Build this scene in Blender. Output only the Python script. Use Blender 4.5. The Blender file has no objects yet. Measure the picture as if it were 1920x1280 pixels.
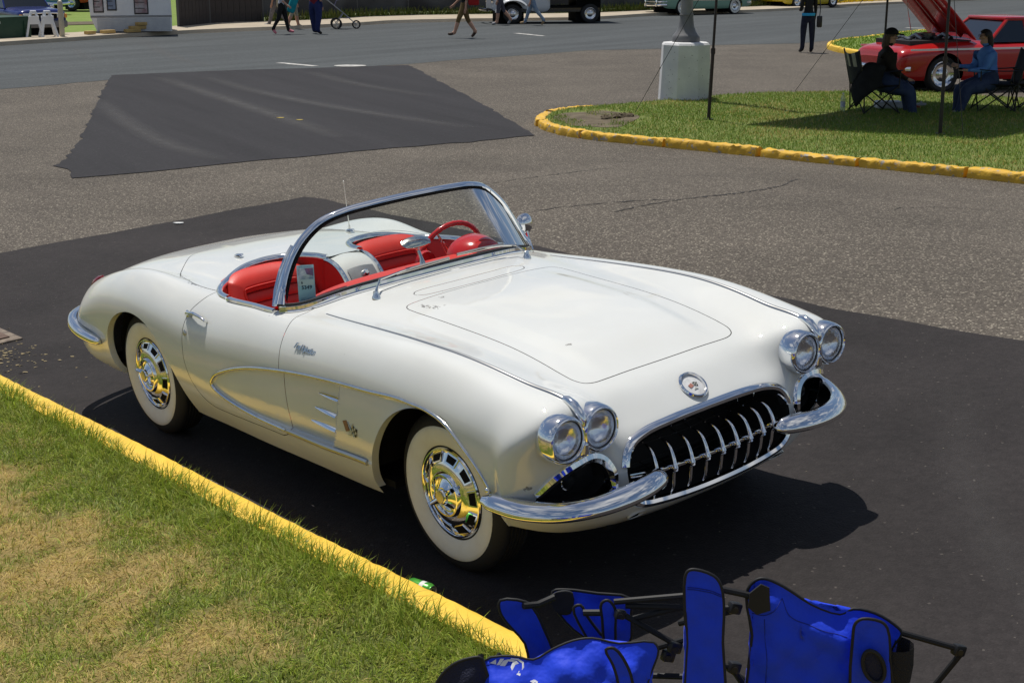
import bpy, bmesh, math, random
import numpy as np
from mathutils import Vector, Matrix, Euler
from mathutils.bvhtree import BVHTree

SC = bpy.context.scene
COL = SC.collection
R = math.radians
random.seed(7)
RNG = np.random.default_rng(7)

# ------------------------------------------------------------------ camera
CAM_H = 2.45
cam_data = bpy.data.cameras.new('camera')
cam_data.sensor_width = 36.0
cam_data.lens = 50.68
cam_data.clip_start = 0.05
cam_data.clip_end = 2000.0
camera = bpy.data.objects.new('camera', cam_data)
camera.location = (0, 0, CAM_H)
camera.rotation_euler = (R(90 - 14.936), 0, 0)
COL.objects.link(camera)
SC.camera = camera

# ------------------------------------------------------------------ sky, sun, exposure
SUN_DIR = Vector((-0.184, 0.315, 0.996)).normalized()      # towards the sun
world = bpy.data.worlds.new('World')
SC.world = world
world.use_nodes = True
wn, wl = world.node_tree.nodes, world.node_tree.links
wn.clear()
w_out = wn.new('ShaderNodeOutputWorld')
w_bg = wn.new('ShaderNodeBackground')
w_bg.inputs['Strength'].default_value = 0.07
w_sky = wn.new('ShaderNodeTexSky')
w_sky.sky_type = 'NISHITA'
w_sky.sun_disc = False
w_sky.sun_elevation = math.asin(SUN_DIR.z)
w_sky.sun_rotation = math.atan2(SUN_DIR.x, SUN_DIR.y)
w_sky.air_density = 1.0
w_sky.dust_density = 0.6
# scattered fair-weather clouds over the whole sky (they show in the chrome)
w_tc = wn.new('ShaderNodeTexCoord')
w_sep = wn.new('ShaderNodeSeparateXYZ')
wl.new(w_tc.outputs['Generated'], w_sep.inputs[0])
w_z = wn.new('ShaderNodeMath'); w_z.operation = 'MAXIMUM'; w_z.inputs[1].default_value = 0.06
wl.new(w_sep.outputs['Z'], w_z.inputs[0])
w_dx = wn.new('ShaderNodeMath'); w_dx.operation = 'DIVIDE'
w_dy = wn.new('ShaderNodeMath'); w_dy.operation = 'DIVIDE'
wl.new(w_sep.outputs['X'], w_dx.inputs[0]); wl.new(w_z.outputs[0], w_dx.inputs[1])
wl.new(w_sep.outputs['Y'], w_dy.inputs[0]); wl.new(w_z.outputs[0], w_dy.inputs[1])
w_cmb = wn.new('ShaderNodeCombineXYZ')
wl.new(w_dx.outputs[0], w_cmb.inputs[0]); wl.new(w_dy.outputs[0], w_cmb.inputs[1])
w_cmb.inputs[2].default_value = 3.7
w_no = wn.new('ShaderNodeTexNoise')
w_no.inputs['Scale'].default_value = 1.5
w_no.inputs['Detail'].default_value = 7.0
w_no.inputs['Roughness'].default_value = 0.56
wl.new(w_cmb.outputs[0], w_no.inputs['Vector'])
w_ra = wn.new('ShaderNodeValToRGB')
w_ra.color_ramp.elements[0].position = 0.50
w_ra.color_ramp.elements[1].position = 0.66
wl.new(w_no.outputs['Fac'], w_ra.inputs[0])
w_mix = wn.new('ShaderNodeMix'); w_mix.data_type = 'RGBA'
wl.new(w_ra.outputs['Color'], w_mix.inputs['Factor'])
wl.new(w_sky.outputs['Color'], w_mix.inputs['A'])
w_mix.inputs['B'].default_value = (7.6, 7.7, 8.0, 1)
wl.new(w_mix.outputs['Result'], w_bg.inputs['Color'])
wl.new(w_bg.outputs[0], w_out.inputs['Surface'])

sun_data = bpy.data.lights.new('sun', 'SUN')
sun_data.energy = 4.05
sun_data.angle = R(0.53)
sun_data.color = (1.0, 0.955, 0.885)
sun = bpy.data.objects.new('sun', sun_data)
sun.location = SUN_DIR * 60
sun.rotation_euler = SUN_DIR.to_track_quat('Z', 'Y').to_euler()
COL.objects.link(sun)

SC.render.engine = 'CYCLES'
SC.cycles.use_denoising = True
SC.cycles.max_bounces = 8
SC.cycles.transparent_max_bounces = 12
SC.cycles.sample_clamp_indirect = 6.0
SC.cycles.caustics_reflective = False
SC.cycles.caustics_refractive = False
SC.view_settings.view_transform = 'Standard'
SC.view_settings.look = 'None'
SC.view_settings.exposure = 0.0
SC.view_settings.gamma = 1.0
SC.view_settings.use_curve_mapping = False

# ------------------------------------------------------------------ materials
def srgb(r, g, b):
    f = lambda c: c / 12.92 if c <= 0.04045 else ((c + 0.055) / 1.055) ** 2.4
    return (f(r / 255), f(g / 255), f(b / 255))

def mat(name, col, rough=0.5, metal=0.0, coat=0.0, coat_rough=0.05, spec=0.5, trans=0.0, ior=1.45,
        var=None, vscale=8.0, vdetail=4.0, bump=0.0, bscale=60.0, rough_var=0.0, sheen=0.0, col_attr=None, emit=None):
    """A procedural principled material; var = second colour mixed in by noise, bump = fine relief."""
    m = bpy.data.materials.new(name)
    m.use_nodes = True
    nt = m.node_tree; n, l = nt.nodes, nt.links
    b = n['Principled BSDF']
    b.inputs['Base Color'].default_value = (*col[:3], 1)
    b.inputs['Roughness'].default_value = rough
    b.inputs['Metallic'].default_value = metal
    b.inputs['Coat Weight'].default_value = coat
    b.inputs['Coat Roughness'].default_value = coat_rough
    b.inputs['Specular IOR Level'].default_value = spec
    b.inputs['Transmission Weight'].default_value = trans
    b.inputs['IOR'].default_value = ior
    b.inputs['Sheen Weight'].default_value = sheen
    if emit:
        b.inputs['Emission Color'].default_value = (*emit[:3], 1); b.inputs['Emission Strength'].default_value = emit[3]
    tc = n.new('ShaderNodeTexCoord')
    src = None
    if col_attr:
        at = n.new('ShaderNodeAttribute'); at.attribute_name = col_attr
        src = at.outputs['Color']
        l.new(src, b.inputs['Base Color'])
    if var is not None:
        no = n.new('ShaderNodeTexNoise'); no.inputs['Scale'].default_value = vscale; no.inputs['Detail'].default_value = vdetail
        no.inputs['Roughness'].default_value = 0.6
        l.new(tc.outputs['Object'], no.inputs['Vector'])
        mx = n.new('ShaderNodeMix'); mx.data_type = 'RGBA'
        rp = n.new('ShaderNodeValToRGB'); rp.color_ramp.elements[0].position = 0.35; rp.color_ramp.elements[1].position = 0.65
        l.new(no.outputs['Fac'], rp.inputs[0]); l.new(rp.outputs['Color'], mx.inputs['Factor'])
        if src: l.new(src, mx.inputs['A'])
        else: mx.inputs['A'].default_value = (*col[:3], 1)
        mx.inputs['B'].default_value = (*var[:3], 1)
        l.new(mx.outputs['Result'], b.inputs['Base Color'])
    if rough_var:
        no2 = n.new('ShaderNodeTexNoise'); no2.inputs['Scale'].default_value = vscale * 1.7; no2.inputs['Detail'].default_value = 5
        l.new(tc.outputs['Object'], no2.inputs['Vector'])
        mr = n.new('ShaderNodeMapRange'); mr.inputs['From Min'].default_value = 0.3; mr.inputs['From Max'].default_value = 0.7
        mr.inputs['To Min'].default_value = max(0.0, rough - rough_var); mr.inputs['To Max'].default_value = min(1, rough + rough_var)
        l.new(no2.outputs['Fac'], mr.inputs['Value']); l.new(mr.outputs['Result'], b.inputs['Roughness'])
    if bump:
        nb = n.new('ShaderNodeTexNoise'); nb.inputs['Scale'].default_value = bscale; nb.inputs['Detail'].default_value = 3
        l.new(tc.outputs['Object'], nb.inputs['Vector'])
        bp = n.new('ShaderNodeBump'); bp.inputs['Strength'].default_value = bump; bp.inputs['Distance'].default_value = 0.01
        l.new(nb.outputs['Fac'], bp.inputs['Height']); l.new(bp.outputs['Normal'], b.inputs['Normal'])
    return m

MT = {}
def M_(key, *a, **k):
    if key not in MT: MT[key] = mat(key, *a, **k)
    return MT[key]

# ------------------------------------------------------------------ mesh helpers
def link(o, parent=None):
    COL.objects.link(o)
    if parent is not None: o.parent = parent
    return o

def mesh_obj(name, V, F, mats, parent=None, smooth=True, angle=35, fmat=None, normals=None, loc=None):
    me = bpy.data.meshes.new(name)
    me.from_pydata([tuple(map(float, v)) for v in V], [], [tuple(map(int, f)) for f in F])
    if not isinstance(mats, (list, tuple)): mats = [mats]
    for m in mats: me.materials.append(m)
    if fmat is not None: me.polygons.foreach_set('material_index', np.asarray(fmat, dtype=np.int32))
    if smooth:
        me.polygons.foreach_set('use_smooth', np.ones(len(me.polygons), dtype=bool))
        if normals is not None:
            me.normals_split_custom_set_from_vertices([tuple(map(float, q)) for q in normals])
        elif angle < 180:
            me.set_sharp_from_angle(angle=R(angle))
    me.update()
    o = bpy.data.objects.new(name, me)
    link(o, parent)
    if loc is not None: o.location = loc
    return o

def tag(o, label, cat, group=None, kind=None):
    o['label'] = label
    if cat: o['category'] = cat
    if group: o['group'] = group
    if kind: o['kind'] = kind
    return o

def empty(name, loc=(0, 0, 0), rz=0.0, mw=None):
    o = bpy.data.objects.new(name, None)
    o.empty_display_size = 0.2
    COL.objects.link(o)
    if mw is not None: o.matrix_world = mw
    else:
        o.location = loc; o.rotation_euler = (0, 0, rz)
    return o

def copy_tree(o, parent=None):
    c = o.copy(); COL.objects.link(c); c.parent = parent
    for ch in list(o.children): copy_tree(ch, c)
    return c

def catmull(P, n=8, closed=False):
    """Catmull-Rom through the points, n samples a span."""
    P = np.asarray(P, float); m = len(P); out = []
    rng = range(m if closed else m - 1)
    for i in rng:
        if closed: p0, p1, p2, p3 = P[(i - 1) % m], P[i], P[(i + 1) % m], P[(i + 2) % m]
        else:
            p1, p2 = P[i], P[i + 1]
            p0 = P[i - 1] if i > 0 else 2 * p1 - p2
            p3 = P[i + 2] if i + 2 < m else 2 * p2 - p1
        d1 = max(np.linalg.norm(p1 - p0), 1e-6) ** 0.5; d2 = max(np.linalg.norm(p2 - p1), 1e-6) ** 0.5; d3 = max(np.linalg.norm(p3 - p2), 1e-6) ** 0.5
        m1 = (p1 - p0) / d1 - (p2 - p0) / (d1 + d2) + (p2 - p1) / d2
        m2 = (p2 - p1) / d2 - (p3 - p1) / (d2 + d3) + (p3 - p2) / d3
        m1 *= d2; m2 *= d2
        for k in range(n):
            t = k / n; t2 = t * t; t3 = t2 * t
            out.append((2 * t3 - 3 * t2 + 1) * p1 + (t3 - 2 * t2 + t) * m1 + (-2 * t3 + 3 * t2) * p2 + (t3 - t2) * m2)
    if not closed: out.append(P[-1].copy())
    return np.array(out)

def unit(v):
    v = np.asarray(v, float); n = np.linalg.norm(v, axis=-1, keepdims=True)
    return v / np.maximum(n, 1e-9)

class MB:
    """Collects shapes; build() links them as one mesh object."""
    def __init__(s): s.V = []; s.F = []; s.I = []; s.n = 0; s.mi = 0
    def add(s, V, F, mi=None):
        V = np.asarray(V, float).reshape(-1, 3)
        s.V.append(V); k = s.n
        s.F += [tuple(int(i) + k for i in f) for f in F]
        s.I += [s.mi if mi is None else mi] * len(F)
        s.n += len(V); return s
    def box(s, c, d, rot=None, mi=None, taper=None):
        c = np.asarray(c, float); d = np.asarray(d, float) / 2
        P = np.array([[x, y, z] for x in (-1, 1) for y in (-1, 1) for z in (-1, 1)], float) * d
        if taper is not None: P[P[:, 2] > 0, :2] *= taper
        if rot is not None: P = P @ np.array(Euler(rot).to_matrix()).T
        return s.add(P + c, [(0, 1, 3, 2), (4, 6, 7, 5), (0, 4, 5, 1), (2, 3, 7, 6), (0, 2, 6, 4), (1, 5, 7, 3)], mi)
    def bbox(s, c, d, b=0.01, rot=None, mi=None):
        """box with chamfered edges"""
        c = np.asarray(c, float); h = np.asarray(d, float) / 2; b = min(b, *(h * 0.98))
        bm = bmesh.new(); bmesh.ops.create_cube(bm, size=1)
        for v in bm.verts: v.co = Vector((v.co.x * d[0], v.co.y * d[1], v.co.z * d[2]))
        bmesh.ops.bevel(bm, geom=list(bm.edges), offset=b, segments=2, profile=0.5, affect='EDGES')
        P = np.array([v.co[:] for v in bm.verts]); bm.verts.index_update()
        F = [[v.index for v in f.verts] for f in bm.faces]; bm.free()
        if rot is not None: P = P @ np.array(Euler(rot).to_matrix()).T
        return s.add(P + c, F, mi)
    def tube(s, P, r, n=8, closed=False, cap=True, mi=None, sx=1.0, sy=1.0, up=None):
        """round (or oval) tube along a polyline; r scalar or per point"""
        P = np.asarray(P, float); m = len(P)
        r = np.full(m, r, float) if np.isscalar(r) else np.asarray(r, float)
        T = unit(np.roll(P, -1, 0) - np.roll(P, 1, 0)) if closed else unit(np.gradient(P, axis=0))
        u = np.array([0, 0, 1.0]) if up is None else np.asarray(up, float)
        if up is None and abs(T[0] @ u) > 0.9: u = np.array([1.0, 0, 0])
        V = []; A = None
        for i in range(m):
            if up is not None: A = u - T[i] * (u @ T[i])
            else:
                a = (u if A is None else A); A = a - T[i] * (a @ T[i])
            A = A / max(np.linalg.norm(A), 1e-9); B = np.cross(T[i], A)
            for k in range(n):
                t = 2 * math.pi * k / n
                V.append(P[i] + r[i] * (sx * math.cos(t) * A + sy * math.sin(t) * B))
        F = []
        for i in range(m if closed else m - 1):
            j = (i + 1) % m
            for k in range(n):
                q = (k + 1) % n
                F.append((i * n + k, i * n + q, j * n + q, j * n + k))
        if cap and not closed: F += [tuple(range(n))[::-1], tuple((m - 1) * n + k for k in range(n))]
        return s.add(V, F, mi)
    def cyl(s, a, b, r0, r1=None, n=12, cap=True, mi=None):
        return s.tube([a, b], [r0, r0 if r1 is None else r1], n, cap=cap, mi=mi)
    def sweep(s, P, N, prof, closed=False, scale=None, cap=True, mi=None):
        """profile (u along side, v along normal N) swept along P"""
        P = np.asarray(P, float); N = unit(N); m = len(P); prof = np.asarray(prof, float); n = len(prof)
        T = unit(np.roll(P, -1, 0) - np.roll(P, 1, 0)) if closed else unit(np.gradient(P, axis=0))
        N = unit(N - T * (N * T).sum(1, keepdims=True)); S = np.cross(T, N)
        sc = np.ones(m) if scale is None else np.asarray(scale, float)
        V = [P[i] + sc[i] * (S[i] * p[0] + N[i] * p[1]) for i in range(m) for p in prof]
        F = []
        for i in range(m if closed else m - 1):
            j = (i + 1) % m
            for k in range(n):
                q = (k + 1) % n
                F.append((i * n + k, j * n + k, j * n + q, i * n + q))
        if cap and not closed: F += [tuple(range(n)), tuple((m - 1) * n + k for k in range(n))[::-1]]
        return s.add(V, F, mi)
    def lathe(s, prof, c=(0, 0, 0), axis='z', n=24, mi=None, arc=2 * math.pi, M=None):
        """prof: (radius, height) pairs turned about the axis"""
        prof = np.asarray(prof, float); V = []; full = arc > 6.28; k = n if full else n + 1
        for i in range(k):
            t = arc * i / n
            for r, h in prof: V.append((r * math.cos(t), r * math.sin(t), h))
        V = np.array(V)
        if axis == 'x': V = V[:, [2, 0, 1]]
        elif axis == 'y': V = V[:, [1, 2, 0]]
        elif axis == '-y': V = V[:, [0, 2, 1]] * [1, -1, 1]
        if M is not None: V = V @ np.asarray(M).T
        p = len(prof); F = []
        for i in range(n):
            j = (i + 1) % k
            for q in range(p - 1): F.append((i * p + q, j * p + q, j * p + q + 1, i * p + q + 1))
        return s.add(V + np.asarray(c, float), F, mi)
    def prism(s, poly, z0, z1, mi=None, M=None, o=(0, 0, 0)):
        """flat polygon (x,y) extruded z0..z1, optional 3x3 M (columns) and origin"""
        poly = np.asarray(poly, float); n = len(poly)
        V = np.vstack([np.c_[poly, np.full(n, z0)], np.c_[poly, np.full(n, z1)]])
        if M is not None: V = V @ np.asarray(M, float).T
        F = [tuple(range(n))[::-1], tuple(range(n, 2 * n))] + [(i, (i + 1) % n, n + (i + 1) % n, n + i) for i in range(n)]
        return s.add(V + np.asarray(o, float), F, mi)
    def sphere(s, c, r, n=12, m=8, mi=None, half=False):
        r = np.ones(3) * r if np.isscalar(r) else np.asarray(r, float)
        V = [];
        for i in range(m + 1):
            a = math.pi * i / m * (0.5 if half else 1)
            for k in range(n):
                t = 2 * math.pi * k / n
                V.append((math.sin(a) * math.cos(t), math.sin(a) * math.sin(t), math.cos(a)))
        F = [(i * n + k, (i + 1) * n + k, (i + 1) * n + (k + 1) % n, i * n + (k + 1) % n) for i in range(m) for k in range(n)]
        return s.add(np.array(V) * r + np.asarray(c, float), F, mi)
    def grid(s, G, mi=None, flip=False):
        G = np.asarray(G, float); a, b = G.shape[:2]
        F = [(i * b + j, i * b + j + 1, (i + 1) * b + j + 1, (i + 1) * b + j) for i in range(a - 1) for j in range(b - 1)]
        if flip: F = [f[::-1] for f in F]
        return s.add(G.reshape(-1, 3), F, mi)
    def build(s, name, mats, parent=None, smooth=True, angle=35, loc=None, recalc=True):
        V = np.vstack(s.V)
        o = mesh_obj(name, V, s.F, mats, parent, smooth=False, fmat=s.I)
        if recalc:
            bm = bmesh.new(); bm.from_mesh(o.data)
            bmesh.ops.remove_doubles(bm, verts=bm.verts, dist=1e-5)
            bmesh.ops.recalc_face_normals(bm, faces=bm.faces); bm.to_mesh(o.data); bm.free()
        if smooth:
            o.data.polygons.foreach_set('use_smooth', np.ones(len(o.data.polygons), dtype=bool))
            o.data.set_sharp_from_angle(angle=R(angle))
        if loc is not None: o.location = loc
        return o

# ------------------------------------------------------------------ car frame on the sloping lot
CAR_M = np.array([[0.63756341, 0.76689988, -0.07333119], [-0.7698124, 0.63789649, -0.02183892], [0.03002944, 0.07037496, 0.9970685]])
CAR_T = np.array([0.38185288, 5.91340932, 0.10376132])
CAR_MW = Matrix([[*CAR_M[i], CAR_T[i]] for i in range(3)] + [[0, 0, 0, 1]])
def car2w(p): return np.asarray(p, float) @ CAR_M.T + CAR_T
def w2car(p): return (np.asarray(p, float) - CAR_T) @ CAR_M
def smooth01(t):
    t = np.clip(t, 0, 1); return t * t * (3 - 2 * t)
def ground_z(x, y):
    """height of the lot: level far off, tilted towards the gutter round the white car"""
    x = np.asarray(x, float); y = np.asarray(y, float)
    n = CAR_M[:, 2]
    zp = CAR_T[2] - (n[0] * (x - CAR_T[0]) + n[1] * (y - CAR_T[1])) / n[2]
    c = np.stack([x - CAR_T[0], y - CAR_T[1]], -1)
    X = c @ CAR_M[:2, 0]; Y = c @ CAR_M[:2, 1]
    dx = np.maximum(np.maximum(-5.0 - X, X - 5.0), 0); dy = np.maximum(np.maximum(-3.5 - Y, Y - 3.6), 0)
    return zp * (1 - smooth01(np.hypot(dx, dy) / 7.0))
# ================================================================== THE PLACE
def asphalt(name, dark, light, stone, stone_amt=0.5, scale=70, stain=0.35, stain_scale=0.6, bump=0.5, rough=0.85, streak=0.0, ang=0.0):
    """tar and chippings: cell stones, coarse stains, relief"""
    m = bpy.data.materials.new(name); m.use_nodes = True
    n, l = m.node_tree.nodes, m.node_tree.links; b = n['Principled BSDF']
    b.inputs['Roughness'].default_value = rough; b.inputs['Specular IOR Level'].default_value = 0.22
    tc = n.new('ShaderNodeTexCoord')
    vo = n.new('ShaderNodeTexVoronoi'); vo.inputs['Scale'].default_value = scale; l.new(tc.outputs['Object'], vo.inputs['Vector'])
    sp = n.new('ShaderNodeSeparateColor'); l.new(vo.outputs['Color'], sp.inputs[0])
    r1 = n.new('ShaderNodeValToRGB'); r1.color_ramp.elements[0].color = (*dark, 1); r1.color_ramp.elements[1].color = (*light, 1)
    l.new(sp.outputs[0], r1.inputs[0])
    e = r1.color_ramp.elements.new(max(0.02, 1 - stone_amt * 0.5)); e.color = (*[(a + c) / 2 for a, c in zip(dark, light)], 1)
    gt = n.new('ShaderNodeMath'); gt.operation = 'GREATER_THAN'; gt.inputs[1].default_value = 1 - 0.09 * stone_amt; l.new(sp.outputs[1], gt.inputs[0])
    mx = n.new('ShaderNodeMix'); mx.data_type = 'RGBA'; l.new(gt.outputs[0], mx.inputs['Factor']); l.new(r1.outputs['Color'], mx.inputs['A']); mx.inputs['B'].default_value = (*stone, 1)
    no = n.new('ShaderNodeTexNoise'); no.inputs['Scale'].default_value = stain_scale; no.inputs['Detail'].default_value = 8; no.inputs['Roughness'].default_value = .62
    mp = n.new('ShaderNodeMapping'); l.new(tc.outputs['Object'], mp.inputs[0]); l.new(mp.outputs[0], no.inputs['Vector'])
    if streak: mp.vector_type = 'TEXTURE'; mp.inputs['Scale'].default_value = (streak, 1, 1); mp.inputs['Rotation'].default_value = (0, 0, R(ang))
    mr = n.new('ShaderNodeMapRange'); mr.inputs['From Min'].default_value = .3; mr.inputs['From Max'].default_value = .7
    mr.inputs['To Min'].default_value = 1 - stain; mr.inputs['To Max'].default_value = 1 + stain; l.new(no.outputs['Fac'], mr.inputs['Value'])
    mu = n.new('ShaderNodeMix'); mu.data_type = 'RGBA'; mu.blend_type = 'MULTIPLY'; mu.inputs['Factor'].default_value = 1
    l.new(mx.outputs['Result'], mu.inputs['A']); l.new(mr.outputs['Result'], mu.inputs['B'])
    n3 = n.new('ShaderNodeTexNoise'); n3.inputs['Scale'].default_value = 22; n3.inputs['Detail'].default_value = 6; l.new(tc.outputs['Object'], n3.inputs['Vector'])
    m3 = n.new('ShaderNodeMapRange'); m3.inputs['From Min'].default_value = .3; m3.inputs['From Max'].default_value = .7; m3.inputs['To Min'].default_value = .85; m3.inputs['To Max'].default_value = 1.15
    l.new(n3.outputs['Fac'], m3.inputs['Value'])
    mu2 = n.new('ShaderNodeMix'); mu2.data_type = 'RGBA'; mu2.blend_type = 'MULTIPLY'; mu2.inputs['Factor'].default_value = 1
    l.new(mu.outputs['Result'], mu2.inputs['A']); l.new(m3.outputs['Result'], mu2.inputs['B'])
    l.new(mu2.outputs['Result'], b.inputs['Base Color'])
    bp = n.new('ShaderNodeBump'); bp.inputs['Strength'].default_value = bump; bp.inputs['Distance'].default_value = .006
    l.new(vo.outputs['Distance'], bp.inputs['Height']); bp.invert = True; l.new(bp.outputs['Normal'], b.inputs['Normal'])
    return m
A_LOT = asphalt('chipped_asphalt', (.060, .051, .041), (.132, .113, .092), (.27, .24, .19), .9, 85, .19, .5, .6)
A_PATCH = asphalt('fresh_asphalt', (.024, .0205, .020), (.037, .032, .031), (.08, .07, .062), .03, 110, .28, .9, .35)
A_FAR = asphalt('faded_patch_asphalt', (.025, .0235, .0255), (.033, .031, .033), (.055, .052, .052), .1, 60, .20, 1.6, .2, streak=12, ang=-64)
A_ROAD = asphalt('grey_road_asphalt', (.058, .064, .066), (.088, .095, .096), (.13, .135, .13), .3, 45, .22, .8, .25, streak=9, ang=52)

def sheet(name, poly, off, mt, step=0.6, kind='structure', parent=None, wob=0.0, zfun=None):
    """a flat-lying sheet that follows the lot's slope, cut on a grid so that it can bend"""
    poly = [np.array(p, float) for p in poly]
    if wob:
        out = []
        for i, a in enumerate(poly):
            b = poly[(i + 1) % len(poly)]; L = np.linalg.norm(b - a); k = max(1, int(L / .25)); nn = np.array([-(b - a)[1], (b - a)[0]]) / max(L, 1e-6)
            for j in range(k): out.append(a + (b - a) * j / k + (nn * RNG.normal(0, wob) if j else 0))
        poly = out
    bm = bmesh.new(); vs = [bm.verts.new((p[0], p[1], 0)) for p in poly]; bm.faces.new(vs)
    P = np.array(poly); lo, hi = P.min(0), P.max(0)
    bmesh.ops.triangulate(bm, faces=bm.faces[:])
    for ax in (0, 1):
        c = lo[ax] + step
        while c < hi[ax]:
            co = (c, 0, 0) if ax == 0 else (0, c, 0); no = (1, 0, 0) if ax == 0 else (0, 1, 0)
            bmesh.ops.bisect_plane(bm, geom=bm.verts[:] + bm.edges[:] + bm.faces[:], plane_co=co, plane_no=no, dist=1e-5); c += step
    bmesh.ops.recalc_face_normals(bm, faces=bm.faces)
    V = np.array([v.co[:] for v in bm.verts]); z = (ground_z(V[:, 0], V[:, 1]) if zfun is None else zfun(V[:, 0], V[:, 1])) + off
    for v, q in zip(bm.verts, z): v.co.z = q
    me = bpy.data.meshes.new(name); bm.to_mesh(me); bm.free(); me.materials.append(mt)
    if sum(p.normal.z for p in me.polygons) < 0: me.flip_normals()
    me.polygons.foreach_set('use_smooth', np.ones(len(me.polygons), dtype=bool))
    o = bpy.data.objects.new(name, me); link(o, parent)
    if kind: o['kind'] = kind
    return o

# ---- the lot itself, reaching the horizon
gx = np.unique(np.r_[np.linspace(-260, -30, 12), np.linspace(-30, -10, 12), np.linspace(-10, 12, 56), np.linspace(12, 40, 12), np.linspace(40, 260, 12)])
gy = np.unique(np.r_[np.linspace(-120, -5, 8), np.linspace(-5, 24, 74), np.linspace(24, 60, 20), np.linspace(60, 500, 16)])
XX, YY = np.meshgrid(gx, gy); ZZ = ground_z(XX, YY)
lot = MB().grid(np.stack([XX, YY, ZZ], 2)).build('parking_lot', A_LOT, angle=180); lot['kind'] = 'structure'
if lot.data.polygons[0].normal.z < 0: lot.data.flip_normals()

near_edge = [car2w((x, -1.0, 0))[:2] for x in (6.0, 3, 0, -3, -6, -8.6)]
PATCH_EDGE = [(-4.75, 12.16), (-4.49, 12.43), (-3.34, 13.52), (-2.14, 14.72), (-1.92, 14.53), (-1.69, 14.13), (-0.98, 13.04), (0.21, 11.34), (0.94, 10.32), (1.87, 9.13), (2.4, 8.49), (2.92, 7.93), (3.29, 7.51), (6.2, 4.0), (7.2, 2.4)]
sheet('asphalt_patch', PATCH_EDGE + near_edge, .004, A_PATCH, .5, wob=.018)
FARPATCH = [(-5.56, 17.4), (-5.53, 17.58), (-5.94, 19.85), (-7.63, 27.05), (-8.55, 31.16), (-7.64, 31.74), (-6.07, 32.65), (-4.37, 33.29), (-2.42, 34.12), (-1.84, 31.44), (-0.77, 26.32), (0.0, 22.3), (0.32, 20.46), (-0.58, 19.67), (-1.55, 19.11), (-2.45, 18.36), (-3.18, 17.86), (-4.0, 17.12), (-4.69, 16.61), (-5.03, 16.4), (-5.29, 17.12)]
sheet('asphalt_patch', FARPATCH, .008, A_FAR, 1.0, wob=.022)
ROADLOW = [(-60, 6.0), (-20, 21.0), (-11.36, 26.73), (-9.78, 27.83), (-9.05, 28.78), (-8.29, 30.05), (-6.48, 31.74), (-4.33, 32.96), (-2.51, 34.46), (-1.18, 36.1), (0.55, 37.9), (2.02, 39.65), (4.1, 40.35), (5.8, 42.08), (8.4, 42.86), (10.61, 45.71), (14.21, 49.65), (19.16, 53.49), (60, 80)]
ROADUP = [(-60, 4.0), (-30, 20.0), (-16.25, 38.54), (-14.49, 41.57), (-13.0, 44.24), (-10.67, 48.27), (-7.46, 51.5), (-5.15, 54.76), (-4.46, 56.09), (-1.66, 57.49), (2.98, 58.95), (6.17, 63.25), (12.06, 68.21), (17.45, 75.62), (22.44, 80.88), (32.6, 91.47), (60, 118)]
sheet('road', ROADLOW + ROADUP[2:][::-1] + [(-30, 30)], .004, A_ROAD, 2.5, wob=.03)
PAINT_W = M_('road_paint', (.62, .60, .55), rough=.8, var=(.25, .25, .24), vscale=6)
for a, b, w in (((-5.55, 34.9), (-4.55, 33.85), .10), ((0.12, 48.6), (1.0, 46.9), .10), ((14.0, 52.4), (15.3, 51.2), .12)):
    a, b = np.array(a), np.array(b); t = unit(b - a); nn = np.array([-t[1], t[0]]) * w
    sheet('road_marking', [a - nn, b - nn, b + nn, a + nn], .008, PAINT_W, 2, wob=.01)
c = np.array([-3.75, 33.9]); sheet('road_marking', [c + [.38 * math.cos(t), .3 * math.sin(t)] for t in np.linspace(0, 6.28, 14)[:-1]], .0125, PAINT_W, 2)

DUST = bpy.data.materials.new('tyre_dust'); DUST.use_nodes = True
_n, _l = DUST.node_tree.nodes, DUST.node_tree.links; _b = _n['Principled BSDF']; _b.inputs['Base Color'].default_value = (.16, .155, .15, 1); _b.inputs['Roughness'].default_value = .95
_tc = _n.new('ShaderNodeTexCoord'); _no = _n.new('ShaderNodeTexNoise'); _no.inputs['Scale'].default_value = 5; _no.inputs['Detail'].default_value = 8; _l.new(_tc.outputs['Object'], _no.inputs['Vector'])
_at = _n.new('ShaderNodeAttribute'); _at.attribute_name = 'fade'; _mu = _n.new('ShaderNodeMath'); _mu.operation = 'MULTIPLY'; _l.new(_no.outputs['Fac'], _mu.inputs[0]); _l.new(_at.outputs['Fac'], _mu.inputs[1]); _l.new(_mu.outputs[0], _b.inputs['Alpha'])
def tyre_mark(pts, w, a, off):
    P = catmull([(*p, 0) for p in pts], 10)[:, :2]; T = unit(np.gradient(P, axis=0)); N = np.c_[-T[:, 1], T[:, 0]]; k = len(P)
    G = np.zeros((5, k, 3)); fd = np.zeros((5, k))
    for j, u in enumerate((-1, -.5, 0, .5, 1)): G[j, :, :2] = P + N * w * u; fd[j] = (1 - abs(u)) * a * np.sin(np.linspace(.05, math.pi - .05, k)) ** .5
    G[:, :, 2] = ground_z(G[:, :, 0], G[:, :, 1]) + off
    o = mesh_obj('tyre_mark', G.reshape(-1, 3), [(i * k + j, i * k + j + 1, (i + 1) * k + j + 1, (i + 1) * k + j) for i in range(4) for j in range(k - 1)], DUST, angle=180); o['kind'] = 'structure'
    at = o.data.attributes.new('fade', 'FLOAT', 'POINT'); at.data.foreach_set('value', fd.ravel().astype(np.float32))
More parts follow.
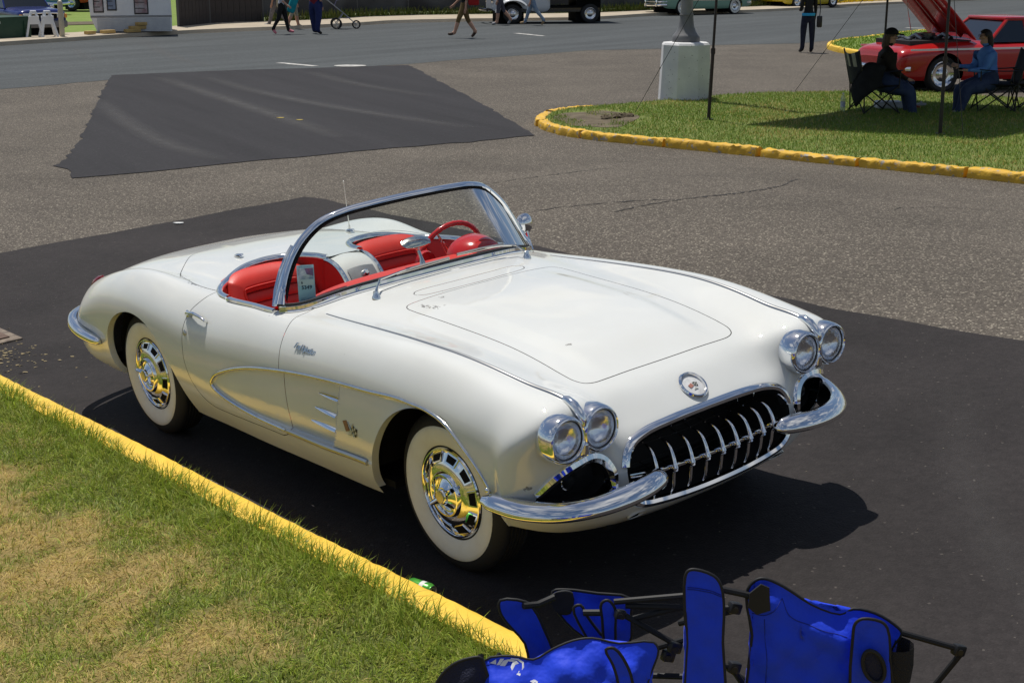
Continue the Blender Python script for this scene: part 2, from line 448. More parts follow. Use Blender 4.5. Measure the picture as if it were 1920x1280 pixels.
for pts, w, a, off in (([(-7.4, 30.6), (-5.6, 26.9), (-3.9, 23.4), (-2.4, 20.2)], .26, .62, .012), ([(-6.4, 30.6), (-4.6, 27.0), (-2.6, 23.9), (-.6, 21.4)], .24, .55, .012), ([(-7.3, 25.8), (-6.0, 22.4), (-4.6, 19.4), (-3.6, 17.9)], .24, .48, .012), ([(-4.4, 32.0), (-3.2, 29.2), (-1.5, 26.4)], .26, .42, .012), ([(-11.2, 44.6), (-9.6, 39.8), (-8.2, 36.2), (-6.9, 33.6)], .30, .45, .008), ([(-12.6, 41.8), (-11.2, 38.2), (-9.9, 34.8)], .28, .35, .008), ([(-3.0, 10.8), (-1.5, 12.4), (.5, 10.4), (2.2, 7.4)], .14, .14, .008), ([(2.3, 7.2), (1.9, 5.2), (2.2, 3.4)], .15, .14, .008)): tyre_mark(pts, w, a, off)
# ---- crack lines and tar seams in the lot (thin ragged sheets)
TAR = M_('crack_tar', (.030, .027, .025), rough=.9)
def crack(pts, w, seed=0):
    r = np.random.default_rng(seed); P = catmull([(*p, 0) for p in pts], 14)[:, :2]; P[1:-1] += r.normal(0, .018, P[1:-1].shape)
    T = unit(np.gradient(P, axis=0)); N = np.c_[-T[:, 1], T[:, 0]]; k = len(P); ww = w * np.abs(r.normal(.7, .4, k)) * np.sin(np.linspace(.15, math.pi - .1, k)) ** .5
    G = np.zeros((2, k, 3)); G[0, :, :2] = P + N * ww[:, None]; G[1, :, :2] = P - N * ww[:, None]
    G[:, :, 2] = ground_z(G[:, :, 0], G[:, :, 1]) + .003
    o = MB().grid(G).build('asphalt_crack', TAR); o['kind'] = 'structure'
    if o.data.polygons[0].normal.z < 0: o.data.flip_normals()
for i, (p, w) in enumerate([([(0.9, 12.6), (1.36, 13.03), (1.85, 13.41), (2.3, 13.8), (2.6, 14.23), (3.11, 15.49)], .020), ([(-.3, 14.9), (0.35, 15.55), (1.16, 16.51)], .013), ([(.2, 12.9), (1.0, 13.15), (1.5, 13.2)], .014), ([(3.3, 12.6), (3.9, 13.0), (4.4, 12.9)], .009), ([(-9.9, 31.2), (-8.6, 31.9), (-7.2, 33.9)], .03), ([(4.3, 43.8), (6.5, 45.0), (9.5, 46.6)], .03), ([(9.0, 41.8), (10.0, 40.6), (10.6, 38.9)], .03), ([(-6.6, 36.6), (-8.4, 39.5), (-11, 41)], .04)]): crack(p, w, i)

# ---- kerb and verge beside the white car
YELLOW = M_('kerb_paint', (.88, .57, .06), rough=.62, var=(.82, .52, .06), vscale=9, bump=.35, bscale=45)
def kerb_paint(m, bare, amt, sc):
    """bare concrete shows through in chips"""
    n, l = m.node_tree.nodes, m.node_tree.links; b = n['Principled BSDF']; old = b.inputs['Base Color'].links[0].from_socket
    tc = n.new('ShaderNodeTexCoord'); no = n.new('ShaderNodeTexNoise'); no.inputs['Scale'].default_value = sc; no.inputs['Detail'].default_value = 9; no.inputs['Roughness'].default_value = .7
    l.new(tc.outputs['Object'], no.inputs['Vector']); g = n.new('ShaderNodeMapRange'); g.inputs['From Min'].default_value = amt; g.inputs['From Max'].default_value = amt + .03
    l.new(no.outputs['Fac'], g.inputs['Value']); mx = n.new('ShaderNodeMix'); mx.data_type = 'RGBA'
    l.new(g.outputs['Result'], mx.inputs['Factor']); l.new(old, mx.inputs['A']); mx.inputs['B'].default_value = (*bare, 1); l.new(mx.outputs['Result'], b.inputs['Base Color'])
kerb_paint(YELLOW, (.33, .29, .22), .655, 8)
YELLOW2 = M_('worn_kerb_paint', (.74, .44, .035), rough=.7, var=(.60, .35, .04), vscale=6, bump=.8, bscale=22)
kerb_paint(YELLOW2, (.36, .32, .26), .565, 9)
def kerb_stone(name, P, h, w, mt, parent, seed, zf=ground_z, jitter=.004, side=1):
    """one length of kerb: P = line of its road-side foot; the stone lies to the left of the line times side"""
    r = np.random.default_rng(seed); P = np.asarray(P, float); T = unit(np.gradient(P, axis=0)); N = np.c_[-T[:, 1], T[:, 0]] * side
    prof = [(0, -.10), (0.002, .25 * h), (.006, .75 * h), (.018, .96 * h), (.036, h), (.5 * w, h * 1.01), (w - .015, h), (w, h * .9), (w, -.10)]
    G = np.zeros((len(P), len(prof), 3))
    for j, (u, z) in enumerate(prof):
        G[:, j, :2] = P + N * u; G[:, j, 2] = zf(P[:, 0], P[:, 1]) + z
    J = r.normal(0, jitter, G.shape); J[:, 0] = J[:, -1] = 0; J[:, :, :2] *= .8; G += J
    m = MB().grid(G); k = len(prof)
    m.add(G[0], [tuple(range(k))]); m.add(G[-1], [tuple(range(k))])
    return m.build(name, mt, parent, angle=50)
kerb_near = empty('kerb'); kerb_near['kind'] = 'structure'
kerb_near['label'] = 'bright yellow kerb between the dry grass and the white convertible'
bounds = [-9.0, -6.1, -3.02, -.02, .93, 4.2]
for i in range(len(bounds) - 1):
    xs = np.arange(bounds[i] + .001, bounds[i + 1] + .044, .045)
    kerb_stone('kerb_stone', [car2w((x, -1.085 + .006 * math.sin(x * 2.1), 0))[:2] for x in xs],   .105, .15, YELLOW, kerb_near, i, jitter=.0012, side=-1)
def verge_z(x, y):
    c = w2car(np.stack([np.asarray(x, float), np.asarray(y, float), ground_z(x, y)], -1)); d = -1.22 - c[..., 1]
    return ground_z(x, y) + .085 + .03 * smooth01(d / 1.5) + .012 * np.sin(np.asarray(x) * 5.1) * np.sin(np.asarray(y) * 4.3) * smooth01(d / .3)
SOIL = mat('lawn_soil', (.25, .19, .07), rough=.95, col_attr='col', bump=.8, bscale=60)
vg = [car2w((x, -1.235, 0))[:2] for x in np.linspace(4.2, -9.5, 24)] + [car2w((x, -7.5, 0))[:2] for x in np.linspace(-9.5, 4.2, 10)]
verge = sheet('lawn', vg, 0, SOIL, .085, zfun=verge_z); verge['label'] = 'dry lawn in front of the yellow kerb'

BLADE = bpy.data.materials.new('grass_blade'); BLADE.use_nodes = True
_n, _l = BLADE.node_tree.nodes, BLADE.node_tree.links; _n.clear()
_o = _n.new('ShaderNodeOutputMaterial'); _a = _n.new('ShaderNodeAttribute'); _a.attribute_name = 'col'
_d = _n.new('ShaderNodeBsdfPrincipled'); _d.inputs['Roughness'].default_value = .55; _d.inputs['Specular IOR Level'].default_value = .3
_t = _n.new('ShaderNodeBsdfTranslucent'); _m = _n.new('ShaderNodeMixShader'); _m.inputs[0].default_value = .32
_l.new(_a.outputs['Color'], _d.inputs['Base Color']); _l.new(_a.outputs['Color'], _t.inputs[0]); _l.new(_d.outputs[0], _m.inputs[1]); _l.new(_t.outputs[0], _m.inputs[2]); _l.new(_m.outputs[0], _o.inputs[0])

def vnoise(x, y, s, seed=0):
    """smooth value noise in 0..1"""
    r = np.random.default_rng(seed); tab = r.random((64, 64)); x = np.asarray(x) * s; y = np.asarray(y) * s
    i = np.floor(x).astype(int); j = np.floor(y).astype(int); u = smooth01(x - i); v = smooth01(y - j)
    g = lambda a, b: tab[a % 64, b % 64]
    return (g(i, j) * (1 - u) + g(i + 1, j) * u) * (1 - v) + (g(i, j + 1) * (1 - u) + g(i + 1, j + 1) * u) * v
def blades(name, B, h, w, lean, az, col, label=None, curl=.6):
    """B base points (n,3); every blade = two bent segments tapering to a point"""
    n = len(B); d = np.stack([np.cos(az), np.sin(az), 0 * az], 1); sdir = np.stack([-np.sin(az), np.cos(az), 0 * az], 1)
    spin = RNG.uniform(0, 2 * math.pi, n); sdir = np.stack([np.cos(spin), np.sin(spin), 0 * spin], 1)
    up = np.array([0, 0, 1.0]); cl, sl = np.cos(lean)[:, None], np.sin(lean)[:, None]
    l2 = np.minimum(lean * (1 + curl) + .1, 1.75); c2, s2 = np.cos(l2)[:, None], np.sin(l2)[:, None]
    mid = B + (up * cl + d * sl) * (h * .55)[:, None]; tip = mid + (up * c2 + d * s2) * (h * .5)[:, None]
    W = sdir * (w / 2)[:, None]
    V = np.stack([B - W, B + W, mid + W * .8, mid - W * .8, tip], 1).reshape(-1, 3)
    k = np.arange(n) * 5
    me = bpy.data.meshes.new(name)
    me.vertices.add(len(V)); me.vertices.foreach_set('co', V.ravel())
    loops = np.stack([k, k + 1, k + 2, k + 3, k + 3, k + 2, k + 4], 1).ravel(); me.loops.add(len(loops)); me.loops.foreach_set('vertex_index', loops.astype(np.int32))
    st = np.stack([np.arange(n) * 7, np.arange(n) * 7 + 4], 1).ravel(); me.polygons.add(2 * n); me.polygons.foreach_set('loop_start', st.astype(np.int32))
    me.update(calc_edges=True); me.materials.append(BLADE)
    ca = me.color_attributes.new('col', 'FLOAT_COLOR', 'POINT'); C = np.repeat(np.c_[col, np.ones(n)], 5, 0)
    C[4::5, :3] *= 1.08; ca.data.foreach_set('color', C.ravel().astype(np.float32))
    o = bpy.data.objects.new(name, me); link(o); o['kind'] = 'stuff'
    if label: o['label'] = label
    return o
GREEN = np.array([.36, .44, .05]); GREEN2 = np.array([.20, .30, .033]); STRAW = np.array([.66, .475, .18]); OLIVE = np.array([.38, .34, .085])
def in_view(P, margin=1.15):
    t = R(14.936); a = P[:, 0]; zz = P[:, 2] - CAM_H; b = P[:, 1] * math.sin(t) + zz * math.cos(t); c = P[:, 1] * math.cos(t) - zz * math.sin(t)
    return (c > .5) & (np.abs(a / c) < .355 * margin) & (np.abs(b / c) < .237 * margin)
def green_mask(X, Y):
    d = -1.235 - Y
    q = vnoise(X + 20, Y + 20, 1.1, 1) * .42 + vnoise(X + 20, Y + 20, 2.9, 2) * .33 + vnoise(X + 20, Y + 20, 8.5, 3) * .25
    return smooth01((q + .25 * np.exp(-(d / .38) ** 2) + .10 * smooth01((-2.4 - X) / 1.5) - .505) / .20 * .5 + .5)
def near_grass():
    me = verge.data; V = np.zeros(len(me.vertices) * 3); me.vertices.foreach_get('co', V); V = w2car(V.reshape(-1, 3)); g = green_mask(V[:, 0], V[:, 1])[:, None]
    C = (np.array([.30, .21, .078]) * (1 - g) + np.array([.085, .10, .02]) * g) * RNG.uniform(.75, 1.25, (len(V), 1)); ca = me.color_attributes.new('col', 'FLOAT_COLOR', 'POINT'); ca.data.foreach_set('color', np.c_[C, np.ones(len(C))].ravel().astype(np.float32))
    n = 640000; X = RNG.uniform(-8.5, 3.5, n); Y = -1.205 - 5.0 * RNG.uniform(0, 1, n) ** 1.15
    P = car2w(np.c_[X, Y, np.zeros(n)]); P[:, 2] = verge_z(P[:, 0], P[:, 1])
    k = in_view(P, 1.6); dist = np.linalg.norm(P - [0, 0, CAM_H], axis=1); k &= RNG.random(n) < np.clip(1.25 - .055 * dist, .25, 1)
    X, Y, P = X[k], Y[k], P[k]; n = len(P); d = -1.235 - Y
    green = green_mask(X, Y); clump = vnoise(X * 1.0 + 7, Y + 3, 16, 31) * .6 + vnoise(X + 7, Y + 3, 38, 32) * .4
    g = RNG.random(n) < green * .93 + .05
    tall = np.exp(-(d / .22) ** 2)
    h = np.where(g, RNG.uniform(.022, .046, n) * (1 + 1.1 * tall + .5 * (RNG.random(n) < .03)), RNG.uniform(.022, .052, n)); w = np.where(g, RNG.uniform(.0028, .0048, n), RNG.uniform(.0022, .0038, n))
    lean = np.where(g, np.abs(RNG.normal(.85, .4, n)), np.abs(RNG.normal(1.05, .32, n))); lean = np.clip(lean, 0, 1.45)
    h *= .65 + .8 * clump; az = 2 * math.pi * 1.6 * vnoise(X + 40, Y + 11, 9, 33) + RNG.normal(0, 1.0, n)
    t = RNG.random((n, 1)); col = np.where(g[:, None], GREEN * t + GREEN2 * (1 - t), STRAW * t + OLIVE * 1.25 * (1 - t))
    mixo = (RNG.random(n) < .45)[:, None] & g[:, None]; col = np.where(mixo, col * .5 + OLIVE * .5, col) * RNG.uniform(.7, 1.25, (n, 1)) * (.72 + .5 * clump)[:, None]
    blades('grass', P, h, w, lean, az, col, 'short lawn grass, part green and part straw dry, beside the near kerb')
    # longer tufts that hang over the kerb
    n = 5200; X = RNG.uniform(-8, 3, n); cl = vnoise(X + 9, X * 0 + 3, 3.1, 5); k = RNG.random(n) < smooth01((cl - .3) / .35); X = X[k]; n = len(X)
    Y = -1.225 - np.abs(RNG.normal(0, .035, n)); P = car2w(np.c_[X, Y, np.zeros(n)]); P[:, 2] = verge_z(P[:, 0], P[:, 1])
    out = car2w((0, 1, 0)) - car2w((0, 0, 0)); a0 = math.atan2(out[1], out[0])
    t = RNG.random((n, 1)); col = (GREEN * 1.15 * t + GREEN2 * (1 - t)) * RNG.uniform(.8, 1.2, (n, 1))
    blades('grass_tufts', P, RNG.uniform(.05, .15, n), RNG.uniform(.0035, .0065, n), np.abs(RNG.normal(.7, .35, n)), a0 + RNG.normal(0, .9, n), col, 'long green grass tufts leaning over the yellow kerb')
near_grass()

# ---- grass island with its own broken yellow kerb
ISLAND = catmull([(*p, 0) for p in [(1.25, 23.75), (0.92, 23.46), (0.58, 23.02), (0.38, 22.2), (0.40, 21.3), (0.68, 20.53), (1.1, 19.98), (2.18, 19.05), (2.99, 18.36), (3.5, 17.86), (4.11, 17.32), (4.64, 16.88), (5.14, 16.47), (5.7, 15.97), (6.6, 15.2), (8.5, 13.6), (11, 11.5)]], 16)[:, :2]
ki = empty('kerb'); ki['kind'] = 'structure'; ki['label'] = 'chipped yellow kerb round the grass island with the lamp base'
d = np.r_[0, np.cumsum(np.linalg.norm(np.diff(ISLAND, axis=0), axis=1))]
def isl_at(s): return np.stack([np.interp(s, d, ISLAND[:, 0]), np.interp(s, d, ISLAND[:, 1])], -1)
js = [0, 1.2, 2.45, 3.5, 4.05, 5.5, 6.95, 8.35, 9.7, 11.2, 12.8, 14.6, 16.6, d[-1] - .02]
for i in range(len(js) - 1):
    off = RNG.normal(0, .012)
    P = isl_at(np.arange(js[i] + .004, js[i + 1] - .002, .05)); T = unit(np.gradient(P, axis=0)); P = P + np.c_[-T[:, 1], T[:, 0]] * off
    kerb_stone('kerb_stone', P, .105 + RNG.normal(0, .008), .16, YELLOW2, ki, 50 + i, jitter=.007, side=1)
ISLTOP = [(1.66, 23.9), (2.48, 24.75), (3.45, 25.48), (4.7, 26.2), (5.9, 26.42), (7.1, 26.2), (7.93, 25.78), (8.82, 25.08), (11.5, 23.0), (15, 20)]
Ti = unit(np.gradient(ISLAND, axis=0)); inner = ISLAND + np.c_[-Ti[:, 1], Ti[:, 0]] * .15
def isl_z(x, y): return ground_z(x, y) + .10 + .02 * np.sin(np.asarray(x) * 1.3 + 1) * np.sin(np.asarray(y) * 1.1)
LAWN = M_('lawn_green', (.13, .18, .03), rough=.95, var=(.17, .19, .05), vscale=3, bump=.8, bscale=50)
isl_poly = [tuple(p) for p in inner[::4]] + [(11, 12.4), (18, 16)] + ISLTOP[::-1]
isl = sheet('grass_island', isl_poly, 0, LAWN, 1.0, zfun=isl_z)
isl['label'] = 'green grass island under the canopy with folding chairs'
# low turf edge on the far side of the island (no kerb shows there)
def poly_in(P, poly):
    ins = np.zeros(len(P), bool); A = np.asarray(poly, float); Bq = np.roll(A, -1, 0)
    for a, b in zip(A, Bq):
        c = (a[1] > P[:, 1]) != (b[1] > P[:, 1])
        with np.errstate(divide='ignore', invalid='ignore'): ins ^= c & (P[:, 0] < (b[0] - a[0]) * (P[:, 1] - a[1]) / (b[1] - a[1]) + a[0])
    return ins
DIRT_C = np.array([1.28, 21.75])
def island_grass():
    n = 330000; P = np.c_[RNG.uniform(.4, 15, n), RNG.uniform(12, 28, n)]; k = poly_in(P, isl_poly); P = P[k]
    dd = np.hypot((P[:, 0] - DIRT_C[0]) / .55, (P[:, 1] - DIRT_C[1]) / 1.0); P = P[(dd + RNG.normal(0, .12, len(P)) + 1.3 * (vnoise(P[:, 0] + 3, P[:, 1], 4.0, 21) - .45)) > .95]
    P = np.c_[P, isl_z(P[:, 0], P[:, 1])]; P = P[in_view(P, 1.9)]; n = len(P)
    q = vnoise(P[:, 0] + 5, P[:, 1], .9, 11) * .6 + vnoise(P[:, 0] + 5, P[:, 1], 3.1, 12) * .4
    dry = RNG.random(n) < .10 + .35 * smooth01((q - .5) / .2)
    t = RNG.random((n, 1)); col = np.where(dry[:, None], (STRAW * .5 + OLIVE * .6) * .8, np.array([.20, .29, .04]) * t + np.array([.14, .22, .035]) * (1 - t)) * RNG.uniform(.75, 1.25, (n, 1))
    blades('grass', P, RNG.uniform(.025, .06, n), RNG.uniform(.006, .011, n), np.abs(RNG.normal(.65, .4, n)), RNG.uniform(0, 6.28, n), col, 'mown green grass covering the island')
island_grass()
DIRT = M_('bare_earth', (.15, .12, .075), rough=.95, var=(.085, .065, .04), vscale=6, bump=.9, bscale=30)
P = [DIRT_C + [.62 * (1 + .15 * math.sin(3 * t)) * math.cos(t), 1.1 * (1 + .1 * math.cos(5 * t)) * math.sin(t)] for t in np.linspace(0, 6.28, 26)[:-1]]
sheet('bare_earth', P, .006, DIRT, .3, zfun=isl_z)
for i in range(26):
    a = RNG.uniform(0, 6.28); q = DIRT_C + np.array([.3 + .25 * math.cos(a) * RNG.random(), .25 + .5 * math.sin(a) * RNG.random()]) * [1, 1]
    r = RNG.uniform(.02, .075); m = MB().sphere((0, 0, 0), (r, r * RNG.uniform(.7, 1.2), r * .6), 7, 5); m.V[0] += RNG.normal(0, r * .12, m.V[0].shape)
    o = m.build('earth_clod', DIRT, angle=20, loc=(q[0], q[1], float(isl_z(*q)) + r * .2)); o['kind'] = 'stuff'

# ---- second island behind (under the red car's nose) and the lawns beyond the road
I2 = catmull([(*p, 0) for p in [(17, 51.2), (15.11, 49.65), (13.29, 48.27), (12.25, 46.95), (10.66, 44.53), (9.49, 42.86), (8.75, 40.83), (8.6, 39.2), (8.8, 37.6), (9.15, 36.5), (9.7, 35.2), (10.8, 33.4), (13, 31.6), (16, 31.8), (19.5, 35), (22, 41), (21.5, 47), (19.3, 50.6), (17, 51.2)]], 10)[:, :2]
k2 = empty('kerb'); k2['kind'] = 'structure'; k2['label'] = 'yellow kerb of the small grass island behind the seated people'
dd = np.r_[0, np.cumsum(np.linalg.norm(np.diff(I2, axis=0), axis=1))]
for i, (s0, s1) in enumerate(zip(np.arange(0, dd[-1] - 2.6, 2.6), np.arange(2.6, dd[-1], 2.6))):
    s_ = np.arange(s0 + .01, s1 - .01, .15); kerb_stone('kerb_stone', np.stack([np.interp(s_, dd, I2[:, 0]), np.interp(s_, dd, I2[:, 1])], 1), .13, .18, YELLOW, k2, 90 + i, jitter=.006, side=1)
LAWN2 = M_('lawn_bright', (.14, .22, .03), rough=.95, var=(.19, .25, .05), vscale=1.5, bump=.8, bscale=30)
sheet('grass_island', [tuple(p * .99 + np.array([14.8, 41.5]) * .01) for p in I2[:-1:3]], .12, LAWN2, 2)['label'] = 'bright grass island behind the seated people'
CONC = M_('pale_concrete', (.47, .40, .30), rough=.8, var=(.38, .32, .24), vscale=1.2, bump=.3, bscale=30)
WALKUP = [(-32, 24), (-17.2, 40.83), (-15.5, 44.53), (-13.78, 46.95), (-11.86, 50.38), (-11.66, 51.12), (-11.23, 53.49), (-8.05, 55.64), (-5.63, 59.97), (-1.78, 61.57), (3.2, 63.25), (6.52, 66.9), (12.81, 72.47), (18.23, 79.05), (23.52, 84.81), (60, 122)]
walk = MB(); up = catmull([(*p, 0) for p in ROADUP[1:]], 8)[:, :2]; wk = catmull([(*p, 0) for p in WALKUP], 8)[:, :2]
def resample(P, n):
    d_ = np.r_[0, np.cumsum(np.linalg.norm(np.diff(P, axis=0), axis=1))]; t = np.linspace(0, d_[-1], n); return np.stack([np.interp(t, d_, P[:, 0]), np.interp(t, d_, P[:, 1])], 1)
A, B = resample(up, 90), resample(wk, 90)
G = np.zeros((4, 90, 3)); G[0, :, :2] = A; G[0, :, 2] = -.05; G[1, :, :2] = A + (B - A) * .02; G[1, :, 2] = .12; G[2, :, :2] = A + (B - A) * .5; G[2, :, 2] = .13; G[3, :, :2] = B; G[3, :, 2] = .13
o = walk.grid(G).build('sidewalk', CONC, angle=30); o['kind'] = 'structure'; o['label'] = 'pale concrete walk along the far side of the road'
lawn_far = sheet('lawn', [tuple(p) for p in WALKUP[:6]] + [(-11.5, 53), (-11.5, 120), (-70, 120), (-70, 24)], .10, LAWN2, 4); lawn_far['label'] = 'bright green lawn behind the camper trailer'
sheet('dirt_track', [(-16.5, 51.5), (-13.0, 54), (-13.0, 56.5), (-18, 53.6), (-24, 50.5), (-24, 48)], .12, DIRT, 3, zfun=lambda x, y: 0 * x)['label'] = 'worn dirt track across the far lawn'
sheet('lawn', [tuple(p) for p in WALKUP[6:]] + [(62, 130), (-11.4, 130)], .10, M_('rough_grass', (.06, .085, .022), rough=.95, var=(.11, .12, .04), vscale=2), 5)['label'] = 'rough grass at the foot of the dark fence'

_n2 = 42000; P = np.c_[RNG.uniform(8.5, 22, _n2), RNG.uniform(31, 51, _n2)]; P = P[poly_in(P, [tuple(p * .985 + np.array([14.8, 41.5]) * .015) for p in I2[:-1:3]])]; P = np.c_[P, np.full(len(P), .12)]; P = P[in_view(P, 1.9)]; _n2 = len(P)
t_ = RNG.random((_n2, 1)); blades('grass', P, RNG.uniform(.04, .09, _n2), RNG.uniform(.015, .03, _n2), np.abs(RNG.normal(.5, .3, _n2)), RNG.uniform(0, 6.28, _n2), (np.array([.22, .33, .04]) * t_ + np.array([.15, .25, .035]) * (1 - t_)) * RNG.uniform(.8, 1.2, (_n2, 1)), 'mown grass on the small far island')
# ================================================================== WHITE ROADSTER
PAINT = M_('white_paint', (0.72, 0.73, 0.70), rough=0.5, coat=1.0, coat_rough=0.035, spec=0.12, var=(0.695, 0.70, 0.66), vscale=2.2, rough_var=0.06)
CHROME = M_('chrome', (0.86, 0.87, 0.88), rough=0.045, metal=1.0)
CHROME_OLD = M_('worn_chrome', (0.78, 0.78, 0.76), rough=0.14, metal=1.0, var=(0.66, 0.65, 0.61), vscale=30, rough_var=0.06)
STEEL = M_('dull_trim', (0.52, 0.51, 0.48), rough=0.3, metal=1.0)
BLACK = M_('flat_black', (0.008, 0.008, 0.008), rough=0.8, spec=0.2)
RUBBER = M_('tyre_rubber', (0.016, 0.016, 0.017), rough=0.72, bump=0.15, bscale=220)
WHITEWALL = M_('whitewall_rubber', (0.80, 0.79, 0.73), rough=0.6, var=(0.73, 0.70, 0.61), vscale=7, spec=0.3)
RED = M_('red_vinyl', (0.70, 0.042, 0.026), rough=0.42, var=(0.62, 0.034, 0.022), vscale=5, bump=0.05, bscale=160, spec=0.5)
RED_PAINT = M_('red_painted_metal', (0.60, 0.022, 0.02), rough=0.16, coat=0.6)
def ripple(m):
    n, l = m.node_tree.nodes, m.node_tree.links; b = n['Principled BSDF']; tc = n.new('ShaderNodeTexCoord'); no = n.new('ShaderNodeTexNoise'); no.inputs['Scale'].default_value = 5.0; no.inputs['Detail'].default_value = 2
    l.new(tc.outputs['Object'], no.inputs['Vector']); bp = n.new('ShaderNodeBump'); bp.inputs['Strength'].default_value = .10; bp.inputs['Distance'].default_value = .012; l.new(no.outputs['Fac'], bp.inputs['Height'])
    l.new(bp.outputs['Normal'], b.inputs['Coat Normal'])
ripple(PAINT)
RED_CARPET = M_('red_carpet', (0.30, 0.012, 0.012), rough=0.95, bump=0.5, bscale=260)
GLASS = None

car = empty('white_convertible', mw=CAR_MW)
tag(car, 'white 1950s open two-seat convertible with red seats parked along the yellow kerb', 'car')

# ---- control points of the body's surface: station x -> (y, z) from the centre line round to the sill
ST = [
 (-3.10, [(0,.838),(.24,.833),(.45,.81),(.58,.775),(.70,.798),(.79,.775),(.86,.69),(.885,.57),(.88,.45),(.86,.34),(.80,.26)]),
 (-2.80, [(0,.885),(.24,.88),(.45,.859),(.585,.816),(.71,.864),(.80,.84),(.875,.74),(.90,.60),(.895,.47),(.87,.34),(.80,.26)]),
 (-2.50, [(0,.914),(.24,.909),(.45,.888),(.595,.842),(.715,.886),(.80,.866),(.88,.76),(.905,.62),(.90,.48),(.87,.34),(.80,.255)]),
 (-2.20, [(0,.925),(.24,.92),(.45,.905),(.60,.862),(.71,.862),(.79,.836),(.872,.74),(.90,.60),(.89,.47),(.852,.33),(.795,.22)]),
 (-1.85, [(0,.925),(.24,.92),(.45,.91),(.59,.886),(.71,.864),(.785,.832),(.865,.72),(.893,.585),(.885,.455),(.852,.325),(.795,.215)]),
 (-1.50, [(0,.935),(.24,.93),(.45,.92),(.59,.895),(.71,.872),(.785,.845),(.862,.735),(.89,.595),(.885,.46),(.852,.325),(.795,.21)]),
 (-1.15, [(0,.944),(.24,.942),(.45,.932),(.59,.905),(.695,.880),(.785,.856),(.866,.75),(.893,.605),(.888,.465),(.852,.325),(.795,.21)]),
 (-.80, [(0,.938),(.24,.935),(.46,.918),(.58,.898),(.685,.893),(.785,.874),(.87,.768),(.897,.62),(.89,.47),(.855,.325),(.795,.21)]),
 (-.40, [(0,.917),(.24,.915),(.47,.896),(.585,.89),(.695,.904),(.795,.884),(.876,.778),(.902,.63),(.895,.475),(.857,.325),(.795,.215)]),
 (0.00, [(0,.883),(.24,.881),(.46,.870),(.58,.876),(.70,.899),(.798,.880),(.878,.772),(.904,.635),(.898,.48),(.87,.34),(.80,.25)]),
 (.28, [(0,.832),(.24,.831),(.45,.823),(.57,.842),(.69,.868),(.80,.850),(.882,.755),(.907,.63),(.90,.48),(.87,.35),(.80,.26)]),
 (.45, [(0,.782),(.24,.782),(.44,.780),(.56,.812),(.68,.842),(.80,.822),(.878,.735),(.905,.62),(.898,.48),(.868,.36),(.80,.27)]),
]
END_F = [(.545,0,.738),(.545,.24,.738),(.54,.43,.738),(.598,.555,.792),(.622,.672,.815),(.605,.79,.792),(.585,.872,.71),(.535,.895,.60),(.505,.888,.47),(.475,.86,.37),(.45,.79,.285)]
FRONT = [  # rows below the front edge, centre -> corner column 4 (column 5 is END_F 6..10)
 [(.630,0,.672),(.630,.24,.672),(.615,.44,.668),(.668,.575,.715),(.668,.70,.72)],
 [(.698,0,.598),(.693,.24,.598),(.672,.44,.592),(.662,.585,.60),(.645,.73,.60)],
 [(.735,0,.465),(.726,.24,.465),(.700,.44,.465),(.660,.60,.47),(.610,.75,.47)],
 [(.715,0,.335),(.706,.24,.335),(.680,.44,.335),(.640,.60,.345),(.575,.74,.355)],
 [(.640,0,.262),(.630,.24,.262),(.605,.44,.265),(.565,.58,.27),(.510,.70,.278)],
]
END_R = [(-3.46,0,.76),(-3.46,.24,.757),(-3.44,.45,.74),(-3.43,.58,.72),(-3.40,.70,.708),(-3.33,.785,.69),(-3.36,.84,.60),(-3.39,.86,.50),(-3.37,.855,.40),(-3.31,.84,.32),(-3.2,.78,.265)]
REAR = [
 [(-3.60,0,.64),(-3.595,.24,.64),(-3.565,.45,.635),(-3.53,.58,.625),(-3.46,.72,.615)],
 [(-3.64,0,.50),(-3.635,.24,.50),(-3.60,.45,.50),(-3.56,.58,.50),(-3.49,.73,.50)],
 [(-3.63,0,.40),(-3.625,.24,.40),(-3.59,.45,.40),(-3.55,.58,.40),(-3.48,.73,.40)],
 [(-3.56,0,.32),(-3.55,.24,.32),(-3.52,.45,.32),(-3.48,.58,.32),(-3.42,.72,.32)],
 [(-3.44,0,.27),(-3.43,.24,.27),(-3.40,.45,.27),(-3.36,.58,.27),(-3.30,.69,.27)],
]

def body_cage():
    V = []; F = []; ids = {}
    def vid(key, p):
        if key not in ids: ids[key] = len(V); V.append(p)
        return ids[key]
    rows = [END_R] + [[(x, y, z) for y, z in s] for x, s in ST] + [END_F]
    for sgn in (1, -1):
        def gv(i, j):
            p = rows[i][j]; k = ('t', i, j, 0 if j == 0 else sgn); return vid(k, (p[0], sgn * p[1], p[2]))
        def fv(w, r, c):
            i = len(rows) - 1 if w == 'f' else 0
            if r == 0: return gv(i, c)
            if c == 5: return gv(i, 5 + r)
            p = (FRONT if w == 'f' else REAR)[r - 1][c]
            return vid((w, r, c, 0 if c == 0 else sgn), (p[0], sgn * p[1], p[2]))
        fl = (lambda q: q) if sgn > 0 else (lambda q: q[::-1])
        for i in range(len(rows) - 1):
            for j in range(10): F.append(fl((gv(i, j), gv(i + 1, j), gv(i + 1, j + 1), gv(i, j + 1))))
        for r in range(5):
            for c in range(5):
                F.append(fl((fv('f', r, c), fv('f', r + 1, c), fv('f', r + 1, c + 1), fv('f', r, c + 1))))
                F.append(fl((fv('r', r, c), fv('r', r, c + 1), fv('r', r + 1, c + 1), fv('r', r + 1, c))))
    return np.array(V, float), F

